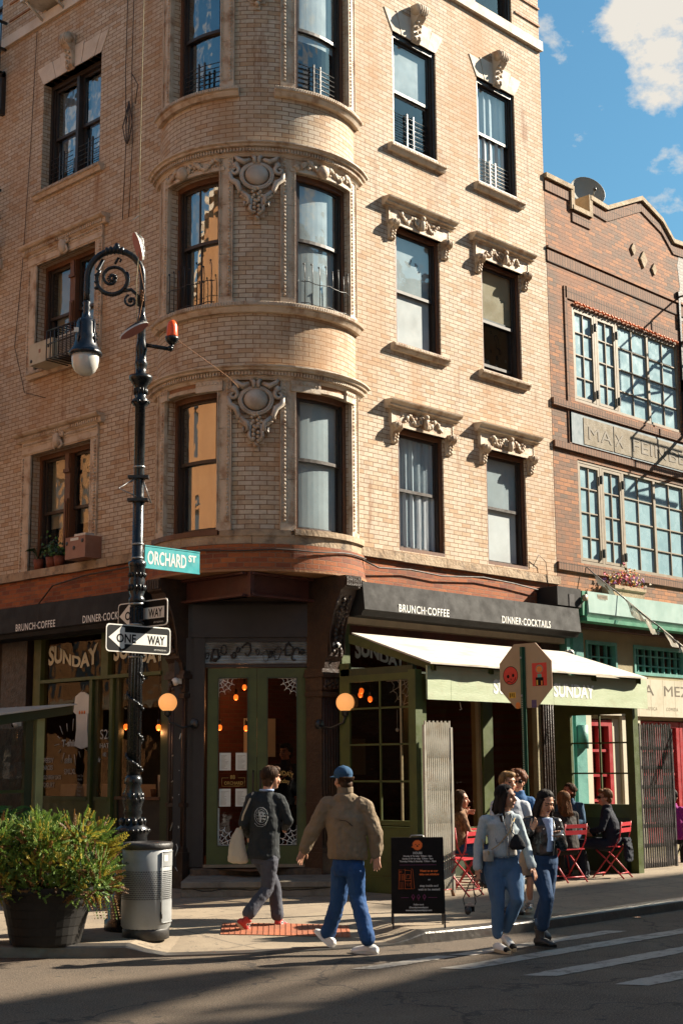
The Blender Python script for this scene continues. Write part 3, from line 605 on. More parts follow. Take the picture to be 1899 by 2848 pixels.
# iron pillars with scroll brackets
def pillar(f, xc, w, name='iron_pillar'):
    mb = MB(f); I = 'dark_brown_iron'
    mb.b(xc-w/2, xc+w/2, -.3, .0, .15, 2.8, I); mb.b(xc-w/2-.03, xc+w/2+.03, -.3, .04, .15, .62, I); mb.b(xc-w/2-.015, xc+w/2+.015, -.3, .02, .62, .68, I); mb.b(xc-w/2-.02, xc+w/2+.02, -.3, .03, 1.22, 1.27, I)
    for i in range(6): x = xc-w*.38+w*.76*i/5; mb.tube([(x, 0, .7), (x, 0, 2.66)], w*.05, I, 6)
    for z0, z1, o in ((2.68, 2.74, .04), (2.76, 2.94, .02), (2.94, 3.0, .07), (3.0, 3.05, .04)): mb.b(xc-w/2-o*.6, xc+w/2+o*.6, -.3, o, z0, z1, I)
    blob_frieze(mb, xc-w*.42, xc+w*.42, 2.77, 2.93, .02, I, 5, 14, .03)
    p = mb.build(name, bld); mb = MB(f)
    pr = [(-.3, 3.05), (.03, 3.05), (.05, 3.16), (.10, 3.22), (.12, 3.5), (.20, 3.8), (.33, 4.02), (.36, 4.1), (.43, 4.13), (.45, 4.29), (-.3, 4.29)]
    mb.prof(xc-w/2+.02, xc+w/2-.02, pr, I)
    for i in range(8): mb.b(xc-w/2+.02+(w-.04)*i/8+.006, xc-w/2+.02+(w-.04)*(i+.7)/8, .44, .47, 4.15, 4.27, I)
    for i in range(26):
        t = i/25; s = 1 if i % 2 else -1; z = 3.28+.72*t; d = .115+.2*t**1.8; mb.ball((xc+s*w*.2*(1-.5*sin(t*9)**2), d+.02, z), .028, I, 6, 4, (1, .8, 1.2))
    mb.tube(spiral(xc, 3.86, .07, 1.2, 0, .24, 14), .02, I, 6); mb.tube(spiral(xc, 3.45, .06, 1.2, pi, .14, 14), .018, I, 6)
    for s in (-1, 1): mb.tube([(xc+s*(w/2-.03), .13, 3.25), (xc+s*(w/2-.03), .135, 3.5), (xc+s*(w/2-.03), .21, 3.8), (xc+s*(w/2-.03), .32, 4.02)], .014, I, 6)
    mb.build('scroll_bracket', p); return p
pl = pillar(fL, -1.68, .34); pr_ = pillar(fR, 1.29, .34)
mb = MB(fL)  # graffiti scrawl on the left pillar
for pts in ([(-1.76, .9), (-1.66, 1.12), (-1.58, .95), (-1.7, .8), (-1.75, .62), (-1.62, .55), (-1.57, .68), (-1.7, .86)], [(-1.74, 1.9), (-1.6, 1.95), (-1.7, 1.75), (-1.58, 1.7)], [(-1.75, 1.55), (-1.62, 1.6), (-1.66, 1.42), (-1.58, 1.38)], [(-1.72, 1.35), (-1.6, 1.18)], [(-1.76, .42), (-1.65, .47), (-1.57, .38)], [(-1.62, 2.05), (-1.56, 2.2)], [(-1.7, 1.15), (-1.66, 1.35), (-1.6, 1.3), (-1.62, 1.1)]):
    mb.tube([(x, .024 if z > .68 else .048, z) for x, z in pts], .009, 'chalk', 4)
mb.build('graffiti', pl)
# roller shutter over the door
mb = MB(fD)
mat('shutter_dirty', (.13, .12, .10), (.28, .30, .30), 5, .5, metal=.3, dirt=(.05, .035, .03), dsc=3, damt=.8); mat('shutter_pale', (.34, .42, .48), (.16, .18, .20), 4, .5)
for i in range(8): mb.prof(-.84, .64, [(-.06, 3.14+i*.038), (-.015, 3.14+i*.038), (.0, 3.155+i*.038), (-.015, 3.176+i*.038), (-.06, 3.176+i*.038)], 'shutter_pale' if i < 3 else 'shutter_dirty')
sh = mb.build('roller_shutter', bld); mb = MB(fD); rd = random.Random(4)
for i in range(13):
    x = -.76+.108*i+rd.uniform(-.03, .03); z = 3.29+rd.uniform(-.05, .05); a = rd.uniform(0, 6); r0 = rd.uniform(.03, .09); k_ = rd.uniform(.5, 1.1); n_ = rd.randint(6, 14)
    pts = [(x+r0*cos(a+k_*m)*(.4+.6*m/n_), z+r0*1.1*sin(a+k_*m*rd.uniform(.9, 1.2))) for m in range(n_)]
    mb.tube([(p, .006, min(3.43, max(3.15, b_))) for p, b_ in pts], rd.uniform(.004, .014), 'black_paint', 4)
mb.build('graffiti', sh)
# the double door
def door_leaf(x0, x1, gx0, gx1):
    mb = MB(fD); G = 'green_paint'; z0, z1, g0, g1 = ZF+.03, 3.08, .71, 2.94
    mb.b(x0, gx0, -.06, -.01, z0, z1, G); mb.b(gx1, x1, -.06, -.01, z0, z1, G); mb.b(gx0, gx1, -.06, -.01, g1, z1, G); mb.b(gx0, gx1, -.06, -.01, z0, g0, G)
    for a, b_, c, e in ((gx0-.015, gx0, g0, g1), (gx1, gx1+.015, g0, g1)): mb.b(a, b_, -.012, .0, c, e, 'dark_green')
    mb.b(gx0-.015, gx1+.015, -.012, .0, g1, g1+.015, 'dark_green'); mb.b(gx0-.015, gx1+.015, -.012, .0, g0-.015, g0, 'dark_green')
    o = mb.build('entrance_door', bld); pane(fD, gx0, gx1, g0, g1, -.035, o)
    return o
dl = door_leaf(-.76, -.09, -.61, -.22); dr = door_leaf(-.085, .60, .06, .45)
mb = MB(fD); mb.b(-.80, .64, -.1, .03, ZF-.02, ZF+.03, 'steel_sash'); mb.build('threshold', bld)
for o, x in ((dl, -.135), (dr, -.035)):
    mb = MB(fD); mb.tube([(x, -.01, 1.28), (x, .05, 1.31), (x, .055, 1.5), (x, .05, 1.66), (x, -.01, 1.69)], .012, 'dark_brown_iron', 7); mb.build('handle', o)
mb = MB(fD); web(mb, -.61, 2.94, 1, -1, .25, -.028); mb.build('painted_cobweb', dl); mb = MB(fD); web(mb, -.61, .71, 1, 1, .28, -.028); mb.b(-.612, -.59, -.03, -.026, .71, 1.2, 'chalk'); mb.build('painted_cobweb', dl)
mb = MB(fD); web(mb, .45, 2.94, -1, -1, .25, -.028); mb.build('painted_cobweb', dr); mb = MB(fD); web(mb, .45, .71, -1, 1, .26, -.028); mb.build('painted_cobweb', dr)
for (x, z) in ((-.595, 1.70), (-.375, 1.70), (-.595, 1.22), (-.375, 1.22)):
    mb = MB(fD); mb.b(x, x+.155, -.032, -.029, z, z+.235, 'paper'); rd = random.Random(int(x*100+z*10))
    for i in range(12): mb.b(x+.02, x+.02+rd.uniform(.05, .11), -.029, -.0275, z+.02+i*.016, z+.024+i*.016, 'steel_sash')
    mb.build('menu_sheet', dl)
mb = MB(fD); text(mb, '88', -.415, -.028, 1.585, .075, 'gold_letter', .001, .9, 'CENTER'); text(mb, 'ORCHARD', -.40, -.028, 1.51, .062, 'gold_letter', .001, .85, 'CENTER')
for p, q in (((-.56, 1.49), (-.25, 1.49)), ((-.25, 1.49), (-.25, 1.60)), ((-.56, 1.60), (-.56, 1.49)), ((-.56, 1.60), (-.47, 1.60)), ((-.34, 1.60), (-.25, 1.60))): mb.tube([(p[0], -.028, p[1]), (q[0], -.028, q[1])], .0035, 'gold_letter', 4)
mb.build('lettering', dl)
arch = lambda w, h: (lambda a, b_: (a, b_+h*(1-(2*a/w)**2)))
mb = MB(fD); text(mb, 'SUNDAY', .255, -.028, 1.60, .085, 'gold_letter', .002, .9, 'CENTER', arch(.27, .03)); mb.build('lettering', dr); mb = MB(fD); text(mb, 'Sunday', .255, -.028, 1.51, .08, 'gold_letter', .001, .9, 'CENTER', arch(.27, .02)); mb.build('lettering', dr)
# steps in front of the door
rd = random.Random(2); mb = MB(fD); xs = [-.99+1.9*i/24 for i in range(25)]
mb.prof(-.97, .93, [(-.2, .10), (1.29, .10), (1.31, .16), (1.30, .25), (1.335, .27), (1.33, .33), (1.30, .34), (-.2, .34)], 'concrete_step', 6); mb.tube([(-.95+.12*i, 1.305, .235+rd.uniform(-.012, .02)) for i in range(16)], .006, 'black_paint', 4)
mb.build('door_step', bld); mb = MB(fD); mb.b(-.95, .80, -.2, .30, .34, .42, 'mottled_step'); mb.build('door_step', bld)
# ---- left shopfront
mb = MB(fL); G = 'green_paint'
mb.b(-5.25, -5.06, -.2, -.06, .2, 3.74, G); mb.b(-3.79, -3.72, -.2, -.06, .2, 3.03, G); mb.b(-3.70, -3.62, -.2, -.10, .2, 3.03, 'dark_green'); mb.b(-3.29, -3.22, -.2, -.06, .2, 3.03, G); mb.b(-3.20, -3.12, -.2, -.10, .2, 3.03, 'dark_green')
mb.b(-2.10, -1.9, -.2, -.06, .2, 3.74, 'dark_green'); mb.b(-5.06, -2.10, -.2, -.04, 3.03, 3.08, G); mb.b(-5.06, -2.1, -.2, -.06, 3.71, 3.77, 'dark_green'); mb.b(-3.53, -3.36, -.2, -.07, 3.08, 3.71, G)
mb.b(-5.06, -3.79, -.2, -.05, 1.28, 1.33, G); mb.b(-5.06, -3.79, -.2, -.09, .2, 1.28, 'green_paint'); mb.b(-3.62, -3.29, -.2, -.09, .2, 1.28, G); mb.b(-3.62, -3.29, -.2, -.05, 1.28, 1.33, G)
mb.b(-3.12, -2.10, -.2, -.05, 1.30, 1.34, 'brown_wood'); mb.b(-3.12, -2.1, -.2, -.12, .2, 1.30, 'black_paint'); mb.b(-15, -1.85, -.3, -.05, 3.77, 4.1, 'dark_brown_iron')
mb.b(-6.05, -5.35, -.2, .0, .15, 3.77, 'dark_brown_iron'); mb.b(-15, -6.05, -.5, -.3, .15, 3.77, 'dark_room'); mb.b(-5.35, -5.25, -.2, -.12, .15, 3.77, 'black_paint'); mb.b(-1.9, -1.85, -.25, -.02, .15, 3.77, 'black_paint')
sfL = mb.build('shopfront', bld, label='green shopfront on the shaded side')
for a, b_, c, e in ((-5.06, -3.53, 3.08, 3.71), (-3.36, -2.1, 3.08, 3.71), (-5.06, -3.79, 1.33, 3.03), (-3.62, -3.29, 1.33, 3.03), (-3.12, -2.1, 1.34, 3.03)): pane(fL, a, b_, c, e, -.14, sfL)
wav = lambda x0, w: (lambda a, b_: (a, b_*(1.0+.28*cos(2*pi*(a/w)))+.05*sin(2*pi*a/w+.4)+.02))
mb = MB(fL); text(mb, 'SUNDAY', -4.95, -.128, 3.27, .30, 'cream_letter', .012, 1.05, warp=wav(0, 1.28), fit=1.26); mb.build('lettering', sfL); mb = MB(fL); text(mb, 'SUNDAY', -3.30, -.128, 3.25, .30, 'cream_letter', .012, 1.05, warp=wav(0, 1.28), fit=1.18); mb.build('lettering', sfL)
mb = MB(fL); C = 'chalk'; D_ = -.128
text(mb, 'T-shirts', -4.54, D_, 2.07, .135, C, .005, .62, fit=.47); text(mb, '$30.00', -4.46, D_, 1.82, .10, C, .002, .7); text(mb, 'S,M,L,XL', -4.46, D_, 1.66, .105, C, .002, .75)
text(mb, 'SPEEDY', -5.04, D_, 1.83, .10, C, .002, .7, fit=.30); text(mb, 'SNACKS', -5.04, D_, 1.72, .10, C, .002, .7, fit=.28); text(mb, 'COLD BREW OATS', -5.04, D_, 1.58, .085, C, .002, .7, fit=.50); text(mb, 'YOGURT', -5.04, D_, 1.46, .10, C, .002, .7, fit=.34)
for i in range(6): text(mb, ('Iced Tea', 'Matcha', 'Chai', 'Cookie', 'Toast', 'Soup')[i], -4.12, D_, 1.62-.055*i, .045, C, 0, .9)
for i in range(14):
    a = 2*pi*i/14+.1; r0, r1 = .30, (.42 if i % 2 else .36); mb.tube([(-4.31+r0*cos(a), D_, 2.12+.6*r0*sin(a)), (-4.31+r1*cos(a), D_, 2.12+.85*r1*sin(a))], .006, C, 4)
text(mb, 'S2S', -3.585, D_, 2.16, .20, C, 0, .75, fit=.28); text(mb, 'HATS', -3.585, D_, 2.03, .10, C, .001, .8, fit=.27); text(mb, '182', -3.52, D_, 1.91, .08, C, .001, .8)
for cx, cz in ((-3.32, 2.40), (-3.60, 1.86)): mb.poly([(cx+(.05 if i % 2 == 0 else .02)*sin(2*pi*i/10), D_, cz+(.05 if i % 2 == 0 else .02)*cos(2*pi*i/10)) for i in range(10)], C)
mb.build('chalk_writing', sfL)
# ---- right shopfront (under the timber canopy)
mb = MB(fR)
mb.b(1.46, 1.62, -.25, .06, .15, 3.80, G); mb.b(4.62, 4.86, -.2, -.02, .15, 3.5, G); mb.b(4.56, 4.62, -.2, -.06, .15, 3.5, 'tan_plaster'); mb.b(3.0, 3.12, -.2, -.04, .15, 3.5, 'dark_green'); mb.b(1.62, 6.1, -.2, -.04, 3.0, 3.10, 'dark_green'); mb.b(1.62, 6.15, -.25, .0, 3.5, 3.83, 'soffit_red')
mb.b(1.62, 6.0, -.2, -.05, .15, .78, 'dark_green'); mb.b(1.62, 6.0, -.2, .02, .78, .84, G); mb.b(6.0, 6.12, -.2, -.02, .15, 3.5, 'tan_plaster'); mb.b(6.12, 6.62, -.25, .02, .15, 3.8, 'dark_brown_iron')
for i in range(7): x = 6.17+.065*i; mb.tube([(x, .02, .5), (x, .02, 3.3)], .016, 'dark_brown_iron', 6)
mb.b(1.55, 6.62, -.30, .10, 3.78, 3.86, 'charcoal_metal'); mb.b(1.5, 6.6, .0, .14, 3.68, 3.77, 'steel_sash')
sfR = mb.build('shopfront', bld, label='shopfront under the timber canopy')
for a, b_, c, e in ((1.62, 3.0, .84, 3.0), (3.12, 4.56, .84, 3.0), (4.86, 6.0, .84, 3.0), (1.62, 3.0, 3.1, 3.5), (3.12, 6.0, 3.1, 3.5)): pane(fR, a, b_, c, e, -.12, sfR)
mb = MB(fR); text(mb, 'SUNDAY', 1.90, -.108, 3.20, .28, 'cream_letter', .012, 1.05, warp=wav(0, 1.28), fit=1.05); mb.build('lettering', sfR)
# ---- room inside
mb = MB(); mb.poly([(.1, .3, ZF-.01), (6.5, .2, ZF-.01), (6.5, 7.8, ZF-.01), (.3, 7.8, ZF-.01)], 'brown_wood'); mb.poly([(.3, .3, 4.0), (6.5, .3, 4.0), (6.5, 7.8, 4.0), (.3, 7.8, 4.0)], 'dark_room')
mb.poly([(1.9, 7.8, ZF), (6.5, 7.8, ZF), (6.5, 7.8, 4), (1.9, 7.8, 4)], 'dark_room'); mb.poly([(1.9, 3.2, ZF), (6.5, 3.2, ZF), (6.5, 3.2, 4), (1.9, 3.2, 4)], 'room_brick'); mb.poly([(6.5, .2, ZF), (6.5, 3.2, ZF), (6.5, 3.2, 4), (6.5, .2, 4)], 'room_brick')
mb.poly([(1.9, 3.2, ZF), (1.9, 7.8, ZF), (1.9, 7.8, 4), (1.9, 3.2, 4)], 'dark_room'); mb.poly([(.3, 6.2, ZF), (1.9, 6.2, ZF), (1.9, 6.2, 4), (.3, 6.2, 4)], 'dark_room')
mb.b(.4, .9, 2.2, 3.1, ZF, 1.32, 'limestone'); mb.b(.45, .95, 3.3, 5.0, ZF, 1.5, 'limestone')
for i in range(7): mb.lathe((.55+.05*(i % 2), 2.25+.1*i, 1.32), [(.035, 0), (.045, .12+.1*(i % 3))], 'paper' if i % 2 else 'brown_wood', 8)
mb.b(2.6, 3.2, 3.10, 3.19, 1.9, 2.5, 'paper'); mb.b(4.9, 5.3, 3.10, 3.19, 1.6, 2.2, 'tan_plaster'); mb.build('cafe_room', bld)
# ---- shutter boxes with lettering
def sign_box(f, x0, x1, z0, z1, t, words, label, slack=0):
    mb = MB(f); k = 3; w = (x1-x0)/k
    mb.prof(x0, x1, [(-.02, z0-.06), (.40, z0-.06), (.43, z0), (.47, z0+.02), (.43, z1), (.05, z1+.03), (-.02, z1+.03)], 'charcoal_metal')
    for i in range(1, k): mb.prof(x0+w*i-.003, x0+w*i+.003, [(.40, z0), (.432, z0), (.472, z0+.02), (.432, z1), (.40, z1)], 'black_paint')
    s = mb.build('sign_board', None, f(x0, 0, z0)); s['label'] = label; s['category'] = 'shop sign'
    for wd, xx, fit in words: mb = MB(f); text(mb, wd, xx, .469, t, .150, 'white_letter', .0018, .62, fit=fit, sp=1.12); mb.build('lettering', s)
    return s
sign_box(fR, 1.49, 6.60, 3.83, 4.23, 3.865, (('BRUNCH\u00b7COFFEE', 2.19, 1.09), ('DINNER\u00b7COCKTAILS', 4.53, 1.24)), 'charcoal shutter box lettered BRUNCH COFFEE DINNER COCKTAILS in sun over the timber canopy')
sign_box(fL, -9.0, -2.12, 3.77, 4.18, 3.80, (('BRUNCH\u00b7COFFEE', -4.97, 1.03), ('DINNER\u00b7COCKTAILS', -3.26, 1.14)), 'charcoal shutter box with BRUNCH COFFEE lettering over the SUNDAY window on the shaded side')
# ---- cables along the walls
mb = MB(fR); mb.tube([(1.75, .10, 4.62), (2.2, .09, 4.52), (2.9, .07, 4.56), (3.6, .07, 4.53), (4.6, .07, 4.60), (5.4, .07, 4.57), (6.3, .07, 4.50)], .012, 'cable', 6); mb.tube([(5.95, .03, 4.9), (6.05, .08, 5.1), (6.25, .07, 5.0), (6.33, .06, 4.5)], .006, 'cable', 5); mb.build('cable', bld)
mb = MB(fL); mb.tube([(-6, .07, 4.2), (-5.0, .08, 4.22), (-4.6, .08, 4.5), (-3.8, .07, 4.58), (-2.6, .08, 4.60), (-2.0, .3, 4.62)], .012, 'cable', 6)
for x, zt in ((-2.9, 16.0), (-3.06, 16)): mb.tube([(x, .03, zt), (x-.03, .04, 12.4), (x+.02, .04, 11.2), (x-.02, .05, 10.0)], .007, 'cable', 5)
mb.tube([(-2.92, .05, 12.35), (-2.75, .06, 12.1), (-2.8, .06, 11.8)], .008, 'cable', 5)
for i in range(4): mb.tube([(-2.96, .06, 11.9), (-3.08+.08*i, .08, 11.5), (-3.02+.03*i, .07, 11.25), (-2.98, .06, 11.2)], .009, 'cable', 5)
mb.tube([(-5.6, .03, 14.1), (-5.68, .03, 12), (-5.8, .03, 10), (-5.95, .03, 8.6), (-5.6, .04, 7.75), (-5.0, .04, 7.55)], .006, 'cable', 5); mb.build('cable', bld)
mb = MB(fB); mb.tube([(A(150+150*i/24), .11, 4.63-.05*sin(pi*i/24)+.01*sin(i)) for i in range(25)], .011, 'cable', 6); mb.build('cable', bld)
# ---- fire escape at the far left
fe = thing('fire_escape', 'black iron fire escape landings on brackets at the far left of the shaded brick wall', 'fire escape', (0, 7.5, 7.4))
for k, z in enumerate((7.35, 10.55, 13.65)):
    mb = MB(fL); I = 'black_iron'; x0, x1 = -10, -6.55
    for i in range(9): mb.b(x0, x1, .1+i*.11, .14+i*.11, z, z+.03, I)
    mb.b(x0, x1, .02, .06, z-.02, z+.06, I); mb.b(x0, x1, 1.02, 1.06, z-.02, z+.06, I); mb.b(x1-.05, x1, .02, 1.06, z-.06, z+.04, I); mb.b(x0, x0+.05, .02, 1.06, z-.06, z+.04, I); mb.build('landing', fe)
    for x in (x1-.05, x0+.02):
        mb = MB(fL); mb.b(x-.03, x+.05, .0, .09, z-.75, z, I); mb.tube([(x+.02, .05, z-.72), (x+.02, .95, z-.06)], .03, I, 4); mb.build('bracket', fe)
    mb = MB(fL)
    for h in (.45, .95): mb.b(x0, x1, 1.02, 1.06, z+h, z+h+.04, I); mb.b(x1-.04, x1, .02, 1.06, z+h, z+h+.04, I)
    for i in range(24): x = x0+(x1-x0)*i/23; mb.b(x-.008, x+.008, 1.03, 1.045, z, z+.95, I)
    for i in range(7): d = .12+.14*i; mb.b(x1-.03, x1-.015, d, d+.015, z, z+.95, I)
    mb.build('railing', fe)
# ---------------------------------------------------------------- red brick neighbour
nb = thing('brick_shop_building', 'low red brick building with stepped parapet, steel casement windows and a carved name stone', 'building', (9.5, 1, 0))
XN = 12.8
par = [(6.66, 11.80), (7.46, 11.80), (7.46, 11.44), (8.02, 11.44), (8.02, 11.78), (8.56, 11.74), (9.76, 12.28), (10.47, 12.04), (10.86, 11.72), (11.4, 11.76), (XN, 11.76)]
hN = [(7.36, 10.86, 7.93, 9.66), (7.36, 10.86, 5.10, 6.90), (11.4, XN-.3, 7.93, 9.66), (11.4, XN-.3, 5.10, 6.90), (7.39, 8.32, 3.28, 3.80), (8.85, 10.55, 3.28, 3.80)]
mb = MB(fR); B_ = 'tan_red_brick'; wall(mb, 6.66, XN, 4.15, 11.2, [h for h in hN if h[2] > 4], B_, .12)
mb.poly([(6.66, 0, 11.2)]+[(XN, 0, 11.2)]+[(x, 0, z) for x, z in reversed(par)], B_); mb.poly([(6.66, -.3, 11.2)]+[(XN, -.3, 11.2)]+[(x, -.3, z) for x, z in reversed(par)], B_)
mb.poly([(XN, 0, 0), (XN, -12, 0), (XN, -12, 11.5), (XN, 0, 11.5)], B_, [(0, 0), (12, 0), (12, 11.5), (0, 11.5)]); mb.poly([(6.66, -.3, 11.2), (XN, -.3, 11.2), (XN, -12, 11.2), (6.66, -12, 11.2)], 'roof_tar')
mb.poly([(10.9, .004, 10.2), (12.7, .004, 10.2), (12.7, .004, 11.6), (11.1, .004, 11.6), (11.0, .004, 11.3), (11.06, .004, 10.9)], 'painted_brick'); mb.build('street_wall', nb)
mb = MB(fR)
for (x0, z0), (x1, z1) in zip(par, par[1:]):
    if abs(x1-x0) < .01: mb.b(x0-.05, x0+.05, -.33, .05, min(z0, z1), max(z0, z1)+.08, 'coping')
    else: mb.ext([(x0, z0), (x1, z1), (x1, z1+.085), (x0, z0+.085)], -.33, .06, 'coping')
mb.build('parapet_coping', nb); mb = MB(fR)
for (x0, z0), (x1, z1) in zip(par, par[1:]):
    if x1-x0 > .1: mb.ext([(x0, z0-.22), (x1, z1-.22), (x1, z1-.06), (x0, z0-.06)], -.02, .022, 'soldier_brick')
for x0, x1, z0, z1, d in ((6.66, XN, 10.28, 10.49, .02), (7.15, 11.1, 9.74, 9.95, .02), (6.66, XN, 7.74, 7.86, .05), (6.66, XN, 7.01, 7.12, .05), (6.66, XN, 4.93, 5.06, .045), (7.12, 7.20, 7.12, 9.95, .02)): mb.b(x0, x1, -.02, d, z0, z1, 'soldier_brick')
mb.b(6.66, XN, -.02, .045, 10.52, 10.56, B_)
for i, (x, z) in enumerate(((9.42, 11.22), (9.76, 11.10), (10.12, 11.0))):
    s = .12 if i != 1 else .17; mb.ext([(x-s*.7, z), (x, z-s), (x+s*.7, z), (x, z+s)], -.01, .03, 'coping')
mb.build('brick_trim', nb)
def steel_window(x0, x1, z0, z1, cols, rows, parent):
    mb = MB(fR); S = 'steel_sash'; D = -.035; frame(mb, x0, x1, z0, z1, D-.03, D+.022, .05, S)
    for i, (a, b_, k, cs) in enumerate(cols):
        if i: mb.b(a-.035, a+.035, D-.03, D+.02, z0+.05, z1-.05, S)
        a2, b2 = a+.035, b_-.035
        if cs: frame(mb, a2+.01, b2-.01, z0+.06, z1-.06, D-.01, D+.018, .045, S)
        for j in range(1, k): x = a2+(b2-a2)*j/k; mb.b(x-.010, x+.010, D-.02, D+.006, z0+.05, z1-.05, S)
        for j in range(1, rows): z = z0+.05+(z1-z0-.1)*j/rows; mb.b(a2, b2, D-.018, D+.004, z-.010, z+.010, S)
        if cs: mb.b(b2-.02, b2+.01, D+.03, D+.08, z0+.15, z0+.30, 'black_iron'); mb.b(b2-.02, b2+.01, D+.03, D+.08, z1-.35, z1-.2, 'black_iron')
    w = mb.build('window', parent); rd = random.Random(int(x0+z0)); g = MB(fR)
    g.poly([(x0+.03, D-.02, z0+.03), (x1-.03, D-.02, z0+.03), (x1-.03, D-.02, z1-.03), (x0+.03, D-.02, z1-.03)], 'blue_pane'); g.build('pane', w)
    g = MB(fR); g.poly([(x0+.0, D-.035, z0), (x1, D-.035, z0), (x1, D-.035, z1), (x0, D-.035, z1)], 'blue_pane'); g.build('blind', w)
    return w
C4 = ((7.36, 8.08, 2, 1), (8.08, 8.76, 2, 1), (8.76, 9.80, 2, 0), (9.80, 10.86, 2, 0))
steel_window(7.36, 10.86, 7.93, 9.66, C4, 4, nb); steel_window(7.36, 10.86, 5.10, 6.90, C4, 4, nb); steel_window(11.4, 12.5, 7.93, 9.66, ((11.4, 12.5, 3, 0),), 4, nb); steel_window(11.4, 12.5, 5.1, 6.9, ((11.4, 12.5, 3, 0),), 4, nb)
mb = MB(fR); mb.b(7.42, 10.8, -.02, .05, 9.68, 9.72, 'bulb_dim') if False else None
for i in range(70): mb.ball((7.42+i*.049, .03, 9.70), .022, 'orange_garland', 5, 3) if 'orange_garland' in MATS else None
if not mb.v: mat('orange_garland', (.75, .16, .01), rough=.6); [mb.ball((7.42+i*.049, .03+.01*(i % 2), 9.70+.008*(i % 3)), .024, 'orange_garland', 5, 3) for i in range(70)]
mb.build('garland', nb)
mb = MB(fR); mb.b(7.13, 12.6, -.02, .02, 7.16, 7.71, 'sign_blue'); mb.b(7.55, 8.46, .02, .028, 7.19, 7.66, 'sign_stone'); mb.b(8.49, 12.2, .02, .028, 7.19, 7.66, 'sign_stone')
text(mb, 'MA', 7.69, .034, 7.30, .33, 'letter_bronze', 0, 1, fit=.72); text(mb, 'X', 8.52, .034, 7.30, .33, 'letter_bronze', 0, 1, fit=.26); text(mb, 'FEINBERG', 9.08, .034, 7.30, .33, 'letter_bronze', 0, 1, fit=2.62)

mb.build('name_stone', nb)
# ground floor of the neighbour
mb = MB(fR); wall(mb, 6.66, XN, .15, 4.15, [(7.42, 8.32, .35, 2.5), (8.9, 12.4, .35, 2.5)]+[h for h in hN if 3 < h[2] < 4], 'tan_plaster', .2)
mb.b(6.66, XN, -.02, .16, 3.98, 4.06, 'soffit_red'); mb.build('ground_floor_wall', nb)
mb = MB(fR); mb.b(6.90, 7.19, -.02, .10, .15, 3.9, 'teal_paint'); mb.b(6.66, 6.75, -.02, .14, .15, 4.1, 'teal_paint'); mb.tube([(7.045, .10, 2.0), (7.045, .10, 2.38)], .11, 'teal_paint', 10); mb.build('pilaster', nb)
mb = MB(fR); mb.b(7.20, 7.41, -.01, .05, .15, 2.55, 'cream_wood'); mb.b(8.33, 8.9, -.01, .05, .15, 2.55, 'cream_wood'); mb.b(7.16, 7.45, -.01, .09, .15, .75, 'cream_wood'); mb.b(8.28, 8.93, -.01, .09, .15, .75, 'cream_wood')
for i in range(11):
    x = 8.4+i*.4; mb.b(x, x+.394, -.01, .10, 2.56, 3.21, 'cream_wood')
mb.b(7.2, 8.39, -.01, .06, 2.56, 3.21, 'cream_wood')
text(mb, 'LA', 8.80, .103, 2.93, .26, 'letter_bronze', 0, 1, fit=.50); text(mb, 'MEZ', 9.64, .103, 2.93, .26, 'letter_bronze', 0, 1, fit=.83); text(mb, 'MUSICA', 9.02, .103, 2.67, .085, 'steel_sash', 0, 1, sp=1.3); text(mb, 'COMIDA', 9.68, .103, 2.67, .085, 'steel_sash', 0, 1, sp=1.3); mb.build('name_board', nb)
def mint_win(x0, x1, z0, z1, k, r):
    mb = MB(fR); frame(mb, x0, x1, z0, z1, -.12, .02, .055, 'teal_paint')
    for j in range(1, k): x = x0+(x1-x0)*j/k; mb.b(x-.014, x+.014, -.11, -.04, z0+.05, z1-.05, 'teal_paint')
    for j in range(1, r): z = z0+(z1-z0)*j/r; mb.b(x0+.05, x1-.05, -.11, -.045, z-.012, z+.012, 'teal_paint')
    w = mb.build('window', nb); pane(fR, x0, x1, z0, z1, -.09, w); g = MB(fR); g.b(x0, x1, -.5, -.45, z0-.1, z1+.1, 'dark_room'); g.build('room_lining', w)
mint_win(7.39, 8.32, 3.28, 3.80, 4, 2); mint_win(8.85, 10.55, 3.28, 3.80, 8, 3)
def red_door(x0, x1):
    mb = MB(fR); R_ = 'red_paint'; frame(mb, x0, x1, .2, 2.48, -.16, -.02, .10, R_, .55); mb.b((x0+x1)/2-.018, (x0+x1)/2+.018, -.14, -.05, .75, 2.38, R_)
    for j in range(1, 4): z = .75+1.63*j/4; mb.b(x0+.1, x1-.1, -.14, -.05, z-.022, z+.022, R_)
    d = mb.build('door', nb); pane(fR, x0+.1, x1-.1, .75, 2.38, -.12, d); g = MB(fR); g.b(x0, x1, -.9, -.85, .2, 2.5, 'tan_plaster'); g.build('room_lining', d)
red_door(7.42, 8.12); mb = MB(fR); mb.b(8.13, 8.32, -.2, -.02, .2, 2.5, 'cream_wood'); mb.build('door_jamb', nb)
for a in (8.9, 9.6, 10.3, 11.0, 11.7): red_door(a, a+.68)
sm = MB(fR); sm.prof(6.92, XN, [(-.02, 4.12), (.36, 4.12), (.40, 4.17), (.42, 4.2), (.40, 4.55), (.05, 4.58), (-.02, 4.58)], 'mint_metal'); sm.b(6.80, 6.92, -.02, .38, 4.15, 4.55, 'mint_dark'); sm.b(6.85, XN, -.02, .425, 4.055, 4.118, 'mint_dark'); sm.b(7.2, 7.5, .402, .406, 4.41, 4.52, 'sign_stone')
text(sm, 'CITY GATES', 7.22, .408, 4.47, .042, 'letter_bronze', 0, .9, fit=.26); text(sm, '718 939 9700', 7.24, .408, 4.425, .03, 'letter_bronze', 0, .9, fit=.2)
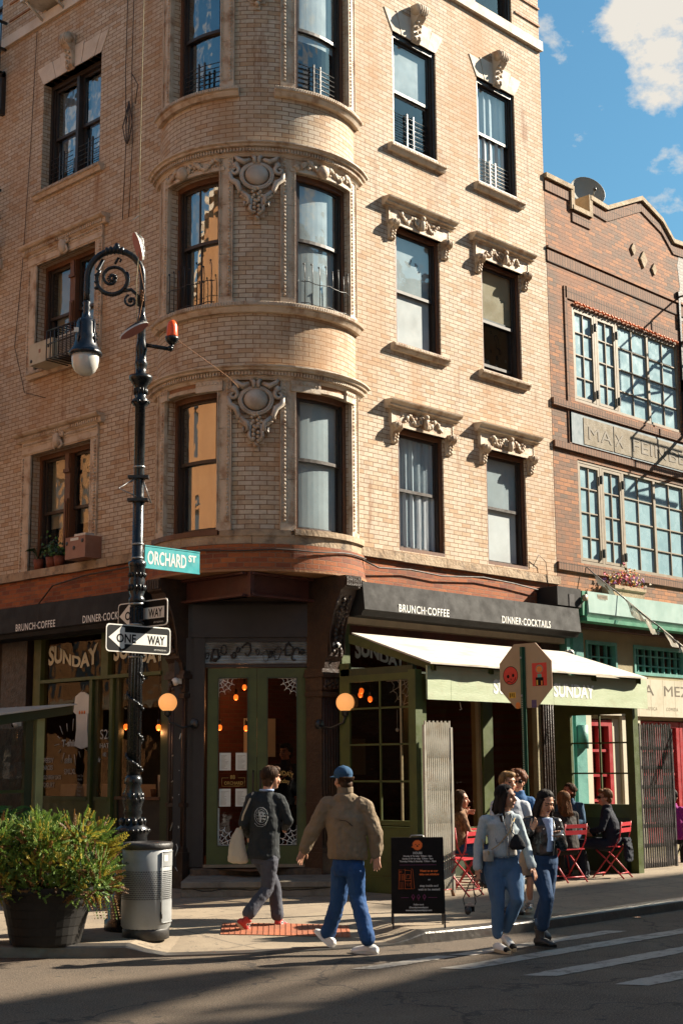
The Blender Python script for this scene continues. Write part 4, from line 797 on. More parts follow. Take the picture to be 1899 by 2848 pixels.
o = sm.build('shutter_box', None, (7, 0, 4.1)); o['label'] = 'pale mint shutter box with a dark green underside on the red brick building'; o['category'] = 'shutter box'
sm = MB(fR); sm.b(6.05, 6.70, .02, .42, 4.26, 4.56, 'charcoal_metal'); sm.b(6.36, 6.50, .421, .43, 4.26, 4.46, 'black_paint'); sm.tube([(6.74, .45, 4.42), (6.74, .50, 4.42)], .055, 'steel_sash', 12); sm.tube([(6.74, .47, 4.4), (6.72, .3, 4.2), (6.7, .1, 4.0)], .012, 'cable', 5)
o = sm.build('floodlight_housing', None, (6.4, 0, 4.3)); o['label'] = 'dark metal box with a round floodlight between the charcoal and mint shutter boxes'; o['category'] = 'light fitting'
fe2 = thing('fire_escape', 'dark iron fire escape at the right edge of the red brick building', 'fire escape', (11.5, 0, 8))
for z in (7.98, 9.75):
    mb = MB(fR); mb.b(10.93, 10.98, .02, .95, z-.05, z, 'black_iron'); mb.b(10.93, 12.7, .9, .95, z-.05, z, 'black_iron'); [mb.b(10.93, 12.7, .1+.28*i, .13+.28*i, z, z+.02, 'black_iron') for i in range(3)]; mb.build('landing', fe2)
    mb = MB(fR); mb.tube([(10.95, .03, z-.85), (10.95, .92, z-.05)], .022, 'black_iron', 5); mb.b(10.92, 10.98, .0, .05, z-1.0, z+1.0, 'black_iron'); mb.build('bracket', fe2)
    mb = MB(fR); [mb.b(10.93, 12.7, .93, .95, z+h, z+h+.03, 'black_iron') for h in (.45, .9)]; [mb.b(10.94, 10.96, d, d+.02, z, z+.9, 'black_iron') for d in (.5, .92)]; mb.b(10.93, 10.96, .02, .95, z+.88, z+.91, 'black_iron'); mb.build('railing', fe2)
# flower box
fb = thing('flower_box', 'stone window box full of pink, orange and yellow flowers above the mint shutter box', 'flower box', (8.4, -.2, 4.5))
mb = MB(fR); mb.prof(7.95, 8.93, [(0, 4.42), (.20, 4.42), (.24, 4.68), (.27, 4.70), (.27, 4.76), (0, 4.76)], 'coping'); mb.build('trough', fb)
mb = MB(fR); rd = random.Random(9); cs = []
for nm, c in (('flower_pink', (.62, .12, .20)), ('flower_orange', (.7, .20, .03)), ('flower_yellow', (.7, .45, .05)), ('flower_violet', (.30, .13, .32)), ('leaf_light', (.10, .16, .03)), ('flower_cream', (.6, .5, .38))): mat(nm, c, rough=.7); cs.append(nm)
for i in range(420):
    x = 8.44+rd.gauss(0, .27); x = min(9.0, max(7.9, x)); z = 4.80+abs(rd.gauss(0, .10))*(1.3-abs(x-8.44)); d = .16+rd.gauss(0, .07); s = rd.uniform(.015, .035); k = rd.choice(cs); a = rd.uniform(0, 6)
    p = [(x+s*cos(a+t), d+s*.6*sin(a*3+t*2), z+s*sin(a+t)) for t in (0, 1.3, 2.6, 3.9, 5.1)]; mb.poly(p, k)
mb.build('flowers', fb)['kind'] = 'stuff'
# satellite dish
sd = thing('satellite_dish', 'grey satellite dish standing on the parapet of the red brick building', 'satellite dish', (8.35, .3, 11.5))
mb = MB(); c = V((8.33, .25, 12.06)); dr_ = V((-.52, -.78, .35)).normalized(); a_ = dr_.cross(V((0, 0, 1))).normalized(); b_ = a_.cross(dr_); vs = []; fs = []; n_ = 24
for k in range(6):
    for j in range(n_): r_ = .33*k/5; vs.append(tuple(c+a_*r_*cos(2*pi*j/n_)+b_*r_*1.06*sin(2*pi*j/n_)+dr_*(.25*(r_/.33)**2*.3)))
for k in range(5):
    for j in range(n_): fs.append((k*n_+j, k*n_+(j+1) % n_, (k+1)*n_+(j+1) % n_, (k+1)*n_+j))
mat('dish_grey', (.20, .21, .19), (.17, .18, .16), 3, .5); mb.mesh(vs, fs, 'dish_grey'); mb.tube([vs[5*n_+j] for j in range(n_)]+[vs[5*n_]], .008, 'dish_grey', 5, raw=True); mb.build('dish', sd)
mb = MB(); mb.tube([(8.33, .30, 11.4), (8.33, .30, 11.95), tuple(c-dr_*.03)], .025, 'dish_grey', 8); mb.build('mast', sd); mb = MB(); mb.tube([tuple(c-b_*.33), tuple(c-b_*.22+dr_*.33)], .012, 'dish_grey', 6); mb.ball(tuple(c-b_*.2+dr_*.35), .035, 'black_iron', 8, 6); mb.build('feed_arm', sd)
# ---------------------------------------------------------------- ground
mat('asphalt', (.10, .070, .046), (.058, .041, .028), 1.1, .85, bump=.006, bsc=120, dirt=(.145, .105, .068), dsc=.5, damt=.7)
nt = MATS['asphalt'].node_tree; b = [x for x in nt.nodes if x.type == 'BSDF_PRINCIPLED'][0]; old = b.inputs['Base Color'].links[0].from_socket; ob = N(nt, 'ShaderNodeTexCoord').outputs['Object']
cc = mixc(nt, noise(nt, ob, 75, 3, .6, .50, .66), old, (.24, .19, .13)); cc = mixc(nt, noise(nt, ob, 90, 2, .6, .55, .7), cc, (.018, .015, .012)); cc = mixc(nt, noise(nt, ob, 4, 8, .75, .60, .63), cc, (.03, .025, .02)); vd = N(nt, 'ShaderNodeTexVoronoi', feature='DISTANCE_TO_EDGE'); vd.inputs['Scale'].default_value = .42; wn = N(nt, 'ShaderNodeTexNoise'); wn.inputs['Scale'].default_value = 2.2; wn.inputs['Detail'].default_value = 6; wv_ = N(nt, 'ShaderNodeVectorMath', operation='MULTIPLY_ADD'); wv_.inputs[1].default_value = (.7, .7, .7); nt.links.new(ob, wn.inputs[0]); nt.links.new(wn.outputs[1], wv_.inputs[0]); nt.links.new(ob, wv_.inputs[2]); nt.links.new(wv_.outputs[0], vd.inputs[0]); vr = N(nt, 'ShaderNodeMapRange'); vr.inputs[1].default_value = .004; vr.inputs[2].default_value = .010; vr.inputs[3].default_value = .7; vr.inputs[4].default_value = 0; nt.links.new(vd.outputs[0], vr.inputs[0]); cc = mixc(nt, vr.outputs[0], cc, (.015, .012, .01)); nt.links.new(cc, b.inputs['Base Color'])
mat('curb_steel', (.14, .13, .12), (.09, .085, .08), 5, .38, metal=.6, bump=.004, bsc=15); mat('curb_stone', (.24, .22, .18), (.17, .15, .12), 5, .75, bump=.008, bsc=20)
m_, nt, b = _new('pavement'); ob = N(nt, 'ShaderNodeTexCoord').outputs['Object']; t = N(nt, 'ShaderNodeTexBrick', offset=0.0); t.inputs['Color1'].default_value = (.30, .235, .155, 1); t.inputs['Color2'].default_value = (.25, .19, .125, 1); t.inputs['Mortar'].default_value = (.06, .045, .03, 1)
t.inputs['Scale'].default_value = 1; t.inputs['Mortar Size'].default_value = .014; t.inputs['Brick Width'].default_value = 1.45; t.inputs['Row Height'].default_value = 1.45; nt.links.new(ob, t.inputs[0])
cc = mixc(nt, noise(nt, ob, 1.6, 7, .7, .42, .7), t.outputs[0], (.12, .09, .06)); cc = mixc(nt, noise(nt, ob, 9, 5, .7, .60, .63), cc, (.05, .04, .03)); cc = mixc(nt, noise(nt, ob, 2.3, 10, .8, .60, .62), cc, (.06, .045, .03)); cc = mixc(nt, noise(nt, ob, 90, 3, .6, .3, .8), cc, (.27, .22, .16)); nt.links.new(cc, b.inputs['Base Color']); b.inputs['Roughness'].default_value = .85; bumpn(nt, b, noise(nt, ob, 60, 4, .6, .2, .8), .003)
m_, nt, b = _new('road_paint'); ob = N(nt, 'ShaderNodeTexCoord').outputs['Object']; cc = mixc(nt, noise(nt, ob, 3.5, 10, .8, .50, .57), (.40, .36, .30), (.09, .075, .06)); cc = mixc(nt, noise(nt, ob, 45, 4, .7, .3, .75), cc, (.30, .27, .23)); nt.links.new(cc, b.inputs['Base Color']); b.inputs['Roughness'].default_value = .8; bumpn(nt, b, noise(nt, ob, 160, 3, .6, .2, .8), .002)
mat('tactile_red', (.40, .12, .05), (.27, .09, .045), 6, .75, bump=.002, dirt=(.2, .09, .05), dsc=4, damt=.5)
mat('far_brick', (.34, .155, .055), (.27, .115, .04), .6, .8); mat('far_brick_red', (.25, .11, .06), (.2, .09, .05), .6, .8); mat('far_glass', (.05, .06, .07), rough=.15)
mb = MB(); mb.poly([(-220, -220, 0), (220, -220, 0), (220, 220, 0), (-220, 220, 0)], 'asphalt'); o = mb.build('road', None); o['kind'] = 'structure'
CX, CY, CR = .15, .65, 4.80
def ramp(a, r):
    u = max(0, 1-abs((a-238)/16)**3) if abs(a-238) < 16 else 0; t = min(1, max(0, (r-3.3)/1.3)); return .15-.04*min(1, max(0, (r-2.6)/2))-.095*min(1, u*1.8)*t*t*(3-2*t)
mb = MB(); AN = [180+90*i/45 for i in range(46)]; RR = [0, 2.0, 3.3, 3.6, 3.9, 4.2, 4.5, 4.62]
EX = lambda a: 1.19
C_L = 5.6/4.71
pt = lambda a, r: (CX+C_L*r*cos(rad(a)), CY+r*sin(rad(a)), ramp(a, r))
for a, a2 in zip(AN, AN[1:]):
    for r, r2 in zip(RR, RR[1:]): mb.poly([pt(a, r), pt(a, r2), pt(a2, r2), pt(a2, r)][(1 if r == 0 else 0):], 'pavement', smooth=True)
yl, xl = CY-4.62, CX-4.62*C_L
ym, xm = CY-2.6, CX-2.6*C_L; mb.poly([(CX, yl, .11), (150, yl, .11), (150, ym, .15), (CX, ym, .15)], 'pavement'); mb.poly([(CX, ym, .15), (150, ym, .15), (150, CY, .15), (CX, CY, .15)], 'pavement'); mb.poly([(xl, CY, .11), (xm, CY, .15), (xm, 150, .15), (xl, 150, .11)], 'pavement'); mb.poly([(xm, CY, .15), (CX, CY, .15), (CX, 150, .15), (xm, 150, .15)], 'pavement'); mb.poly([(CX, CY, .15), (150, CY, .15), (150, 150, .15), (CX, 150, .15)], 'pavement')
o = mb.build('pavement', None); o['kind'] = 'structure'
mb = MB(); path = [(CX-4.71, 150-i*3, 0, .15) for i in range(49)]; path = [(CX-4.71, y, 0, .15) for y in (150, 80, 40, 20, 10, 6, 3, 1.5)]
k0 = [(a, ramp(a, 4.62)) for a in AN]; pf = [(-.09, 0), (-.09, 1), (-.05, 1.0), (.05, 1.0), (.085, .93), (.095, .8), (.10, -.1)]
def sect(px, py, nx, ny, h): return [(px+nx*d, py+ny*d, (h+.004)*z if z > 0 else -.05) for d, z in pf]
S_ = [sect(CX-4.71*C_L, y, -1, 0, .11) for y in (150, 60, 20, 10, 5, 2)]+[sect(CX+4.71*C_L*cos(rad(a)), CY+4.71*sin(rad(a)), cos(rad(a)), sin(rad(a)), h) for a, h in k0]+[sect(x, CY-4.71, 0, -1, .11) for x in (1, 2, 4, 8, 20, 60, 150)]
for a, b_ in zip(S_, S_[1:]):
    for i in range(len(pf)-1): mb.poly([a[i], b_[i], b_[i+1], a[i+1]], 'curb_steel', smooth=False)
o = mb.build('curb', None); o['kind'] = 'structure'
# tactile mat on the ramp
tp = thing('tactile_mat', 'red tactile paving mat with raised dots on the kerb ramp', 'tactile paving', (-2.15, -2.7, .05)); mb = MB()
c0 = V((-2.10, -2.66)); u_ = V((.72, -.69)); w_ = V((-.69, -.72)); zz = lambda p: ramp(math.degrees(math.atan2(p.y-CY, (p.x-CX)/C_L)) % 360, math.hypot((p.x-CX)/C_L, p.y-CY))+.008
NU, NW = 16, 8; LU, LW = .66, .27
G_ = [[c0+u_*(-LU+2*LU*i/NU)+w_*(-LW+2*LW*j/NW) for j in range(NW+1)] for i in range(NU+1)]
for i in range(NU):
    for j in range(NW): mb.poly([(p.x, p.y, zz(p)) for p in (G_[i][j], G_[i+1][j], G_[i+1][j+1], G_[i][j+1])], 'tactile_red')
for i in range(23):
    for j in range(10): p = c0+u_*(-LU+.03+2*(LU-.03)*i/22)+w_*(-LW+.03+2*(LW-.03)*j/9); mb.ball((p.x, p.y, zz(p)), .0135, 'tactile_red', 6, 2, (1, 1, .6))
mb.build('mat', tp)
# crosswalk bars
rd = random.Random(11)
def bar(x0, x1, y0, y1, sk=0):
    mb = MB(); n_ = 40; top = [(x0+(x1-x0)*i/n_+rd.uniform(-.01, .01), y1+rd.uniform(-.012, .012)+sk*i/n_) for i in range(n_+1)]; bot = [(x0+.12+(x1-x0)*i/n_, y0+rd.uniform(-.012, .012)+sk*i/n_) for i in range(n_+1)]
    for i in range(n_): mb.poly([(*bot[i], .005), (*bot[i+1], .005), (*top[i+1], .005), (*top[i], .005)], 'road_paint')
    return mb
k = 0
for x0, x1, y0, y1 in ((-3.25, -2.1, -4.86, -4.68), (-1.98, .62, -4.92, -4.72), (-2.73, 1.6, -5.48, -5.24), (-2.58, 1.6, -6.28, -6.04), (-2.50, 1.6, -7.14, -6.88), (-2.45, 1.6, -8.0, -7.72), (-2.4, 1.6, -8.8, -8.55), (-2.4, 1.6, -9.6, -9.35), (-2.4, 1.6, -10.4, -10.15)):
    o = bar(x0, x1, y0, y1).build('crosswalk_stripe', None); o['kind'] = 'structure'
# ---------------------------------------------------------------- the other sides of the crossing (behind and beside the camera)
def block(name, x0, x1, y0, y1, h, face, mt, label, z0=.1, bay=2.6):
    t = thing(name, label, 'building', ((x0+x1)/2, (y0+y1)/2, 0)); mb = MB()
    L = {'E': planar((x1, y0, 0), (0, 1, 0), (1, 0, 0)), 'N': planar((x1, y1, 0), (-1, 0, 0), (0, 1, 0)), 'S': planar((x0, y0, 0), (1, 0, 0), (0, -1, 0))}[face]; W_ = (y1-y0) if face == 'E' else (x1-x0)
    k = int(W_/bay); hs = [(bay*(i+.3), bay*(i+.3)+1.1, z, z+1.8) for i in range(k) for z in [4.6+3.15*j for j in range(int((h-4.8)/3.15))]]
    m2 = MB(L); wall(m2, 0, W_, 0, h, hs, mt, .15); m2.b(0, W_, -.02, .4, h-.35, h, 'terracotta'); m2.b(0, W_, -.02, .12, 3.9, 4.2, 'band_stone'); m2.build('facade', t)
    for hh in hs: g = None
    g = MB(L); g.poly([(0, -.16, 0), (W_, -.16, 0), (W_, -.16, h-.4), (0, -.16, h-.4)], 'far_glass'); g.build('glazing', t)
    mb.b(x0+.05, x1-.2, y0+.2, y1-.2, 0, h-.02, mt); mb.build('walls', t); return t
block('apartment_block', -34, -18, -1, 45, 17.5, 'E', 'far_brick', 'tan apartment block across the side street, out of the photo')
block('apartment_block', -34, -18, -60, -19, 17, 'E', 'far_brick_red', 'red apartment block diagonally across, behind the camera')
sa = block('apartment_block', 2, 30.0, -34, -17, 16.0, 'N', 'far_brick_red', 'dark apartment block across the main street with a roof sign')
sb = block('apartment_block', 30.2, 62, -34, -17, 21.6, 'N', 'far_brick', 'taller apartment block across the main street')
# unseen slats added above the roof, cut so streaks of light reach the crossing
sl = thing('roof_gobo', 'slatted roof pergola on the block across the main street', 'pergola', (22, -18, 16)); hz_ = 18.2; k_ = hz_/math.tan(SEL); off = V((cos(SAZ)*k_, sin(SAZ)*k_))
for poly in ([(-11, -4.2), (-5.2, -3.72), (-4.1, -3.80), (-3.3, -4.28), (-4.2, -4.55), (-11, -6.75)], [(-11, -7.2), (-4.6, -5.05), (-3.0, -4.62), (-2.2, -4.78), (-4.3, -5.18), (-6.0, -5.75), (-11, -7.6)], [(-11, -8.0), (-5.6, -5.95), (-4.4, -5.52), (-2.1, -5.12), (-1.1, -4.75), (.4, -4.5), (2.6, -4.0), (3, -6.6), (-11, -8.3)]):
    mb = MB(); P3 = [(x+off.x, y+off.y, hz_) for x, y in poly]; mb.poly(P3, 'charcoal_metal'); mb.poly([(x, y, z-.06) for x, y, z in reversed(P3)], 'charcoal_metal'); mb.build('slat', sl)
mb = MB(); [mb.b(x, x+.12, -17.6, -17.48, 15.9, 18.15, 'charcoal_metal') for x in (17.5, 20, 22.5, 25, 27.5)]; mb.build('post', sl)
mb = MB(); mb.b(32, 34, -17.6, -17.2, 21.6, 22.6, 'charcoal_metal'); mb.build('shadow_box', sb)  # unseen box added at the roof edge for its shadow
block('apartment_block', 16, 64, 0, 14, 10.5, 'S', 'far_brick_red', 'plain brick block farther along the main street beyond the red brick building')
block('apartment_block', 64.5, 110, 0, 14, 10, 'S', 'far_brick', 'tan block at the far end of the main street')
# ---------------------------------------------------------------- street furniture
def view(o): o = V(o); return lambda r, d, z: V((o.x, o.y, 0))+RH*r-FH*d+V((0, 0, z))
mat('lamp_paint', (.010, .012, .015), (.016, .018, .02), 6, .28, metal=.3, bump=.002, bsc=18, dirt=(.05, .035, .025), dsc=5, damt=.3)
mat('lamp_blue', (.006, .008, .014), (.008, .011, .018), 5, .3, metal=.0); mat('lamp_lens', (.62, .60, .55), (.5, .48, .44), 3, .12, spec=.8); mat('orange_lens', (.85, .10, .012), (.75, .08, .01), 3, .3)
mat('sign_black', (.006, .006, .006), rough=.6, spec=.15); mat('sign_white', (.70, .68, .62), (.62, .6, .55), 4, .45); mat('sign_teal', (.035, .36, .38), (.03, .31, .33), 4, .4, dirt=(.02, .16, .17), dsc=5, damt=.4); mat('galv', (.34, .34, .33), (.26, .26, .25), 6, .35, metal=.6)
mat('bin_grey', (.28, .29, .29), (.23, .24, .24), 3, .45, dirt=(.12, .11, .09), dsc=4, damt=.4); mat('pole_green', (.02, .09, .05), (.015, .065, .035), 6, .5, metal=.2); mat('sign_back', (.34, .27, .18), (.29, .23, .15), 3, .5, metal=.3)
mat('rubber_black', (.016, .015, .015), (.025, .022, .02), 5, .5, bump=.002)
def shaft(mb, prof, mt, n=20, c=(0, 0)): mb.lathe((c[0], c[1], 0), prof, mt, n)
LP = V((-3.29, -1.675, .15))-RH*.035; fLP = view(LP)
lamp = thing('street_lamp', 'black ornate crook street lamp with a bell lantern, scroll work and an orange beacon', 'street lamp', (LP.x, LP.y, .15)); I = 'lamp_paint'
mb = MB(fLP); shaft(mb, [(.27, .09), (.27, .22), (.24, .25), (.235, .42), (.20, .46), (.19, .52), (.17, .80), (.155, .84), (.17, .90), (.14, .96), (.155, 1.0), (.15, 1.05), (.172, 1.09), (.172, 1.13), (.13, 1.16), (.095, 1.22), (.085, 1.26), (.10, 1.29), (.088, 1.33), (.108, 1.40), (.105, 1.48), (.075, 1.56), (.092, 1.59), (.088, 1.63), (.073, 1.67)], I)
for i in range(22): a = 2*pi*i/22; mb.ball((.165*cos(a), .165*sin(a), 1.11), .022, I, 6, 4, (1, 1, 1)); mb.ball((.098*cos(a), .098*sin(a), 1.42+.04*(i % 2)), .02, I, 5, 4, (1, 1, 1.8))
for i in range(10): a = 2*pi*i/10; mb.ball((.115*cos(a), .115*sin(a), 1.2), .03, I, 6, 4, (1, 1, 1.4))
mb.build('base', lamp)
mb = MB(fLP); shaft(mb, [(.070, 1.66), (.066, 3.45), (.085, 3.47), (.085, 3.51), (.068, 3.53), (.085, 3.58), (.075, 3.64), (.088, 3.70), (.07, 3.74), (.085, 3.79), (.085, 3.84), (.095, 3.86), (.095, 3.90), (.060, 3.92), (.056, 5.60), (.085, 5.62), (.085, 5.68), (.062, 5.70), (.068, 5.82), (.10, 5.87), (.128, 5.91), (.128, 5.94), (.055, 5.97), (.060, 6.05), (.075, 6.08), (.06, 6.11), (.055, 6.20), (.068, 6.24), (.045, 6.34), (.042, 6.52), (.060, 6.56), (.036, 6.64), (.034, 6.72)], I)
for i in range(12): a = 2*pi*i/12; mb.tube([(.066*cos(a), .066*sin(a), 1.7), (.064*cos(a), .064*sin(a), 3.42)], .010, I, 4); mb.ball((.082*cos(a), .082*sin(a), 3.62), .02, I, 5, 4, (1, 1, 2)); mb.ball((.082*cos(a), .082*sin(a), 3.76), .018, I, 5, 4, (1, 1, 1.6)); mb.ball((.066*cos(a), .066*sin(a), 5.77), .016, I, 5, 4, (1, 1, 2.6)); mb.ball((.088*cos(a), .088*sin(a), 5.65), .015, I, 5, 4)
for z0 in (1.72, 2.35, 2.9):
    mb.tube([(.074*cos(t*.55), .074*sin(t*.55), z0+t*.028) for t in range(14)], .017, I, 5); [mb.ball((.082*cos(t*.55), .082*sin(t*.55), z0+t*.028), .021, I, 5, 3) for t in range(0, 14, 1)]
mb.build('pole', lamp)
mb = MB(fLP); arc = [(0, 0, 6.70), (0, 0, 6.9)]+[(-.305+.305*cos(a), 0, 7.07+.315*sin(a)) for a in [pi*i/16 for i in range(17)]]+[(-.61, 0, 6.9), (-.61, 0, 6.78)]
mb.tube(arc, [.034]*3+[.036]*20, I, 10)
for i in range(5): a = pi*(.42+.045*i); mb.ball((-.305+.31*cos(a), 0, 7.07+.32*sin(a)), .050, I, 8, 5, (.5, 1, 1))
mb.lathe((-.29, 0, 7.37), [(.02, 0), (.028, .03), (.028, .09), (.01, .10)], I, 8)
mb.tube([(-.44, 0, 7.28), (-.50, 0, 7.16)]+[(-.335+.172*cos(a), 0, 7.05+.172*sin(a)) for a in [pi*.8+pi*1.35*i/16 for i in range(17)]], [.022]*8+[.026]*11, I, 8)
mb.tube(spiral(-.335, 7.06, .165, .95, -.1, 0, 26, .78), [.02]*14+[.017]*13, I, 8); mb.tube(spiral(-.335, 7.06, .045, 1.2, 0, 0, 12), .016, I, 7)
for i in range(12): a = 2*pi*i/12; mb.ball((-.335+.05*cos(a), 0, 7.06+.05*sin(a)), .012, I, 5, 4)
mb.tube([(-.31, 0, 7.23), (-.27, 0, 7.30), (-.24, 0, 7.28), (-.255, 0, 7.25)], [.016, .015, .013, .012], I, 7)
mb.tube([(-.21, 0, 6.92), (-.12, 0, 6.93), (-.05, 0, 6.86), (-.035, 0, 6.74)], [.02, .02, .018, .018], I, 7); mb.tube(spiral(-.125, 6.80, .075, 1.3, pi*.6, 0, 18, .8), .014, I, 7); mb.tube([(-.06, 0, 6.78), (-.01, 0, 6.73)], .018, I, 6); mb.ball((-.125, 0, 6.80), .022, I, 7, 5)
for z in (6.95, 7.02, 7.1): mb.ball((-.505, 0, z), .032, I, 7, 4, (1, 1, .6))
for i in range(7): a = -pi*.35-.09*i; mb.ball((-.335+.172*cos(a), 0, 7.05+.172*sin(a)), .034, I, 6, 4, (.6, 1, .8))
mb.build('crook_arm', lamp)
mb = MB(fLP); shaft(mb, [(.036, 6.80), (.045, 6.78), (.034, 6.75), (.045, 6.72), (.036, 6.69), (.045, 6.65), (.05, 6.61), (.085, 6.59), (.105, 6.55), (.108, 6.42), (.118, 6.40), (.112, 6.36), (.135, 6.28), (.17, 6.23), (.18, 6.215), (.18, 6.19), (.15, 6.18)], 'lamp_blue', 28, (-.61, 0))
for i in range(4): a = 2*pi*i/4+.5; mb.tube([(-.61+.11*cos(a), .11*sin(a), 6.58), (-.61+.112*cos(a), .112*sin(a), 6.42), (-.61+.13*cos(a), .13*sin(a), 6.31)], .009, 'lamp_blue', 5)
mb.b(-.72, -.67, .085, .112, 6.42, 6.47, 'paper'); mb.build('lantern_hood', lamp); mb = MB(fLP); mb.lathe((-.61, 0, 0), [(.147, 6.19), (.150, 6.14), (.14, 6.06), (.11, 6.00), (.06, 5.963), (.01, 5.955)], 'lamp_lens', 24); mb.build('lens', lamp)
mb = MB(fLP); mb.tube([(.03, 0, 6.30), (.30, 0, 6.25)], .022, I, 8); mb.ball((.315, 0, 6.255), .035, I, 8, 6); mb.tube([(.33, 0, 6.25), (.335, 0, 6.31)], .02, I, 8); mb.lathe((.333, 0, 0), [(.03, 6.30), (.06, 6.33), (.075, 6.36), (.075, 6.385)], I, 14); mb.build('beacon_arm', lamp)
mb = MB(fLP); mb.lathe((.333, 0, 0), [(.062, 6.385), (.062, 6.40), (.058, 6.50), (.045, 6.55), (.02, 6.575), (.003, 6.58)], 'orange_lens', 18); mb.build('beacon', lamp)
mb = MB(fLP)
for z in (4.55, 4.80): mb.b(-.11, .11, -.02, .085, z, z+.03, 'black_iron'); mb.tube([(.058*cos(a), .058*sin(a), z+.0) for a in [2*pi*i/12 for i in range(13)]], .012, I, 5)
mb.tube([(-.02, .06, 4.80), (-.20, .12, 4.68), (-.02, .08, 4.60)], .009, 'galv', 5); mb.tube([(.05, .04, 4.78), (.14, .05, 4.53), (.04, .05, 4.60)], .009, 'galv', 5); mb.build('bracket', lamp)
def band(mb, z, r=.062, mt='galv'): mb.lathe((0, 0, 0), [(r, z), (r+.004, z+.002), (r+.004, z+.018), (r, z+.02)], mt, 16)
for z, r_ in ((3.93, .062), (4.08, .062), (2.88, .077), (3.22, .077), (3.44, .077), (4.92, .062)): mb = MB(fLP); band(mb, z, r_); mb.build('steel_strap', lamp)
# street name sign along +X
def plate(name, o, ax, out, label, cat, fn, loc=None):
    f = planar(o, ax, out); mb = MB(f); fn(mb); s = mb.build(name, None, o); s['label'] = label; s['category'] = cat; return f, s
o = LP+RH*.075+V((0, 0, 3.835)); o.z = 3.842
def orch(mb):
    mb.b(0, .76, -.006, .006, 0, .235, 'sign_teal'); mb.b(0, .76, -.010, .010, .231, .243, 'sign_teal'); mb.b(0, .76, -.010, .010, -.006, .006, 'sign_teal')
    mb.b(-.02, .04, -.014, .0, .05, .08, 'galv'); mb.b(-.02, .04, -.014, .0, .16, .19, 'galv')
f, s = plate('street_sign', o, (1, 0, 0), (0, -1, 0), 'teal street sign reading ORCHARD ST fixed high on the black street lamp', 'street sign', orch)
mb = MB(f); text(mb, 'ORCHARD', .035, .0075, .045, .20, 'sign_white', .004, .62, fit=.535); text(mb, 'ST', .60, .0075, .12, .10, 'sign_white', .003, .8, fit=.11); mb.build('lettering', s)
def oneway(mb):
    w, h = .84, .285; r = .035; pts = [(r*(1-cos(t)), r*(1-sin(t))) for t in (0, pi/4, pi/2)]
    c = [(x, z) for x, z in pts]+[(w-x, z) for x, z in reversed(pts)]+[(w-x, h-z) for x, z in pts]+[(x, h-z) for x, z in reversed(pts)]
    mb.ext(c, -.003, .003, 'sign_white'); k = [(.012+x*(w-.024)/w, .012+z*(h-.024)/h) for x, z in c]; mb.ext(k, .003, .0045, 'sign_black')
    mb.ext([(.03, .145), (.19, .265), (.235, .25), (.235, .205), (.79, .205), (.79, .085), (.235, .085), (.235, .045), (.20, .03)], .0045, .006, 'sign_white'); text(mb, 'ONE', .13, .0072, .10, .125, 'sign_black', .003, .8, fit=.25); text(mb, 'WAY', .53, .0072, .10, .125, 'sign_black', .003, .8, fit=.23); text(mb, 'DEPT OF TRANSPORTATION', .62, .0072, .035, .022, 'sign_white', 0, 1, fit=.16)
plate('one_way_sign', (LP.x-.54, LP.y-.20, 2.915), (1, 0, 0), (0, -1, 0), 'lower ONE WAY sign, half in sun, in front of the lamp post', 'road sign', oneway)[1]['group'] = 'one way signs on the lamp post'
plate('one_way_sign', (LP.x+.08, LP.y+.42, 3.205), (0, -1, 0), (-1, 0, 0), 'upper ONE WAY sign, partly hidden behind the lamp post', 'road sign', oneway)[1]['group'] = 'one way signs on the lamp post'
# litter bin
BN = V((-3.52, -2.155, .15)); fBn = view(BN); bn = thing('litter_bin', 'round grey perforated steel litter bin with a dark lid beside the lamp post', 'litter bin', (BN.x, BN.y, .15))
mb = MB(fBn); shaft(mb, [(.225, .15), (.225, .20), (.243, .22), (.247, .60), (.246, .965), (.235, .97)], 'bin_grey', 36); mb.build('body', bn)
mb = MB(fBn); shaft(mb, [(.252, .955), (.256, .97), (.256, 1.00), (.245, 1.015), (.20, 1.02), (.12, 1.018), (.11, .99)], 'rubber_black', 32); mb.build('lid', bn)
mb = MB(fBn); shaft(mb, [(.21, .09), (.23, .10), (.23, .185), (.225, .20)], 'rubber_black', 28); mb.build('foot_ring', bn)
mb = MB(fBn)
for j in range(15):
    for i in range(48):
        a = pi*(i+.5*(j % 2))/48+pi*.02; z = .485+j*.0185; r = .2485
        if .14*pi < a < .20*pi and False: continue
        c = V((r*cos(a), r*sin(a), z)); t = V((-sin(a), cos(a), 0)); mb.poly([tuple(c+t*.0056*cos(w)+V((0, 0, .0056*sin(w)))) for w in (0, 1.05, 2.1, 3.14, 4.2, 5.24)], 'sign_black')
o = mb.build('perforations', bn); o['kind'] = 'stuff'
mb = MB(fBn); a0, a1 = .03, .82
for i in range(8):
    a, b_ = a0+(a1-a0)*i/8, a0+(a1-a0)*(i+1)/8; r = .252
    for (z0, z1) in ((.26, .47), (.79, .93)): mb.poly([(r*cos(a), r*sin(a), z0), (r*cos(b_), r*sin(b_), z0), (r*cos(b_), r*sin(b_), z1), (r*cos(a), r*sin(a), z1)], 'bin_grey', smooth=True)
mb.tube([(.254*cos(a1), .254*sin(a1), .26), (.254*cos(a1), .254*sin(a1), .93)], .006, 'bin_grey', 5); mb.tube([(.256*cos(a1), .256*sin(a1), .30), (.256*cos(a1), .256*sin(a1), .36)], .010, 'rubber_black', 6)
mb.tube([(.254*cos(a0+(a1-a0)*i/8), .254*sin(a0+(a1-a0)*i/8), .93) for i in range(9)], .005, 'bin_grey', 5); mb.tube([(.254*cos(a0+(a1-a0)*i/8), .254*sin(a0+(a1-a0)*i/8), .26) for i in range(9)], .005, 'bin_grey', 5); mb.build('door', bn)
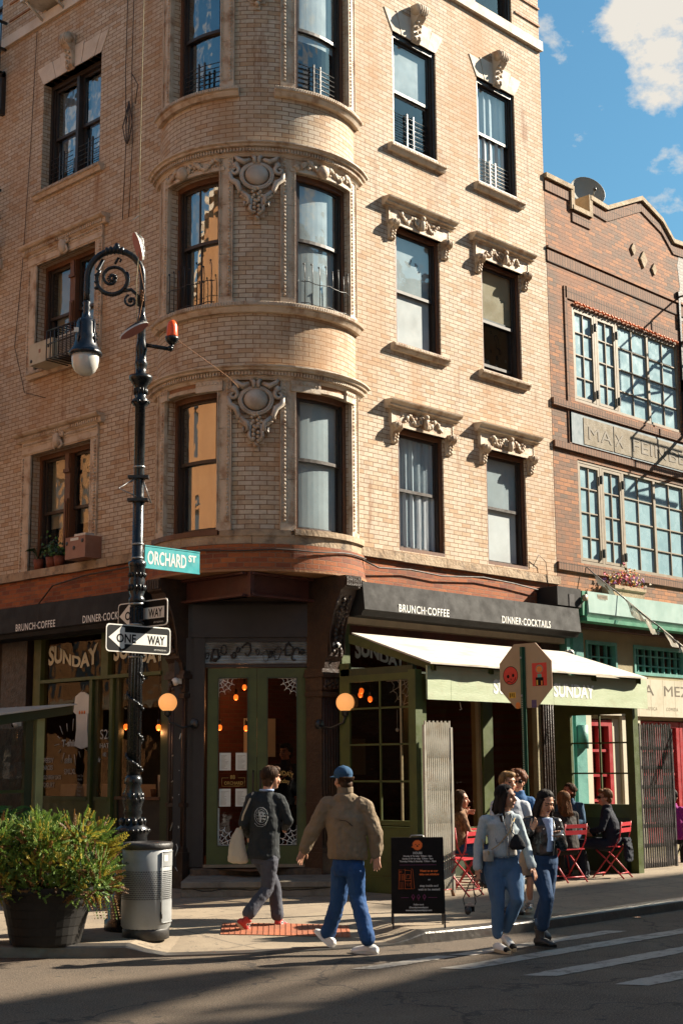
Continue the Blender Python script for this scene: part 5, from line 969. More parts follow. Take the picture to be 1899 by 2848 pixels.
mb = MB(fBn); mb.f = lambda r, d, z: fBn(r, d, z); [mb.poly([(.2535*cos(a), .2535*sin(a), z) for a, z in ((.5, .84), (.7, .84), (.7, .90), (.5, .90))], 'paper')]; mb.build('sticker', bn)
# stop sign seen from behind
SP = V((1.12, -3.38, .15)); st = thing('stop_sign', 'back of an octagonal stop sign with stickers on a green pole by the kerb', 'road sign', (SP.x, SP.y, .15))
fS = planar((SP.x, SP.y, 0), (0, -1, 0), (-1, 0, 0)); mb = MB(fS)
for x0, x1 in ((-.036, -.014), (.014, .036)): mb.b(x0, x1, .012, .020, .10, 3.13, 'pole_green')
mb.b(-.014, .014, .040, .048, .10, 3.13, 'pole_green'); mb.b(-.018, -.012, .014, .044, .10, 3.13, 'pole_green'); mb.b(.012, .018, .014, .044, .10, 3.13, 'pole_green'); o = mb.build('pole', st)
mb = MB(fS)
for i in range(88): mb.b(-.004, .004, .0482, .0488, .35+i*.0254, .358+i*.0254, 'sign_white')
h_ = mb.build('holes', o); h_['kind'] = 'stuff'
mb = MB(fS); R8 = .412; mb.ext([(.03+R8*cos(pi/8+pi*i/4), 2.79+R8*sin(pi/8+pi*i/4)) for i in range(8)], .002, .008, 'sign_back'); mb.ext([(.03+R8*cos(pi/8+pi*i/4), 2.79+R8*sin(pi/8+pi*i/4)) for i in range(8)], -.001, .0015, 'red_paint'); pl8 = mb.build('plate', st)
mb = MB(fS); mb.tube([(0, .05, 3.0), (0, .056, 3.0)], .014, 'galv', 8); mb.tube([(0, .05, 2.55), (0, .056, 2.55)], .014, 'galv', 8); mb.build('bolts', st)
mat('sticker_red', (.62, .03, .025), rough=.4); mat('sticker_yellow', (.62, .36, .03), rough=.4); mat('sticker_orange', (.72, .2, .03), rough=.4); mat('sticker_purple', (.06, .04, .14), rough=.4)
mb = MB(fS); disc = lambda cx, cz, rx, rz, d, mt, n=20: mb.poly([(cx+rx*cos(2*pi*i/n), d, cz+rz*sin(2*pi*i/n)) for i in range(n)], mt)
disc(-.19, 2.80, .112, .112, .0088, 'sign_black'); disc(-.19, 2.80, .104, .104, .0092, 'sticker_red'); disc(-.225, 2.79, .020, .022, .0096, 'sign_black'); disc(-.15, 2.80, .018, .02, .0096, 'sign_black'); disc(-.185, 2.755, .006, .012, .0096, 'sign_black'); mb.tube([(-.25, .0096, 2.72), (-.21, .0096, 2.735), (-.17, .0096, 2.71), (-.13, .0096, 2.74), (-.11, .0096, 2.78)], .004, 'sign_black', 4); mb.build('round_sticker', pl8)
mb = MB(fS); mb.b(.13, .34, .0082, .009, 2.66, 2.93, 'sticker_red'); disc(.235, 2.86, .055, .05, .0094, 'steel_sash'); disc(.235, 2.855, .04, .035, .0098, 'sticker_orange'); mb.b(.18, .29, .0092, .0096, 2.665, 2.76, 'sign_black'); mb.b(.205, .265, .0094, .0099, 2.76, 2.80, 'teal_paint'); mb.b(.19, .21, .0098, .0102, 2.67, 2.73, 'sticker_yellow'); mb.b(.255, .275, .0098, .0102, 2.67, 2.72, 'sticker_orange'); mb.build('poster_sticker', pl8)
mb = MB(fS); mb.b(-.22, -.12, .0082, .009, 2.53, 2.60, 'sticker_yellow'); [mb.b(-.21+.028*i, -.197+.028*i, .009, .0094, 2.54+.01*(i % 2), 2.59, 'sign_black') for i in range(3)]; disc(-.09, 2.44, .036, .04, .009, 'sticker_orange'); mb.b(.11, .18, .0082, .009, 2.41, 2.50, 'sticker_purple'); mb.build('small_sticker', pl8)
# pavement board
AO = V((-1.232, -3.718, .15)); af = thing('pavement_board', 'black folding pavement board with cafe opening hours and an orange face logo', 'sandwich board', (AO.x, AO.y, .15))
ad = (RH*.985-FH*.0).normalized(); f0 = view(AO); tilt = .14
fA = lambda r, d, z: f0(r, d-(z-.15)*tilt, z)
mb = MB(fA); mb.b(-.27, .27, .0, .018, .255, 1.01, 'sign_black'); bo = mb.build('panel', af)
for x in (-.272, .254): mb = MB(fA); mb.b(x, x+.018, -.002, .02, .105, .26, 'rubber_black'); mb.build('leg', af)
fA2 = lambda r, d, z: f0(r, d-.30+(z-.15)*tilt, z); mb = MB(fA2); mb.b(-.27, .27, -.018, .0, .255, 1.01, 'sign_black'); [mb.b(x, x+.018, -.02, .002, .105, .26, 'rubber_black') for x in (-.272, .254)]; mb.build('rear_panel', af)
mb = MB(f0); mb.tube([(-.08, -.13, 1.0), (-.06, -.13, 1.03), (.06, -.13, 1.03), (.08, -.13, 1.0)], .008, 'galv', 6); mb.build('handle', af)
mat('print_orange', (.75, .15, .015), rough=.6); mat('print_grey', (.45, .47, .46), rough=.6); mat('print_plum', (.22, .035, .14), rough=.6)
mb = MB(fA); d_ = .0205; n_ = 44; cx, cz = 0, .935; mb.poly([(cx+(.046 if i % 2 else .056)*cos(2*pi*i/n_), d_, cz+(.046 if i % 2 else .056)*sin(2*pi*i/n_)) for i in range(n_)], 'print_orange'); mb.poly([(-.065, d_, .916), (-.035, d_, .905), (-.04, d_, .93)], 'print_orange')
for x, z, s in ((-.018, .94, .006), (.018, .94, .006), (0, .925, .010)): mb.poly([(x+s*cos(w), .0212, z+s*sin(w)) for w in (0, 1.05, 2.1, 3.14, 4.2, 5.24)], 'sign_black')
mb.build('logo', bo); mb = MB(fA); T_ = lambda s, z, sz, mt='print_grey', x=0, fit=None, bd=.0012: text(mb, s, x-(fit or 0)/2, d_, z, sz, mt, bd, .85, 'LEFT' if fit else 'CENTER', fit=fit)
T_('HOURS', .845, .032, fit=.095); T_('Monday & Tuesday  7:30am - 4pm', .818, .022, fit=.295); T_('Sunday & Wednesday  7:30am - 9pm', .792, .022, fit=.32); T_('Thursday, Friday & Saturday  7:30am - 10pm', .766, .022, fit=.38)
T_('Meet us at our', .668, .030, 'print_orange', .115, .185); T_('take out window', .634, .030, 'print_orange', .115, .205); T_('or', .583, .026, 'print_grey', .115, .026); T_('step inside and', .520, .030, 'print_grey', .11, .19); T_('wait to be seated!', .484, .030, 'print_grey', .11, .225)
T_('Follow us at', .338, .022, fit=.105); T_('@sundaytosundaynyc', .310, .022, fit=.195); T_('www.sundaytosundaynyc.com', .282, .024, fit=.27); mb.build('lettering', bo)
mb = MB(fA); mb.b(-.19, .19, d_-.001, d_, .735, .738, 'print_plum'); mb.b(-.18, -.10, d_-.001, d_, .412, .415, 'print_plum'); mb.b(.10, .19, d_-.001, d_, .412, .415, 'print_plum')
for x in (-.055, .0, .06): mb.tube([(x, d_, .385), (x, d_, .40), (x-.015, d_, .42), (x, d_, .445), (x+.015, d_, .42), (x, d_, .40)], .004, 'print_plum', 4)
for p in ([(-.20, .515), (-.195, .69), (-.135, .69), (-.135, .50), (-.205, .50), (-.20, .515)], [(-.135, .69), (-.135, .70)], [(-.135, .685), (-.07, .68), (-.07, .50)], [(-.07, .695), (-.055, .695), (-.04, .50), (-.135, .50)], [(-.185, .675), (-.165, .675), (-.165, .66), (-.185, .66), (-.185, .675)], [(-.185, .645), (-.168, .645), (-.168, .585), (-.185, .585), (-.185, .645)], [(-.158, .645), (-.143, .645), (-.143, .585), (-.158, .585), (-.158, .645)], [(-.12, .64), (-.12, .60), (-.085, .60), (-.085, .64), (-.12, .64)], [(-.135, .58), (-.07, .58)], [(-.18, .57), (-.18, .50)], [(-.16, .57), (-.16, .50)], [(-.12, .56), (-.11, .52), (-.1, .56), (-.09, .52), (-.08, .56)]): mb.tube([(x, d_, z) for x, z in p], .0022, 'print_orange', 4)
mb.build('drawing', bo)
# folding gates
mat('gate_white', (.46, .43, .36), (.36, .33, .26), 5, .5, dirt=(.25, .16, .08), dsc=6, damt=.5); mat('gate_grey', (.12, .11, .11), (.08, .075, .075), 6, .4, metal=.4)
def gate(p0, p1, z0, z1, n, mt, label, gap, tall):
    p0, p1 = V(p0), V(p1); t = thing('folding_gate', label, 'folding gate', p0); L = (p1-p0).length; ax = (p1-p0)/L; ou = V((ax.y, -ax.x, 0)); f = planar((p0.x, p0.y, 0), ax, ou); mb = MB(f)
    for i in range(n): x = L*i/(n-1); mb.b(x-.009, x+.009, -.012, .012, z0, z1-(.02 if i % 2 else 0), mt)
    mb.b(-.03, -.005, -.02, .02, z0-.05, z1-.05, mt); mb.b(L+.008, L+.04, -.02, .02, z0-.05, z1-.08, mt); mb.build('bars', t)
    mb = MB(f); k = int((z1-z0)/tall)
    for i in range(n-1):
        x0, x1 = L*i/(n-1), L*(i+1)/(n-1)
        for j in range(k):
            a, b_ = z0+tall*j, z0+tall*(j+1)*.985; mb.poly([(x0, .014, a), (x0+.008, .014, a), (x1, .016, b_), (x1-.008, .016, b_)], mt); mb.poly([(x1, -.014, a), (x1-.008, -.014, a), (x0, -.016, b_), (x0+.008, -.016, b_)], mt)
    mb.build('lattice', t); mb = MB(f); mb.tube([(L, 0, z0-.02), (L+.02, 0, z0-.09)], .022, 'rust_stone', 8); mb.build('castor', t)
gate((1.03, -1.9, .15), (1.44, -1.95, .15), .24, 2.30, 13, 'gate_white', 'closed white folding gate beside the green canopy post behind the pavement board', 0, .4)
gate((6.95, -1.25, .15), (7.74, -1.32, .15), .16, 2.38, 15, 'gate_grey', 'dark steel folding gate standing in front of the red shop doors', 0, .30)
# globe lamps
def globe(f, x, z, lab):
    t = thing('wall_lamp', lab, 'wall lamp', f(x, 0, z)); t['group'] = 'globe lamps beside the entrance'; mb = MB(f); I2 = 'black_iron'; mb.lathe((x, .40, 0), [(.02, z-.19), (.05, z-.16), (.045, z-.135), (.062, z-.12), (.062, z-.105)], I2, 14)
    s = .12 if x < 0 else -.12
    mb.tube([(x+s*.9, .02, z-.30), (x+s*.6, .2, z-.33), (x, .36, z-.26), (x, .40, z-.17)], .016, I2, 7); mb.tube([(x+s, .01, z-.28), (x+s, .05, z-.28)], .07, I2, 12); mb.build('bracket', t)
    mb = MB(f); mb.ball((x, .40, z), .125, 'globe_glow', 20, 14); mb.build('globe', t)
globe(fL, -1.39, 2.60, 'lit amber globe lamp on the pillar left of the entrance'); globe(fR, 1.165, 2.58, 'lit amber globe lamp on the pillar right of the entrance')
# cameras
def secam(f, x, d, z, lab):
    t = thing('security_camera', lab, 'security camera', f(x, d, z)); mb = MB(f); mb.ball((x, d, z), .055, 'sign_white', 14, 10); mb.b(x-.05, x+.05, d-.07, d-.03, z-.03, z+.05, 'sign_white'); mb.build('housing', t); mb = MB(f); mb.ball((x-.015, d+.028, z-.012), .035, 'sign_black', 12, 8); mb.build('lens', t); return t
secam(fL, -1.60, .10, 2.90, 'white ball camera on the left pillar under the scroll bracket'); secam(fR, 1.28, .12, 3.37, 'white ball camera on the right pillar beside the canopy'); secam(fL, -5.42, .12, 2.63, 'white ball camera on the far left pier, upper of two'); secam(fL, -5.42, .12, 2.42, 'white ball camera on the far left pier, lower of two'); secam(fR, 6.5, .32, 3.52, 'white dome camera under the right end of the charcoal shutter box')
# ---------------------------------------------------------------- timber canopy
cn = thing('timber_canopy', 'green timber dining canopy with a sunlit sloping plywood roof and a pale green fascia', 'canopy', (1.2, -1.7, .15)); G = 'green_paint'
mb = MB(); N_ = 26; rd = random.Random(3)
q = [(1.30, -.40, 3.52), (6.22, -.40, 3.52), (6.12, -1.97, 3.03), (1.07, -1.97, 3.03)]
lo_ = [(a[0]+(b_[0]-a[0])*i/N_, a[1]+rd.uniform(-.012, .012), a[2]) for a, b_ in ((q[3], q[2]),) for i in range(N_+1)]; hi_ = [(q[0][0]+(q[1][0]-q[0][0])*i/N_, q[0][1], q[0][2]) for i in range(N_+1)]
for i in range(N_):
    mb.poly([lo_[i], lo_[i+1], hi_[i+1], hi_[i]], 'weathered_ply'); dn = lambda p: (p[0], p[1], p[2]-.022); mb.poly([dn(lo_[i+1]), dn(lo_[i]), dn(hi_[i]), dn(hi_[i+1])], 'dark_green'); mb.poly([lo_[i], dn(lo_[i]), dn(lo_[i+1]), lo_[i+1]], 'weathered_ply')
for p, q_ in ((q[0], q[3]), (q[1], q[2])): mb.poly([p, q_, dn(q_), dn(p)], 'weathered_ply')
mb.build('roof', cn)
for x in (1.22, 2.4, 3.6, 4.8, 5.98):
    mb = MB(fR); mb.poly([(x, .42, 3.49), (x, 1.9, 3.03), (x, 1.9, 2.93), (x, .42, 3.37)], G); mb.poly([(x+.05, .42, 3.49), (x+.05, 1.9, 3.03), (x+.05, 1.9, 2.93), (x+.05, .42, 3.37)], G); mb.poly([(x, .42, 3.37), (x+.05, .42, 3.37), (x+.05, 1.9, 2.93), (x, 1.9, 2.93)], G); mb.build('rafter', cn)
mb = MB(fR)
for a, b_ in ((1.16, 1.62), (1.625, 3.86), (3.865, 6.28)): mb.b(a, b_, 1.82, 1.845, 2.57, 3.0, 'pale_green_wood')
fa = mb.build('fascia', cn); mat('faded_white', (.78, .78, .72), (.66, .68, .60), 8, .7)
mb = MB(fR); text(mb, 'SUNDAY', 2.50, 1.848, 2.69, .25, 'faded_white', .010, .9, fit=.98); mb.build('lettering', fa); mb = MB(fR); text(mb, 'SUNDAY', 3.86, 1.848, 2.69, .25, 'faded_white', .010, .9, fit=1.0); mb.build('lettering', fa)
def post(x0, x1, y0, y1, z1=2.95): mb = MB(); mb.b(x0, x1, y0, y1, .15, z1, G); return mb.build('post', cn)
post(1.02, 1.15, -1.76, -1.64); post(1.165, 1.26, -1.73, -1.62, 2.9); post(6.03, 6.17, -1.73, -1.60); post(3.55, 3.66, -.35, -.25) if False else None
mb = MB(); X = 1.20; mb.b(X-.03, X+.03, -1.62, -.28, .15, .98, G)
for i in range(4): mb.b(X-.042, X-.028, -1.62, -.28, .17+.2*i, .355+.2*i, G)
mb.b(X-.06, X+.03, -1.64, -.26, 1.0, 1.06, G); mb.b(X-.02, X+.02, -.46, -.28, 1.06, 3.1, G); mb.b(X-.02, X+.02, -1.62, -1.55, 1.06, 2.95, G); mb.b(X-.02, X+.02, -1.55, -.46, 2.84, 2.93, G); mb.b(X-.02, X+.02, -1.58, -.30, 2.93, 3.02, 'dark_green')
for y in (-1.0, -1.36): mb.b(X-.015, X+.01, y-.012, y+.012, 1.06, 2.84, G if y == -1.0 else 'tan_plaster')
for z in (1.55, 2.02, 2.49): mb.b(X-.015, X+.01, -1.55, -.46, z-.012, z+.012, G)
sw = mb.build('side_window', cn); g = MB(); g.poly([(X, -1.55, 1.06), (X, -.46, 1.06), (X, -.46, 2.84), (X, -1.55, 2.84)], 'pane_shop'); g.build('pane', sw)
g = MB(); web(MB(), 0, 0, 1, 1, .1, 0); gg = MB(planar((X, 0, 0), (0, -1, 0), (-1, 0, 0))); web(gg, 1.54, 2.83, -1, -1, .42, .012, 'steel_sash'); gg.tube([(1.30, .012, 2.46), (1.30, .012, 2.20)], .003, 'steel_sash', 4); gg.ball((1.30, .015, 2.20), .025, 'steel_sash', 6, 4); gg.build('painted_cobweb', sw)
mb = MB(); X = 6.12; mb.b(X-.03, X+.03, -1.66, -.25, .15, .95, 'dark_green'); mb.b(X-.04, X+.03, -1.66, -.25, .95, 1.15, 'green_paint'); mb.b(X-.03, X+.03, -.55, -.25, 1.15, 3.2, 'green_paint'); mb.b(X-.03, X+.03, -1.62, -.55, 2.50, 2.90, 'green_paint'); mb.b(X-.012, X+.012, -1.085, -1.055, 1.15, 2.5, G)
for z in (1.61, 2.07): mb.b(X-.012, X+.012, -1.62, -.55, z-.012, z+.012, G)
mb.b(5.2, 6.05, -1.62, -1.30, .55, .60, G); mb.b(5.85, 6.0, -1.55, -1.35, .15, .55, 'dark_green'); mb.build('side_window', cn)
mb = MB(); mb.tube([(1.95, -1.72, 2.56), (1.95, -1.73, 2.50), (1.97, -1.73, 2.47), (1.93, -1.73, 2.46)], .006, 'sign_white', 5); mb.build('hook', cn)
# accessibility notice on the side wall
mb = MB(); mb.b(1.152, 1.157, -.42, -.34, .72, 1.0, 'paper'); o = mb.build('notice', None, (1.15, -.4, .8)); o['label'] = 'small white notice on the green side boards of the timber canopy'; o['category'] = 'notice'
# ---------------------------------------------------------------- timber shelter at the left edge
ls = thing('dining_shelter', 'green timber dining shelter with a clear plastic end wall at the left edge', 'shelter', (-2, 4, .12))
zr = lambda x: 2.635+.137*(x+.74); mb = MB(); R4 = [(-3.3, 2.95), (-.74, 2.95), (-.74, 9), (-3.3, 9)]
mb.poly([(x, y, zr(x)) for x, y in R4], 'weathered_ply'); mb.poly([(x, y, zr(x)-.02) for x, y in reversed(R4)], 'dark_green'); [mb.poly([(a[0], a[1], zr(a[0])), (b_[0], b_[1], zr(b_[0])), (b_[0], b_[1], zr(b_[0])-.02), (a[0], a[1], zr(a[0])-.02)], 'weathered_ply') for a, b_ in zip(R4, R4[1:]+R4[:1])]; mb.build('roof', ls)
mb = MB(); [mb.poly([(-3.3, y, zr(-3.3)-.022), (-.80, y, zr(-.8)-.022), (-.80, y, zr(-.8)-.14), (-3.3, y, zr(-3.3)-.16)], 'dark_green') for y in (2.98, 3.02)]; mb.poly([(-.80, 2.98, zr(-.8)-.022), (-.80, 3.02, zr(-.8)-.022), (-.80, 3.02, zr(-.8)-.14), (-.80, 2.98, zr(-.8)-.14)], 'dark_green'); mb.build('fascia', ls)
mat('pale_post', (.34, .36, .16), (.28, .30, .13), 4, .6, bump=.002, dirt=(.2, .22, .1), dsc=4, damt=.3)
for x0, x1, y0, y1, z1, mt in ((-1.34, -1.22, 3.03, 3.12, 2.42, 'pale_post'), (-1.52, -1.40, 3.03, 3.10, 2.40, 'dark_green'), (-3.25, -3.13, 3.03, 3.12, 2.15, 'dark_green'), (-1.34, -1.22, 6.0, 6.1, 2.42, 'dark_green'), (-1.78, -1.68, 3.6, 3.7, 1.9, 'pale_post')): mb = MB(); mb.b(x0, x1, y0, y1, .11, z1, mt); mb.build('post', ls)
mb = MB(); mb.b(-3.13, -1.52, 3.04, 3.08, .11, .95, 'green_paint'); mb.b(-3.13, -1.52, 3.03, 3.09, 1.42, 1.46, 'green_paint'); mb.b(-3.25, -3.2, 3.12, 9, .11, .95, 'green_paint'); mb.build('rail', ls)
glass('vinyl', (.62, .60, .55), .07, rough=.04); mb = MB(); X_ = [-3.13+.1*i for i in range(17)]; w_ = lambda x, z: 3.06+.03*sin(x*7+z*5)+.02*sin(x*13-z*7)
for a, b_ in zip(X_, X_[1:]):
    for k in range(6): z0, z1 = .95+.22*k, min(.95+.22*(k+1), zr(a)-.15); z1 > z0 and mb.poly([(a, w_(a, z0), z0), (b_, w_(b_, z0), z0), (b_, w_(b_, z1), z1), (a, w_(a, z1), z1)], 'vinyl', smooth=True)
mb.build('plastic_wall', ls)
# ---------------------------------------------------------------- people
def cloth(name, c, c2=None, sc_=14, **k): k.setdefault('rough', .85); k.setdefault('bump', .008); k.setdefault('bsc', 11); k.setdefault('dim', (1, 1, .45)); k.setdefault('spec', .25); return mat(name, c, c2, sc_, **k)
def skin(name, c): m = mat(name, c, tuple(x*.86 for x in c), 20, .5, spec=.4); b = [x for x in m.node_tree.nodes if x.type == 'BSDF_PRINCIPLED'][0]; b.inputs['Subsurface Weight'].default_value = .08; b.inputs['Subsurface Radius'].default_value = (.02, .008, .004)
skin('skin_light', (.50, .25, .15)); skin('skin_tan', (.40, .20, .12)); skin('skin_red', (.46, .20, .12))
mat('eye_dark', (.02, .012, .01), rough=.3); mat('lip', (.30, .07, .055), rough=.5); mat('lip_dark', (.16, .03, .03), rough=.5)
for nm, c in (('hair_brown', (.075, .035, .015)), ('hair_black', (.016, .011, .009)), ('hair_auburn', (.16, .055, .02)), ('hair_blond', (.30, .17, .07)), ('hair_sandy', (.20, .085, .03))): mat(nm, c, tuple(x*.4 for x in c), 26, .66, bump=.004, bsc=50, dim=(1, 1, .25), spec=.2)
cloth('sweat_black', (.022, .026, .028)); cloth('trouser_grey', (.065, .068, .085)); cloth('jacket_khaki', (.22, .165, .105), (.17, .125, .08), 5); cloth('jean_blue', (.022, .075, .20), (.014, .045, .13), 5); cloth('jean_mid', (.085, .16, .27), (.05, .10, .19), 5); cloth('jean_dark', (.028, .06, .125), (.018, .04, .09), 5); cloth('jean_light', (.22, .30, .40))
cloth('tweed', (.36, .42, .45), (.28, .34, .37), 90, bump=.003); cloth('tweed_trim', (.03, .045, .08), (.3, .34, .36), 60); mat('leather', (.013, .012, .012), (.022, .02, .02), 9, .32, bump=.003, bsc=30, spec=.6); cloth('tee_blue', (.30, .40, .60)); cloth('shirt_cream', (.42, .40, .36)); cloth('cap_blue', (.03, .085, .17), (.02, .06, .12), 8); cloth('denim_jacket', (.035, .11, .26)); cloth('tee_grey', (.46, .48, .52)); cloth('skirt_black', (.015, .014, .016)); cloth('suit_navy', (.014, .017, .028)); cloth('shirt_blue', (.035, .085, .15)); cloth('jacket_dark', (.035, .03, .026)); cloth('magenta', (.30, .02, .20)); cloth('sweater_yellow', (.36, .22, .07)); cloth('canvas', (.48, .41, .30), (.40, .33, .24), 6)
m_ = cloth('leopard', (.32, .18, .10), (.06, .03, .02), 45); mat('canvas_red', (.42, .035, .03), (.34, .03, .025), 10, .8, bump=.001); mat('sole_gum', (.50, .40, .26), rough=.6); mat('shoe_white', (.72, .71, .68), (.64, .63, .6), 8, .4); mat('sock_white', (.6, .6, .58), rough=.9); mat('silver_leather', (.25, .24, .23), rough=.25, metal=.6)
def remesh(name, vs, fs, vox, mats_, parent, smooth=3, disp=0, dscale=.1, matf=None, loc=None, tags=None):
    me = bpy.data.meshes.new('tmp'); me.from_pydata([tuple(v) for v in vs], [], fs); me.update(); ob = bpy.data.objects.new('tmp', me); COL.objects.link(ob)
    r = ob.modifiers.new('r', 'REMESH'); r.mode = 'VOXEL'; r.voxel_size = vox; r.use_smooth_shade = True
    s = ob.modifiers.new('s', 'SMOOTH'); s.factor = .5; s.iterations = smooth
    tx = []
    for i, (st, scl) in enumerate(((disp, dscale), (disp*.45, dscale*.4)) if disp else ()):
        t = bpy.data.textures.new('t', 'CLOUDS'); t.noise_scale = scl; t.noise_depth = 1; d = ob.modifiers.new('d', 'DISPLACE'); d.texture = t; d.strength = st; d.mid_level = .5; d.texture_coords = 'GLOBAL' if False else 'LOCAL'; tx.append(t)
    dg = bpy.context.evaluated_depsgraph_get(); m2 = bpy.data.meshes.new_from_object(ob.evaluated_get(dg)); bpy.data.objects.remove(ob); bpy.data.meshes.remove(me)
    for t in tx: bpy.data.textures.remove(t)
    m2.name = name; m2.materials.clear()
    for k in mats_: m2.materials.append(MATS[k])
    org = V(ORI[parent.name]) if parent else V(loc)
    if matf:
        for p in m2.polygons: p.material_index = matf(p.center, p.normal)
    m2.transform(M.Translation(-org)); m2.polygons.foreach_set('use_smooth', [True]*len(m2.polygons))
    o = bpy.data.objects.new(name, m2); COL.objects.link(o)
    if parent: o.parent = parent; ORI[o.name] = ORI[parent.name]
    else: o.location = org; ORI[o.name] = tuple(org)
    return o
class PR:
    """closed primitives in world space, fused by remeshing"""
    def __init__(s): s.v = []; s.f = []
    def rings(s, R, cap=True):
        n = len(R[0]); i0 = len(s.v)
        for r in R: s.v += r
        for i in range(len(R)-1):
            for j in range(n): a, b = i0+i*n+j, i0+i*n+(j+1) % n; s.f.append((a, b, b+n, a+n))
        s.f.append(tuple(i0+j for j in reversed(range(n)))); s.f.append(tuple(i0+(len(R)-1)*n+j for j in range(n)))
    def e(s, c, X, Y, Z, n=14, k=9):
        R = []
        for i in range(k+1):
            a = pi*(i+.02)/(k+.04); R.append([c+Z*cos(a)+(X*cos(2*pi*j/n)+Y*sin(2*pi*j/n))*sin(a) for j in range(n)])
        s.rings(R)
    def ball(s, c, r): s.e(c, V((r, 0, 0)), V((0, r, 0)), V((0, 0, r)), 10, 7)
    def t(s, pts, rad_, n=10, balls=True):
        R = []; d0 = (pts[1]-pts[0]).normalized(); b = V((.93, .31, .2)) if abs(d0.z) > .7 else V((.1, .2, .97))
        for i, p in enumerate(pts):
            d = (pts[min(i+1, len(pts)-1)]-pts[max(i-1, 0)]).normalized(); a = d.cross(b).normalized(); b = a.cross(d).normalized(); R.append([p+(a*cos(2*pi*j/n)+b*sin(2*pi*j/n))*rad_[i] for j in range(n)])
        s.rings(R)
        if balls: [s.ball(p, r*.98) for p, r in zip(pts, rad_)]
    def l(s, L, n=18): s.rings([[c+U*cos(2*pi*j/n)+W_*sin(2*pi*j/n) for j in range(n)] for c, U, W_ in L])
def lerp(a, b, t): return a+(b-a)*t
def hand(pr, w, d, side, k=1.0, curl=.5, sp=1.0):
    """palm, four fingers and thumb; d = direction of the hand, side = towards the thumb"""
    d = d.normalized(); side = (side-d*side.dot(d)).normalized(); nrm = d.cross(side).normalized(); s = .085*k
    pr.e(w+d*s*.52, side*.042*k, nrm*.017*k, d*s*.62, 12, 8); pr.t([w-d*.03, w+d*.02], [.027*k, .027*k], 8)
    for i, (o, L) in enumerate(((.030, .072), (.010, .080), (-.010, .074), (-.029, .058))):
        a = w+d*s*.95+side*o*k; d1 = (d+side*o*4*sp).normalized(); c = nrm*(curl*(.5+.12*i)); p1 = a+(d1+c*.3).normalized()*L*.42*k; p2 = p1+(d1+c*1.2).normalized()*L*.33*k; p3 = p2+(d1+c*2.2).normalized()*L*.25*k; pr.t([a-d*.02, a, p1, p2, p3], [.010*k, .0095*k, .009*k, .008*k, .0065*k], 7)
    a = w+d*s*.25+side*.030*k; pr.t([a, a+(side*.9+d*.6).normalized()*.035*k, a+(side*.9+d*.6).normalized()*.035*k+(side*.35+d).normalized()*.03*k+nrm*curl*.01], [.013*k, .011*k, .008*k], 7)
def strands(t, P, hd, Fv, Sv, Z, hs, st, L, mt, n=150):
    rd = random.Random(8); mb = MB()
    for i in range(n):
        th = 2*pi*i/n+rd.uniform(-.05, .05); fr = abs(((th-pi/2+pi) % (2*pi))-pi); ph1 = ((.62 if st == 'long' else 1.05) if fr < .75 else (1.75 if fr < 1.25 else 2.15))*rd.uniform(.85, 1.05); ph0 = rd.uniform(.05, .5) if st != 'cap' else 1.65
        if st == 'cap' and fr < 1.9: continue
        if st in ('long', 'back') and fr < 1.0: ph1 = .95 if st == 'long' else 1.25
        pts = []; k = 7; tw = rd.uniform(-.25, .25)
        for m in range(k+1):
            ph = ph0+(max(ph1, ph0+.3)-ph0)*m/k; a = th+tw*m/k+(.35*(1 if cos(th) > 0 else -1)*(-1)*m/k if st in ('long', 'back') and fr < 1.0 else 0); r_ = 1.03+rd.uniform(-.01, .035)
            pts.append(P(.083*r_*sin(ph)*cos(a), -.026+.096*r_*sin(ph)*sin(a), .036+.093*r_*cos(ph)))
        if st in ('long', 'back') and fr > 1.15:
            q = pts[-1]; d = q-hd; d.z = 0
            for m in range(1, 6): pts.append(V((lerp(q, hd+d*1.15-Fv*.05, m/5).x, lerp(q, hd+d*1.15-Fv*.05, m/5).y, q.z-(L-.12)*m/5*rd.uniform(.9, 1.05)))+V((rd.uniform(-.004, .004), rd.uniform(-.004, .004), 0)))
        K = len(pts); mb.tube([tuple(p) for p in pts], [.0055*(1-.6*m/(K-1)) for m in range(K)], mt, 4)
    mb.build('hair_strands', t)
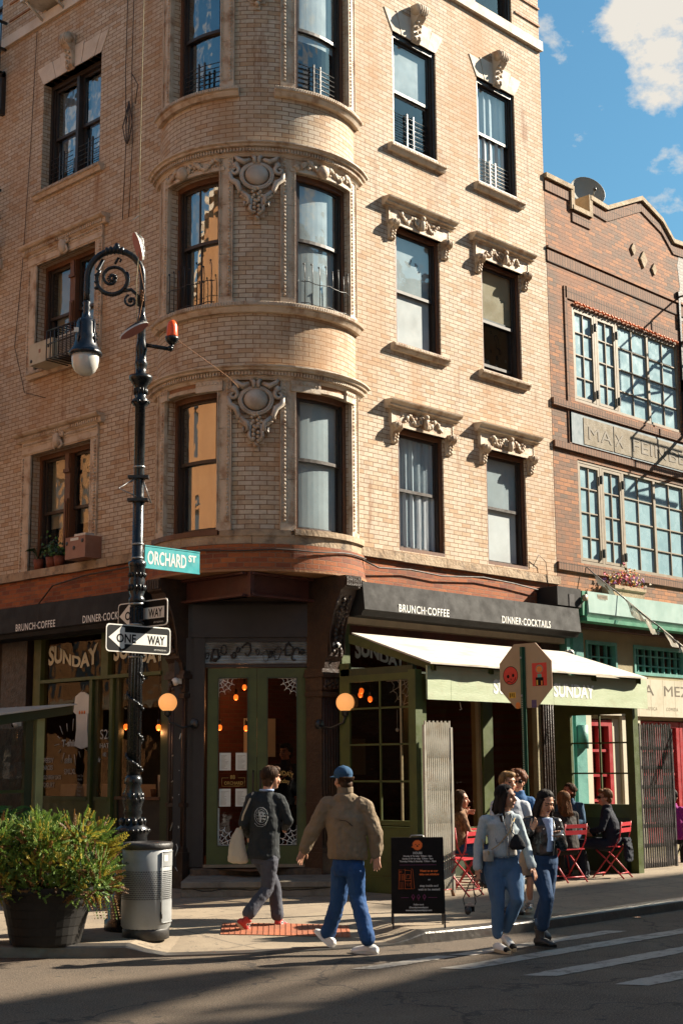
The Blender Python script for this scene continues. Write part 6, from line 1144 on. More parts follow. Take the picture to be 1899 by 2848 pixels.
def figure(name, label, P0, J, F, HF, S, group=None, vox=.006):
    """J joints in (right, towards camera, up) of the camera's heading; F body facing, HF head facing in (right, towards)"""
    f = view(P0); W3 = lambda q: V(f(*q)); D3 = lambda a: (RH*a[0]-FH*a[1]).normalized()
    j = {k: W3(v) for k, v in J.items()}; Z = V((0, 0, 1)); Fv = D3(F); Sv = Fv.cross(Z).normalized()  # Sv = the figure's right
    Hf = D3(HF); tiltv = S.get('nod', 0); Hf = (Hf-Z*tiltv).normalized(); Hs = Hf.cross(Z).normalized(); Hu = Hs.cross(Hf).normalized(); hs = S.get('hs', 1.0); hd = j['hd']
    t = thing(name, label, 'person', P0, group); sk = S.get('skin', 'skin_light')
    P = lambda x, y, z: hd+(Hs*x+Hf*y+Hu*z)*hs
    pr = PR()
    pr.e(P(0, -.012, .025), Hs*.073*hs, Hf*.093*hs, Hu*.092*hs, 18, 12); pr.e(P(0, .022, -.03), Hs*.058*hs, Hf*.060*hs, Hu*.080*hs, 16, 10); pr.e(P(0, .045, -.088), Hs*.028*hs, Hf*.030*hs, Hu*.022*hs)
    pr.t([P(0, .083, .012), P(0, .100, -.022)], [.009*hs, .014*hs], 7); pr.e(P(0, .077, -.055), Hs*.024*hs, Hf*.012*hs, Hu*.011*hs, 10, 6); pr.e(P(0, .075, .035), Hs*.05*hs, Hf*.012*hs, Hu*.012*hs, 10, 6)
    for sx in (-1, 1): pr.e(P(sx*.074, -.005, -.01), Hs*.010*hs, Hf*.020*hs, Hu*.030*hs, 8, 6); pr.e(P(sx*.038, .055, -.03), Hs*.026*hs, Hf*.022*hs, Hu*.028*hs, 8, 6)
    pr.t([hd-Hf*.015-Hu*.04, lerp(hd, j['nk'], .75)-Fv*.005, j['nk']-Z*.03], [.050*hs, .050*hs, .058*hs])
    hw = S.get('sw', .17); ch = lerp(j['nk'], j['hp'], .30); wa = lerp(j['nk'], j['hp'], .68)
    if 'sl' in j: shv = (j['sr']-j['sl'])*.5; hw = shv.length
    pr.l([(j['nk']-Z*.03, Sv*.05, Fv*.045), (j['nk']-Z*.09, Sv*hw*.5, Fv*.05), (ch, Sv*hw*.70, Fv*.07), (wa, Sv*.12, Fv*.085), (j['hp'], Sv*.145, Fv*.10), (j['hp']-Z*.08, Sv*.12, Fv*.09)])
    for s_, sd in (('r', 1), ('l', -1)):
        if 's'+s_ in j and 'e'+s_ in j and 'w'+s_ in j:
            pr.t([j['s'+s_], lerp(j['s'+s_], j['e'+s_], .5), j['e'+s_], lerp(j['e'+s_], j['w'+s_], .3), j['w'+s_]], [.034, .034, .030, .031, .024])
            hdn = S.get('h'+s_); w_ = j['w'+s_]
            if hdn: hand(pr, w_, D3(hdn[:2])*hdn[3]+Z*hdn[2] if len(hdn) > 3 else D3(hdn[:2])*.5+Z*hdn[2], D3(S.get('th'+s_, (F[0], F[1]))), S.get('hk', .95), S.get('curl', .6))
        if 'h'+s_ in j and 'k'+s_ in j and 'a'+s_ in j: pr.t([j['h'+s_], lerp(j['h'+s_], j['k'+s_], .5), j['k'+s_], lerp(j['k'+s_], j['a'+s_], .35), j['a'+s_]], [.06, .05, .038, .040, .030])
    ez = .008
    def mf(c, n):
        q = c-hd; x, y, z = q.dot(Hs)/hs, q.dot(Hf)/hs, q.dot(Hu)/hs
        if y > .05:
            if (abs(abs(x)-.030)/.013)**2+((z-ez)/.0055)**2 < 1: return 1
            if abs(abs(x)-.031) < .018 and abs(z-.030-.1*(.02-abs(abs(x)-.031))) < .0045: return 2
            if (x/.023)**2+((z+.055)/.008)**2 < 1 and y > .07: return 3
        if S.get('beard') and z < -.03-.2*max(0, y-.05) and y > -.03 and z > -.13 and not ((x/.022)**2+((z+.052)/.007)**2 < 1 and y > .07): return 2
        return 0
    if S.get('glasses'): pass
    body = remesh('body', pr.v, pr.f, vox, (sk, 'eye_dark', S.get('hair', 'hair_brown'), S.get('lip', 'lip')), t, 2, matf=mf)
    # hair
    hm = S.get('hair', 'hair_brown'); st = S.get('style', 'short'); pr = PR()
    if st == 'cap':
        pr.e(P(0, -.015, .01), Hs*.078*hs, Hf*.092*hs, Hu*.07*hs, 16, 10); pr.e(P(0, -.06, -.04), Hs*.066*hs, Hf*.05*hs, Hu*.055*hs)
    else: pr.e(P(0, -.026, .036), Hs*.080*hs, Hf*.092*hs, Hu*.088*hs, 18, 12); pr.e(P(0, -.055, -.02), Hs*.076*hs, Hf*.060*hs, Hu*.075*hs)
    if st == 'short': pr.e(P(0, .05, .095), Hs*.06*hs, Hf*.045*hs, Hu*.035*hs)
    if st in ('long', 'longdown', 'back'):
        L = S.get('hlen', .30)
        pr.e(P(0, -.012, .078), Hs*.072*hs, Hf*.066*hs, Hu*.042*hs)
        pr.l([(P(0, -.05, .03), Hs*.085, Hf*.06), (P(0, -.07, -.06), Hs*.088, Hf*.055), (P(0, -.085, -.14)+Z*0, Hs*.092, Hf*.048), (hd-Fv*.10-Z*(L*.75), Sv*.085, Fv*.035), (hd-Fv*.10-Z*L, Sv*.06, Fv*.025)])
        if st != 'back':
            for sx in (-1, 1): pr.l([(P(sx*.058, .005, .06), Hs*.024, Hf*.045), (P(sx*.076, -.008, -.02), Hs*.014, Hf*.036), (P(sx*.080, -.022, -.10), Hs*.020, Hf*.034), (P(sx*.085, -.01, -.17), Hs*.026, Hf*.034), (lerp(P(sx*.085, -.01, -.17), hd+Hs*sx*.10-Z*L+Fv*.0, .8), Hs*.022, Hf*.026)], 12)
    if st == 'curly':
        rd = random.Random(3)
        for i in range(46): a, b_ = rd.uniform(0, 2*pi), rd.uniform(-.35, 1.4); q = V((cos(a)*cos(b_)*.10, sin(a)*cos(b_)*.10-.025, sin(b_)*.115+.01)); pr.ball(P(*q) if q.y < .06 or q.z > .06 else P(q.x, q.y-.06, q.z+.05), rd.uniform(.028, .042))
    if st == 'bun': pr.ball(P(0, -.13, .03), .035)
    ho = remesh('hair', pr.v, pr.f, .007, (hm,), t, 1, disp=.006, dscale=.03)
    strands(t, P, hd, Fv, Sv, Z, hs, st, S.get('hlen', .3), hm)
    if st == 'cap':
        pr = PR(); pr.e(P(0, -.005, .060), Hs*.088*hs, Hf*.105*hs, Hu*.078*hs, 20, 12); pr.e(P(0, -.01, .03), Hs*.084*hs, Hf*.098*hs, Hu*.04*hs, 20, 8); pr.e(P(0, .13, .028), Hs*.062*hs, Hf*.062*hs, Hu*.010*hs); pr.ball(P(0, 0, .137), .009); remesh('cap', pr.v, pr.f, .006, (S.get('cap', 'cap_blue'),), t, 2)
    if S.get('glasses'):
        mb = MB(); c = lambda x, y, z: tuple(P(x, y, z))
        for sx in (-1, 1):
            mb.ball(c(sx*.032, .086, .006), .020*hs, 'sign_black', 10, 6, raw=True); mb.tube([c(sx*.05, .082, .010), c(sx*.078, .0, .012)], .004, 'sign_black', 5)
        mb.tube([c(-.014, .09, .010), c(.014, .09, .010)], .003, 'sign_black', 5); mb.build('sunglasses', t)
    return t, j, Fv, Sv, Z, Hf, Hs, Hu, hd
def top(t, j, Fv, Sv, mt, ease=1.0, hem=None, sleeve=1.0, cuff=.034, wr=1.0, disp=.016, name='jacket', hemw=1.0, collar=True, depth=1.0, open_=None, vox=.008, shoulder=.052):
    Z = V((0, 0, 1)); pr = PR(); nk, hp = j['nk'], j['hp']; hem = hem or (hp-Z*.02); hw = (j['sr']-j['sl']).length/2; Sx = (j['sr']-j['sl']).normalized(); Fx = Z.cross(Sx).normalized(); mid = (j['sr']+j['sl'])/2
    ch = lerp(nk, hem, .34); wa = lerp(nk, hem, .70)
    pr.l([(nk+Z*.0, Sx*.070, Fx*.062), (nk-Z*.035, Sx*hw*.62, Fx*.080*depth), (mid-Z*.03, Sx*hw*1.02, Fx*.105*depth), (ch-Z*.03, Sx*hw*.98*ease, Fx*.128*depth*ease), (wa, Sx*max(.14, hw*.90)*ease*hemw, Fx*.128*depth*ease), (hem+Z*.03, Sx*max(.15, hw*.92)*ease*hemw, Fx*.130*depth*ease), (hem, Sx*max(.14, hw*.86)*ease*hemw, Fx*.122*depth*ease)], 24)
    for s_ in 'rl':
        if 'e'+s_ not in j: continue
        S_, E, W_ = j['s'+s_], j['e'+s_], lerp(j['e'+s_], j['w'+s_], wr); a = lerp(S_, mid, .22)
        pr.t([a, S_, lerp(S_, E, .5), E, lerp(E, W_, .55), W_], [shoulder*1.25*sleeve, shoulder*1.12*sleeve, shoulder*1.08*sleeve, shoulder*sleeve, shoulder*.92*sleeve, cuff*1.2], 12)
    if collar: pr.l([(nk-Z*.02, Sx*.075, Fx*.07), (nk+Z*.035, Sx*.066, Fx*.062)], 16)
    return remesh(name, pr.v, pr.f, vox, (mt,), t, 3, disp=disp, dscale=.11)
def pants(t, j, Fv, Sv, mt, r=(.098, .080, .062, .058, .060), disp=.012, waist=None, name='trousers', hipw=.155, wrap=1.0, vox=.008):
    Z = V((0, 0, 1)); pr = PR(); hp = j['hp']; w = waist or (hp+Z*.06)
    Hx = Sv
    pr.l([(w, Hx*hipw*.86, Fv*.098), (hp+Z*.0, Hx*hipw, Fv*.112), (hp-Z*.07, Hx*hipw*1.02, Fv*.118), (hp-Z*.13, Hx*hipw*.86, Fv*.10)], 20)
    for s_ in 'rl':
        if 'k'+s_ not in j: continue
        h_, k_, a_ = j['h'+s_], j['k'+s_], lerp(j['k'+s_], j['a'+s_], wrap); pr.t([h_-Z*.02, lerp(h_, k_, .45), k_, lerp(k_, a_, .5), a_], r, 14)
    return remesh(name, pr.v, pr.f, vox, (mt,), t, 3, disp=disp, dscale=.085)
def shoe(t, heel, toe, ank, up, sole, high=.08, w=.045, name='shoe', capt=None):
    heel, toe, ank = V(heel), V(toe), V(ank); a = (toe-heel); L = max(.24, min(.29, a.length)); a.normalize(); toe = heel+a*L; u = (ank-heel-a*(ank-heel).dot(a)).normalized(); s = a.cross(u).normalized(); pr = PR()
    pr.l([(heel+a*(-.01)+u*.04, s*w*.55, u*.030), (heel+a*.03+u*.045, s*w*.82, u*.040), (heel+a*L*.35+u*.045, s*w*.85, u*.040), (heel+a*L*.62+u*.036, s*w, u*.032), (heel+a*L*.85+u*.028, s*w*.98, u*.024), (heel+a*(L-.01)+u*.024, s*w*.6, u*.016)], 16)
    c = heel+a*.055; pr.l([(c+u*.03, s*w*.85, a*.055), (c+u*(.03+high*.6), s*w*.80, a*.050), (c+u*(.03+high), s*w*.82, a*.050)], 14)
    mf = (lambda p, n: 1 if (p-heel).dot(a) > L*.76 else 0) if capt else None
    o = remesh(name, pr.v, pr.f, .006, (up, capt) if capt else (up,), t, 2, matf=mf); mb = MB(); n_ = 20; pts = []
    for i in range(n_): w_ = 2*pi*i/n_; x = L*.5+(L*.53)*cos(w_); pts.append((x, w*1.06*sin(w_)*(1 if cos(w_) > -.2 else .9)))
    R = [[tuple(heel+a*x+s*y+u*z) for x, y in pts] for z in (-.002, .026)]
    mb.poly(list(reversed(R[0])), sole); mb.poly(R[1], sole); [mb.poly([R[0][i], R[0][(i+1) % n_], R[1][(i+1) % n_], R[1][i]], sole) for i in range(n_)]
    mb.build('sole', o); return o, heel, a, u, s, L
# ---- man in the black sweatshirt
J = dict(hd=(.077, -.02, 1.624), nk=(.023, 0, 1.492), sl=(-.13, .02, 1.425), sr=(.158, 0, 1.405), el=(-.215, .02, 1.17), wl=(-.173, -.20, 1.03), er=(.250, -.02, 1.19), wr=(.206, -.24, 1.10), hp=(.0, 0, .88), hr=(.058, .04, .82), kr=(.035, .03, .50), ar=(-.175, .17, .235), hl=(-.035, -.04, .82), kl=(.098, -.16, .50), al=(.138, -.14, .17))
P0 = (-2.20, -2.44, .03); t, j, Fv, Sv, Z, Hf, Hs, Hu, hd = figure('person', 'man with short brown hair in a black sweatshirt and red high-top shoes, carrying a tote', P0, J, (.30, -.95), (.78, -.62), dict(hair='hair_brown', style='short', hr=(.2, -1, .6), hl=(0, -1, -.3), hk=.9))
f = view(P0); top(t, j, Fv, Sv, 'sweat_black', 1.12, hem=f(-.01, 0, .80), disp=.022, name='sweatshirt', collar=False, cuff=.036, wr=.95, hemw=1.02, shoulder=.058)
mb = MB(); mb.tube([tuple(j['nk']+Z*.012+(Sv*cos(a)*.068+Fv*sin(a)*.062)) for a in [2*pi*i/16 for i in range(17)]], .013, 'tee_blue', 6); mb.build('collar', t)
pants(t, j, Fv, Sv, 'trouser_grey', (.094, .084, .070, .068, .070), .014, wrap=.86)
for hl, to, an in (((-.272, .20, .175), (-.165, .05, .035), (-.165, .20, .25)), ((.100, -.12, .060), (.270, -.29, .075), (.142, -.14, .20))):
    o, heel, a, u, s, L = shoe(t, f(*hl), f(*to), f(*an), 'canvas_red', 'sole_gum', .10, .040, 'shoe', None)
    mb = MB(); k = 1 if s.dot(-FH) > 0 else -1; c = heel+a*.07+u*.085+s*k*.040; mb.poly([tuple(c+s*k*.003+a*.019*cos(w)+u*.019*sin(w)) for w in [2*pi*i/12 for i in range(12)]], 'shoe_white'); mb.poly([tuple(c+s*k*.0045+a*.008*cos(w)+u*.008*sin(w)) for w in [2*pi*i/8 for i in range(8)]], 'cap_blue')
    for i in range(4): q = heel+a*(.11+.025*i)+u*(.10-.018*i); mb.tube([tuple(q-s*.02), tuple(q+s*.02)], .004, 'shoe_white', 4)
    mb.build('badge_and_laces', o)
# round emblem on the back
sx = (j['sr']-j['sl']).normalized(); bk = Z.cross(sx).normalized(); bk = bk if bk.dot(-FH) > 0 else -bk; fE = (lambda o: (lambda x, d, z: V(o)+sx*x+bk*(d-.35*abs(x+.0)**1.6*1.1)+Z*z))(j['nk']*.45+j['hp']*.55+Z*.085-sx*.045+bk*.163)
mb = MB(fE); mt = 'print_grey'; el = lambda rx, rz, r: mb.tube([(rx*cos(w), 0, rz*sin(w)) for w in [2*pi*i/28 for i in range(29)]], r, mt, 4)
el(.070, .088, .0022); el(.052, .066, .002); mb.tube([(-.052, 0, 0), (.052, 0, 0)], .0018, mt, 4); mb.tube([(-.045, 0, -.03), (.045, 0, -.03)], .0018, mt, 4); mb.tube([(-.045, 0, .03), (.045, 0, .03)], .0018, mt, 4); mb.tube([(-.02, 0, -.062), (-.026, 0, 0), (-.02, 0, .062)], .0018, mt, 4); mb.tube([(.02, 0, -.062), (.026, 0, 0), (.02, 0, .062)], .0018, mt, 4)
mb.poly([(.004+.026*cos(w), .001, .018+.030*sin(w)) for w in [2*pi*i/14 for i in range(14)]], mt); mb.poly([(-.016, .001, -.062), (.0, .001, -.062), (.0, .001, .0), (-.014, .001, .0)], mt); mb.poly([(.002+.008*cos(w), .002, .018+.009*sin(w)) for w in [2*pi*i/8 for i in range(8)]], 'sign_black')
for i, ch in enumerate('UNION INDUSTRIES'):
    if ch == ' ': continue
    w = pi*1.02-i*pi*1.12/15; vs, fs = text2d(ch, .019, .0004, .8, 'CENTER'); mb.mesh([(.061*cos(w)+a*sin(w)+b_*cos(w), .001, .077*sin(w)-a*cos(w)+b_*sin(w)) for a, b_ in vs], fs, mt, False)
mb.tube([(-.070, 0, -.075), (-.04, 0, -.105), (.01, 0, -.108), (.04, 0, -.09), (.066, 0, -.03)], .002, mt, 4); mb.build('back_print', t)
# his tote bag
pr = PR(); q = lambda r, d, z: V(f(r, d, z)); pr.l([(q(-.26, .02, 1.12), RH*.03, FH*.02), (q(-.275, .03, 1.05), RH*.06, FH*.035), (q(-.28, .04, .95), RH*.085, FH*.05), (q(-.275, .05, .82), RH*.105, FH*.055), (q(-.265, .05, .78), RH*.108, FH*.05), (q(-.25, .05, .755), RH*.07, FH*.03)], 18)
o = remesh('tote_bag', pr.v, pr.f, .008, ('canvas',), None, 2, disp=.014, dscale=.07, loc=P0); o['label'] = 'pale canvas tote bag hanging from the shoulder of the man in the black sweatshirt'; o['category'] = 'bag'
mb = MB(f); mb.tube([(-.25, .03, 1.09), (-.215, .075, 1.25), (-.15, .085, 1.40), (-.115, .05, 1.478), (-.11, -.03, 1.478)], .011, 'canvas', 6); mb.build('strap', o)
# ---- man in the khaki jacket
J = dict(hd=(-.03, -.02, 1.615), nk=(-.010, 0, 1.50), sl=(-.190, -.02, 1.375), sr=(.178, .02, 1.36), el=(-.322, -.05, 1.14), wl=(-.410, -.1, .955), er=(.280, .05, 1.11), wr=(.288, .02, .905), hp=(.013, 0, .84), hr=(.078, .05, .784), kr=(.10, .0, .50), ar=(.195, .18, .13), hl=(-.056, -.05, .778), kl=(-.085, -.15, .46), al=(-.19, -.28, .135))
P0 = (-2.44, -3.86, 0); f = view(P0); t, j, Fv, Sv, Z, Hf, Hs, Hu, hd = figure('person', 'man in a blue cap, khaki jacket, blue jeans and white trainers striding across the road', P0, J, (-.22, -.97), (-.55, -.83), dict(hair='hair_brown', style='cap', skin='skin_light', hl=(-.3, .1, -1), hr=(.0, .2, -1), thl=(.8, -.5), thr=(-.8, -.5), hk=1.0, curl=.45))
top(t, j, Fv, Sv, 'jacket_khaki', 1.14, hem=f(.01, 0, .865), disp=.028, sleeve=1.30, cuff=.048, wr=.95, hemw=1.0, shoulder=.058); pr = PR(); nk = j['nk']; pr.l([(nk-Z*.015, Sv*.080, Fv*.075), (nk+Z*.05, Sv*.078, Fv*.074)], 18); remesh('collar', pr.v, pr.f, .007, ('jacket_khaki',), t, 2, disp=.01)
mb = MB(f); mb.tube([(-.07, .158, 1.24), (0, .165, 1.23), (.06, .158, 1.18)], .004, 'dark_room', 5); mb.tube([(-.16, .12, 1.30), (-.10, .158, 1.25), (-.07, .163, 1.24)], .0035, 'jacket_khaki', 5); mb.build('back_seam', t)
pants(t, j, Fv, Sv, 'jean_blue', (.100, .090, .078, .074, .074), .016, wrap=.96, name='jeans')
shoe(t, f(.285, .18, .004), f(.045, .02, .004), f(.20, .18, .13), 'shoe_white', 'shoe_white', .05, .050); shoe(t, f(-.155, -.22, .012), f(-.315, -.36, .155), f(-.20, -.29, .17), 'shoe_white', 'shoe_white', .05, .050)
# ---- woman in the pale jacket
J = dict(hd=(.056, .02, 1.435), nk=(.039, 0, 1.310), sr=(-.165, .02, 1.225), sl=(.150, .02, 1.232), er=(-.225, 0, .985), wr=(-.245, .06, .775), el=(.235, -.02, .965), wl=(.272, .1, .79), hp=(-.002, 0, .845), hr=(-.082, .02, .78), kr=(-.060, .08, .465), ar=(-.066, .02, .15), hl=(.083, -.02, .78), kl=(.120, .12, .50), al=(.022, -.10, .19))
P0 = (-1.47, -4.99, 0); f = view(P0); t, j, Fv, Sv, Z, Hf, Hs, Hu, hd = figure('person', 'woman in a pale trimmed jacket and light jeans looking aside on the crosswalk', P0, J, (.30, .95), (.86, .51), dict(hair='hair_black', style='long', hlen=.24, skin='skin_tan', hr=(.0, .3, -1), hl=(.3, .3, -1), thr=(.6, .8), thl=(-.6, .8), hk=.85, curl=.7, hs=.96))
top(t, j, Fv, Sv, 'tweed', 1.06, hem=f(.0, 0, .885), disp=.012, cuff=.040, wr=.92, hemw=.92, collar=False, shoulder=.048, depth=.98); c = lambda r, d, z: tuple(f(r, d, z)); mb = MB(f)
def cord(pts, r=.009):
    mb.tube(pts, r*.7, 'tweed_trim', 5)
    for a, b_ in zip(pts, pts[1:]):
        k = max(1, int((V(a)-V(b_)).length/.016)); [mb.ball(tuple(lerp(V(a), V(b_), i/k)), r, 'tweed_trim', 5, 3) for i in range(k)]
cord([(.0, .10, 1.285), (.005, .145, 1.22), (.035, .158, 1.10), (.042, .155, 1.0), (.05, .152, .89)]); cord([(.085, .09, 1.285), (.10, .135, 1.20), (.085, .15, 1.12), (.12, .15, 1.08)]); cord([(-.10, .11, .885), (-.03, .14, .882), (.05, .15, .885)]); cord([(-.075, .14, 1.06), (-.06, .148, 1.02), (.0, .158, 1.03), (.0, .158, 1.07)], .007); cord([(-.05, .10, 1.27), (.0, .10, 1.285)]); mb.build('jacket_trim', t)
pr = PR(); pr.l([(V(c(.045, .06, 1.30)), RH*.05, FH*.03), (V(c(.055, .09, 1.2)), RH*.05, FH*.05), (V(c(.075, .095, 1.0)), RH*.05, FH*.055), (V(c(.075, .09, .90)), RH*.06, FH*.06)]); remesh('blouse', pr.v, pr.f, .008, ('shirt_cream',), t, 2, disp=.008)
pants(t, j, Fv, Sv, 'jean_mid', (.105, .092, .066, .062, .050), .007, wrap=.93, name='jeans', hipw=.165, waist=V(f(0, 0, .93)))
shoe(t, f(-.085, -.04, .006), f(.02, .15, .006), f(-.066, .0, .14), 'shoe_white', 'sole_gum', .0, .036, capt='sign_black'); shoe(t, f(.005, -.16, .075), f(.085, .03, .02), f(.02, -.11, .20), 'shoe_white', 'sole_gum', .0, .036, capt='sign_black')
def lab(o, l, cat, g=None): o['label'] = l; o['category'] = cat; return o
mb = MB(f); mb.lathe((-.145, .135, 0), [(.044, .85), (.050, .855), (.050, .925), (.052, .93), (.052, .945), (.046, .955), (.02, .958)], 'shirt_cream', 18); mb.tube([(-.155, .19, .95), (-.14, .19, .93), (-.15, .19, .915)], .004, 'gold_letter', 4); o = lab(mb.build('handbag', None, P0), 'small white bucket handbag at the hip of the woman in the pale jacket', 'bag'); mb = MB(f); mb.tube([(-.12, .15, .955), (-.05, .165, 1.0), (.06, .165, 1.12), (.12, .11, 1.25)], .004, 'gold_letter', 5); mb.tube([(-.185, .12, .955), (-.19, .06, 1.05)], .004, 'gold_letter', 5); mb.build('strap', o)
pr = PR(); pr.l([(V(c(.125, .155, 1.10)), RH*.02, FH*.012), (V(c(.125, .165, 1.04)), RH*.062, FH*.022), (V(c(.13, .17, .985)), RH*.082, FH*.028), (V(c(.13, .165, .955)), RH*.055, FH*.02)], 16); lab(remesh('pouch', pr.v, pr.f, .006, ('skirt_black',), None, 1, loc=P0), 'small black fan-shaped pouch on the chest of the woman in the pale jacket', 'bag')
# camera hanging from her hand
cm = thing('photo_camera', 'camera dangling by its strap from the hand of the woman in the pale jacket', 'camera', f(-.33, .10, .42)); mb = MB(f); mb.b(-.375, -.285, .075, .115, .385, .445, 'sign_black'); mb.b(-.375, -.285, .073, .117, .435, .452, 'galv'); mb.b(-.345, -.315, .08, .112, .452, .466, 'galv'); mb.build('camera_body', cm)
mb = MB(f); mb.tube([(-.34, .115, .41), (-.35, .165, .395), (-.355, .19, .39)], [.030, .030, .027], 'rubber_black', 14); mb.build('lens', cm); mb = MB(f); mb.tube([(-.375, .09, .44), (-.39, .09, .50), (-.335, .08, .62), (-.29, .085, .70), (-.25, .085, .72)], .006, 'rubber_black', 5); mb.tube([(-.285, .09, .44), (-.27, .09, .47), (-.29, .085, .60), (-.265, .085, .70), (-.25, .085, .72)], .006, 'rubber_black', 5); mb.tube([(-.25, .09, .72), (-.205, .09, .62), (-.215, .09, .54), (-.26, .09, .52), (-.285, .09, .56)], .006, 'rubber_black', 5); mb.build('strap', cm)
# ---- woman in the leather jacket
J = dict(hd=(.067, .05, 1.375), nk=(.049, 0, 1.245), sr=(-.110, 0, 1.195), sl=(.172, .02, 1.185), er=(-.186, .05, 1.015), wr=(-.105, .19, 1.125), el=(.225, 0, .965), wl=(.165, .20, 1.06), hp=(.029, 0, .87), hr=(-.025, .02, .80), kr=(.040, .12, .48), ar=(.0, .0, .20), hl=(.075, -.02, .80), kl=(.078, -.10, .50), al=(.01, -.28, .23))
P0 = (-.97, -5.07, 0); f = view(P0); t, j, Fv, Sv, Z, Hf, Hs, Hu, hd = figure('person', 'woman in a black leather jacket and dark jeans reading her phone on the crosswalk', P0, J, (.35, .94), (.35, .94), dict(hair='hair_black', style='long', hlen=.27, skin='skin_tan', lip='lip_dark', nod=.42, hr=(.6, .2, .7), hl=(-.3, .6, .4), thr=(-.3, -.4), thl=(-.9, .1), hk=.85, curl=.9, hs=.96))
top(t, j, Fv, Sv, 'leather', 1.04, hem=f(.02, 0, .875), disp=.024, cuff=.040, wr=.92, hemw=.95, shoulder=.05, collar=False); c = lambda r, d, z: tuple(f(r, d, z))
pr = PR(); pr.l([(V(c(.07, .075, 1.235)), RH*.055, FH*.03), (V(c(.085, .10, 1.12)), RH*.036, FH*.04), (V(c(.085, .105, .98)), RH*.030, FH*.045), (V(c(.075, .10, .915)), RH*.036, FH*.045)]); remesh('t_shirt', pr.v, pr.f, .007, ('tee_blue',), t, 2, disp=.006)
mb = MB(f); mb.tube([(.12, .135, 1.22), (.135, .155, 1.10), (.12, .15, .95), (.11, .15, .88)], .005, 'galv', 5); [mb.ball((x, .15, z), .007, 'galv', 6, 4) for x, z in ((.02, 1.13), (.17, 1.15), (.145, 1.04), (.14, .98), (.19, 1.08))]; mb.ball((-.13, .17, 1.06), .006, 'galv', 6, 4); mb.build('zip_and_studs', t)
pants(t, j, Fv, Sv, 'jean_dark', (.098, .086, .068, .066, .066), .010, wrap=.95, name='jeans', waist=V(f(.03, 0, .93)), hipw=.15)
mb = MB(f); mb.tube([(.0, .0, .275), (.0, .0, .215)], .068, 'jean_mid', 16); mb.build('turn_up', t)
shoe(t, f(-.060, -.06, .02), f(.105, .14, .02), f(.0, .0, .20), 'rubber_black', 'sign_black', .12, .048, 'boot'); shoe(t, f(-.02, -.34, .12), f(.07, -.17, .06), f(.01, -.28, .24), 'rubber_black', 'sign_black', .12, .046, 'boot')
mb = MB(f); mb.b(.115, .205, .285, .295, 1.075, 1.09, 'galv') if False else mb.poly([(.09, .29, 1.075), (.12, .25, 1.115), (.205, .24, 1.125), (.18, .28, 1.085)], 'galv'); mb.poly([(.09, .288, 1.067), (.12, .248, 1.107), (.205, .238, 1.117), (.18, .278, 1.077)], 'sign_black'); mb.poly([(.09, .29, 1.075), (.18, .28, 1.085), (.18, .278, 1.077), (.09, .288, 1.067)], 'galv'); mb.poly([(.18, .28, 1.085), (.205, .24, 1.125), (.205, .238, 1.117), (.18, .278, 1.077)], 'galv'); lab(mb.build('phone', None, P0), 'pale phone in the hand of the woman in the leather jacket', 'phone')
pr = PR(); q = lambda r, d, z: V(f(r, d, z)); pr.l([(q(-.10, -.06, .97), RH*.05, FH*.03), (q(-.11, -.06, .88), RH*.085, FH*.04), (q(-.12, -.05, .74), RH*.10, FH*.04), (q(-.125, -.05, .68), RH*.05, FH*.03)], 16); o = lab(remesh('tote_bag', pr.v, pr.f, .008, ('canvas',), None, 2, disp=.012, loc=P0), 'beige canvas tote behind the arm of the woman in the leather jacket', 'bag'); mb = MB(f); mb.tube([(-.085, -.03, .96), (-.10, .06, 1.12), (-.075, .05, 1.225), (-.07, -.03, 1.24)], .010, 'canvas', 5); mb.build('strap', o)
# ---- two walkers on the pavement behind them
P0 = (.66, -3.70, .12); J = dict(hd=(-.09, 0, 1.555), nk=(-.079, 0, 1.43), sr=(-.23, 0, 1.33), sl=(.055, 0, 1.335), er=(-.27, .03, 1.08), wr=(-.24, .14, .88), el=(.10, 0, 1.08), wl=(.08, .12, .88), hp=(-.05, 0, .88), hr=(-.10, 0, .80), kr=(-.11, .05, .48), ar=(-.10, -.12, .22), hl=(-.0, 0, .80), kl=(.015, .06, .47), al=(.012, .0, .22))
f = view(P0); t, j, Fv, Sv, *_ = figure('person', 'curly-haired person in sunglasses and a blue denim jacket behind the stop sign pole', P0, J, (.2, .98), (-.1, 1), dict(hair='hair_auburn', style='curly', glasses=1, hr=(0, .5, -1), hl=(0, .5, -1), hk=.9), vox=.009)
top(t, j, Fv, Sv, 'denim_jacket', 1.05, hem=f(-.05, 0, .86), disp=.014, vox=.01); pr = PR(); q = lambda r, d, z: V(f(r, d, z)); pr.l([(q(-.05, 0, .95), RH*.14, FH*.11), (q(-.05, 0, .8), RH*.17, FH*.13), (q(-.04, 0, .52), RH*.19, FH*.14)]); remesh('skirt', pr.v, pr.f, .01, ('skirt_black',), t, 2, disp=.012)
for a, s_ in ((.012, 0), (-.10, -.12)):
    mb = MB(f); mb.tube([(a, s_, .20), (a, s_, .38)], .042, 'sock_white', 12); mb.build('sock', t); shoe(t, f(a+.02, s_-.06, .154), f(a-.05, s_+.20, .154), f(a, s_, .24), 'silver_leather', 'sole_gum', .02, .042)
P0 = (.26, -3.79, .11); f = view(P0); J = dict(hd=(-.02, 0, 1.545), nk=(-.01, 0, 1.41), sr=(-.17, 0, 1.31), sl=(.16, 0, 1.30), er=(-.2, .03, 1.05), wr=(-.18, .14, .86), el=(.21, 0, 1.05), wl=(.20, .12, .86), hp=(0, 0, .88), hr=(-.08, 0, .80), kr=(-.07, .05, .48), ar=(-.06, -.1, .22), hl=(.06, 0, .80), kl=(.055, .06, .47), al=(.04, .03, .22))
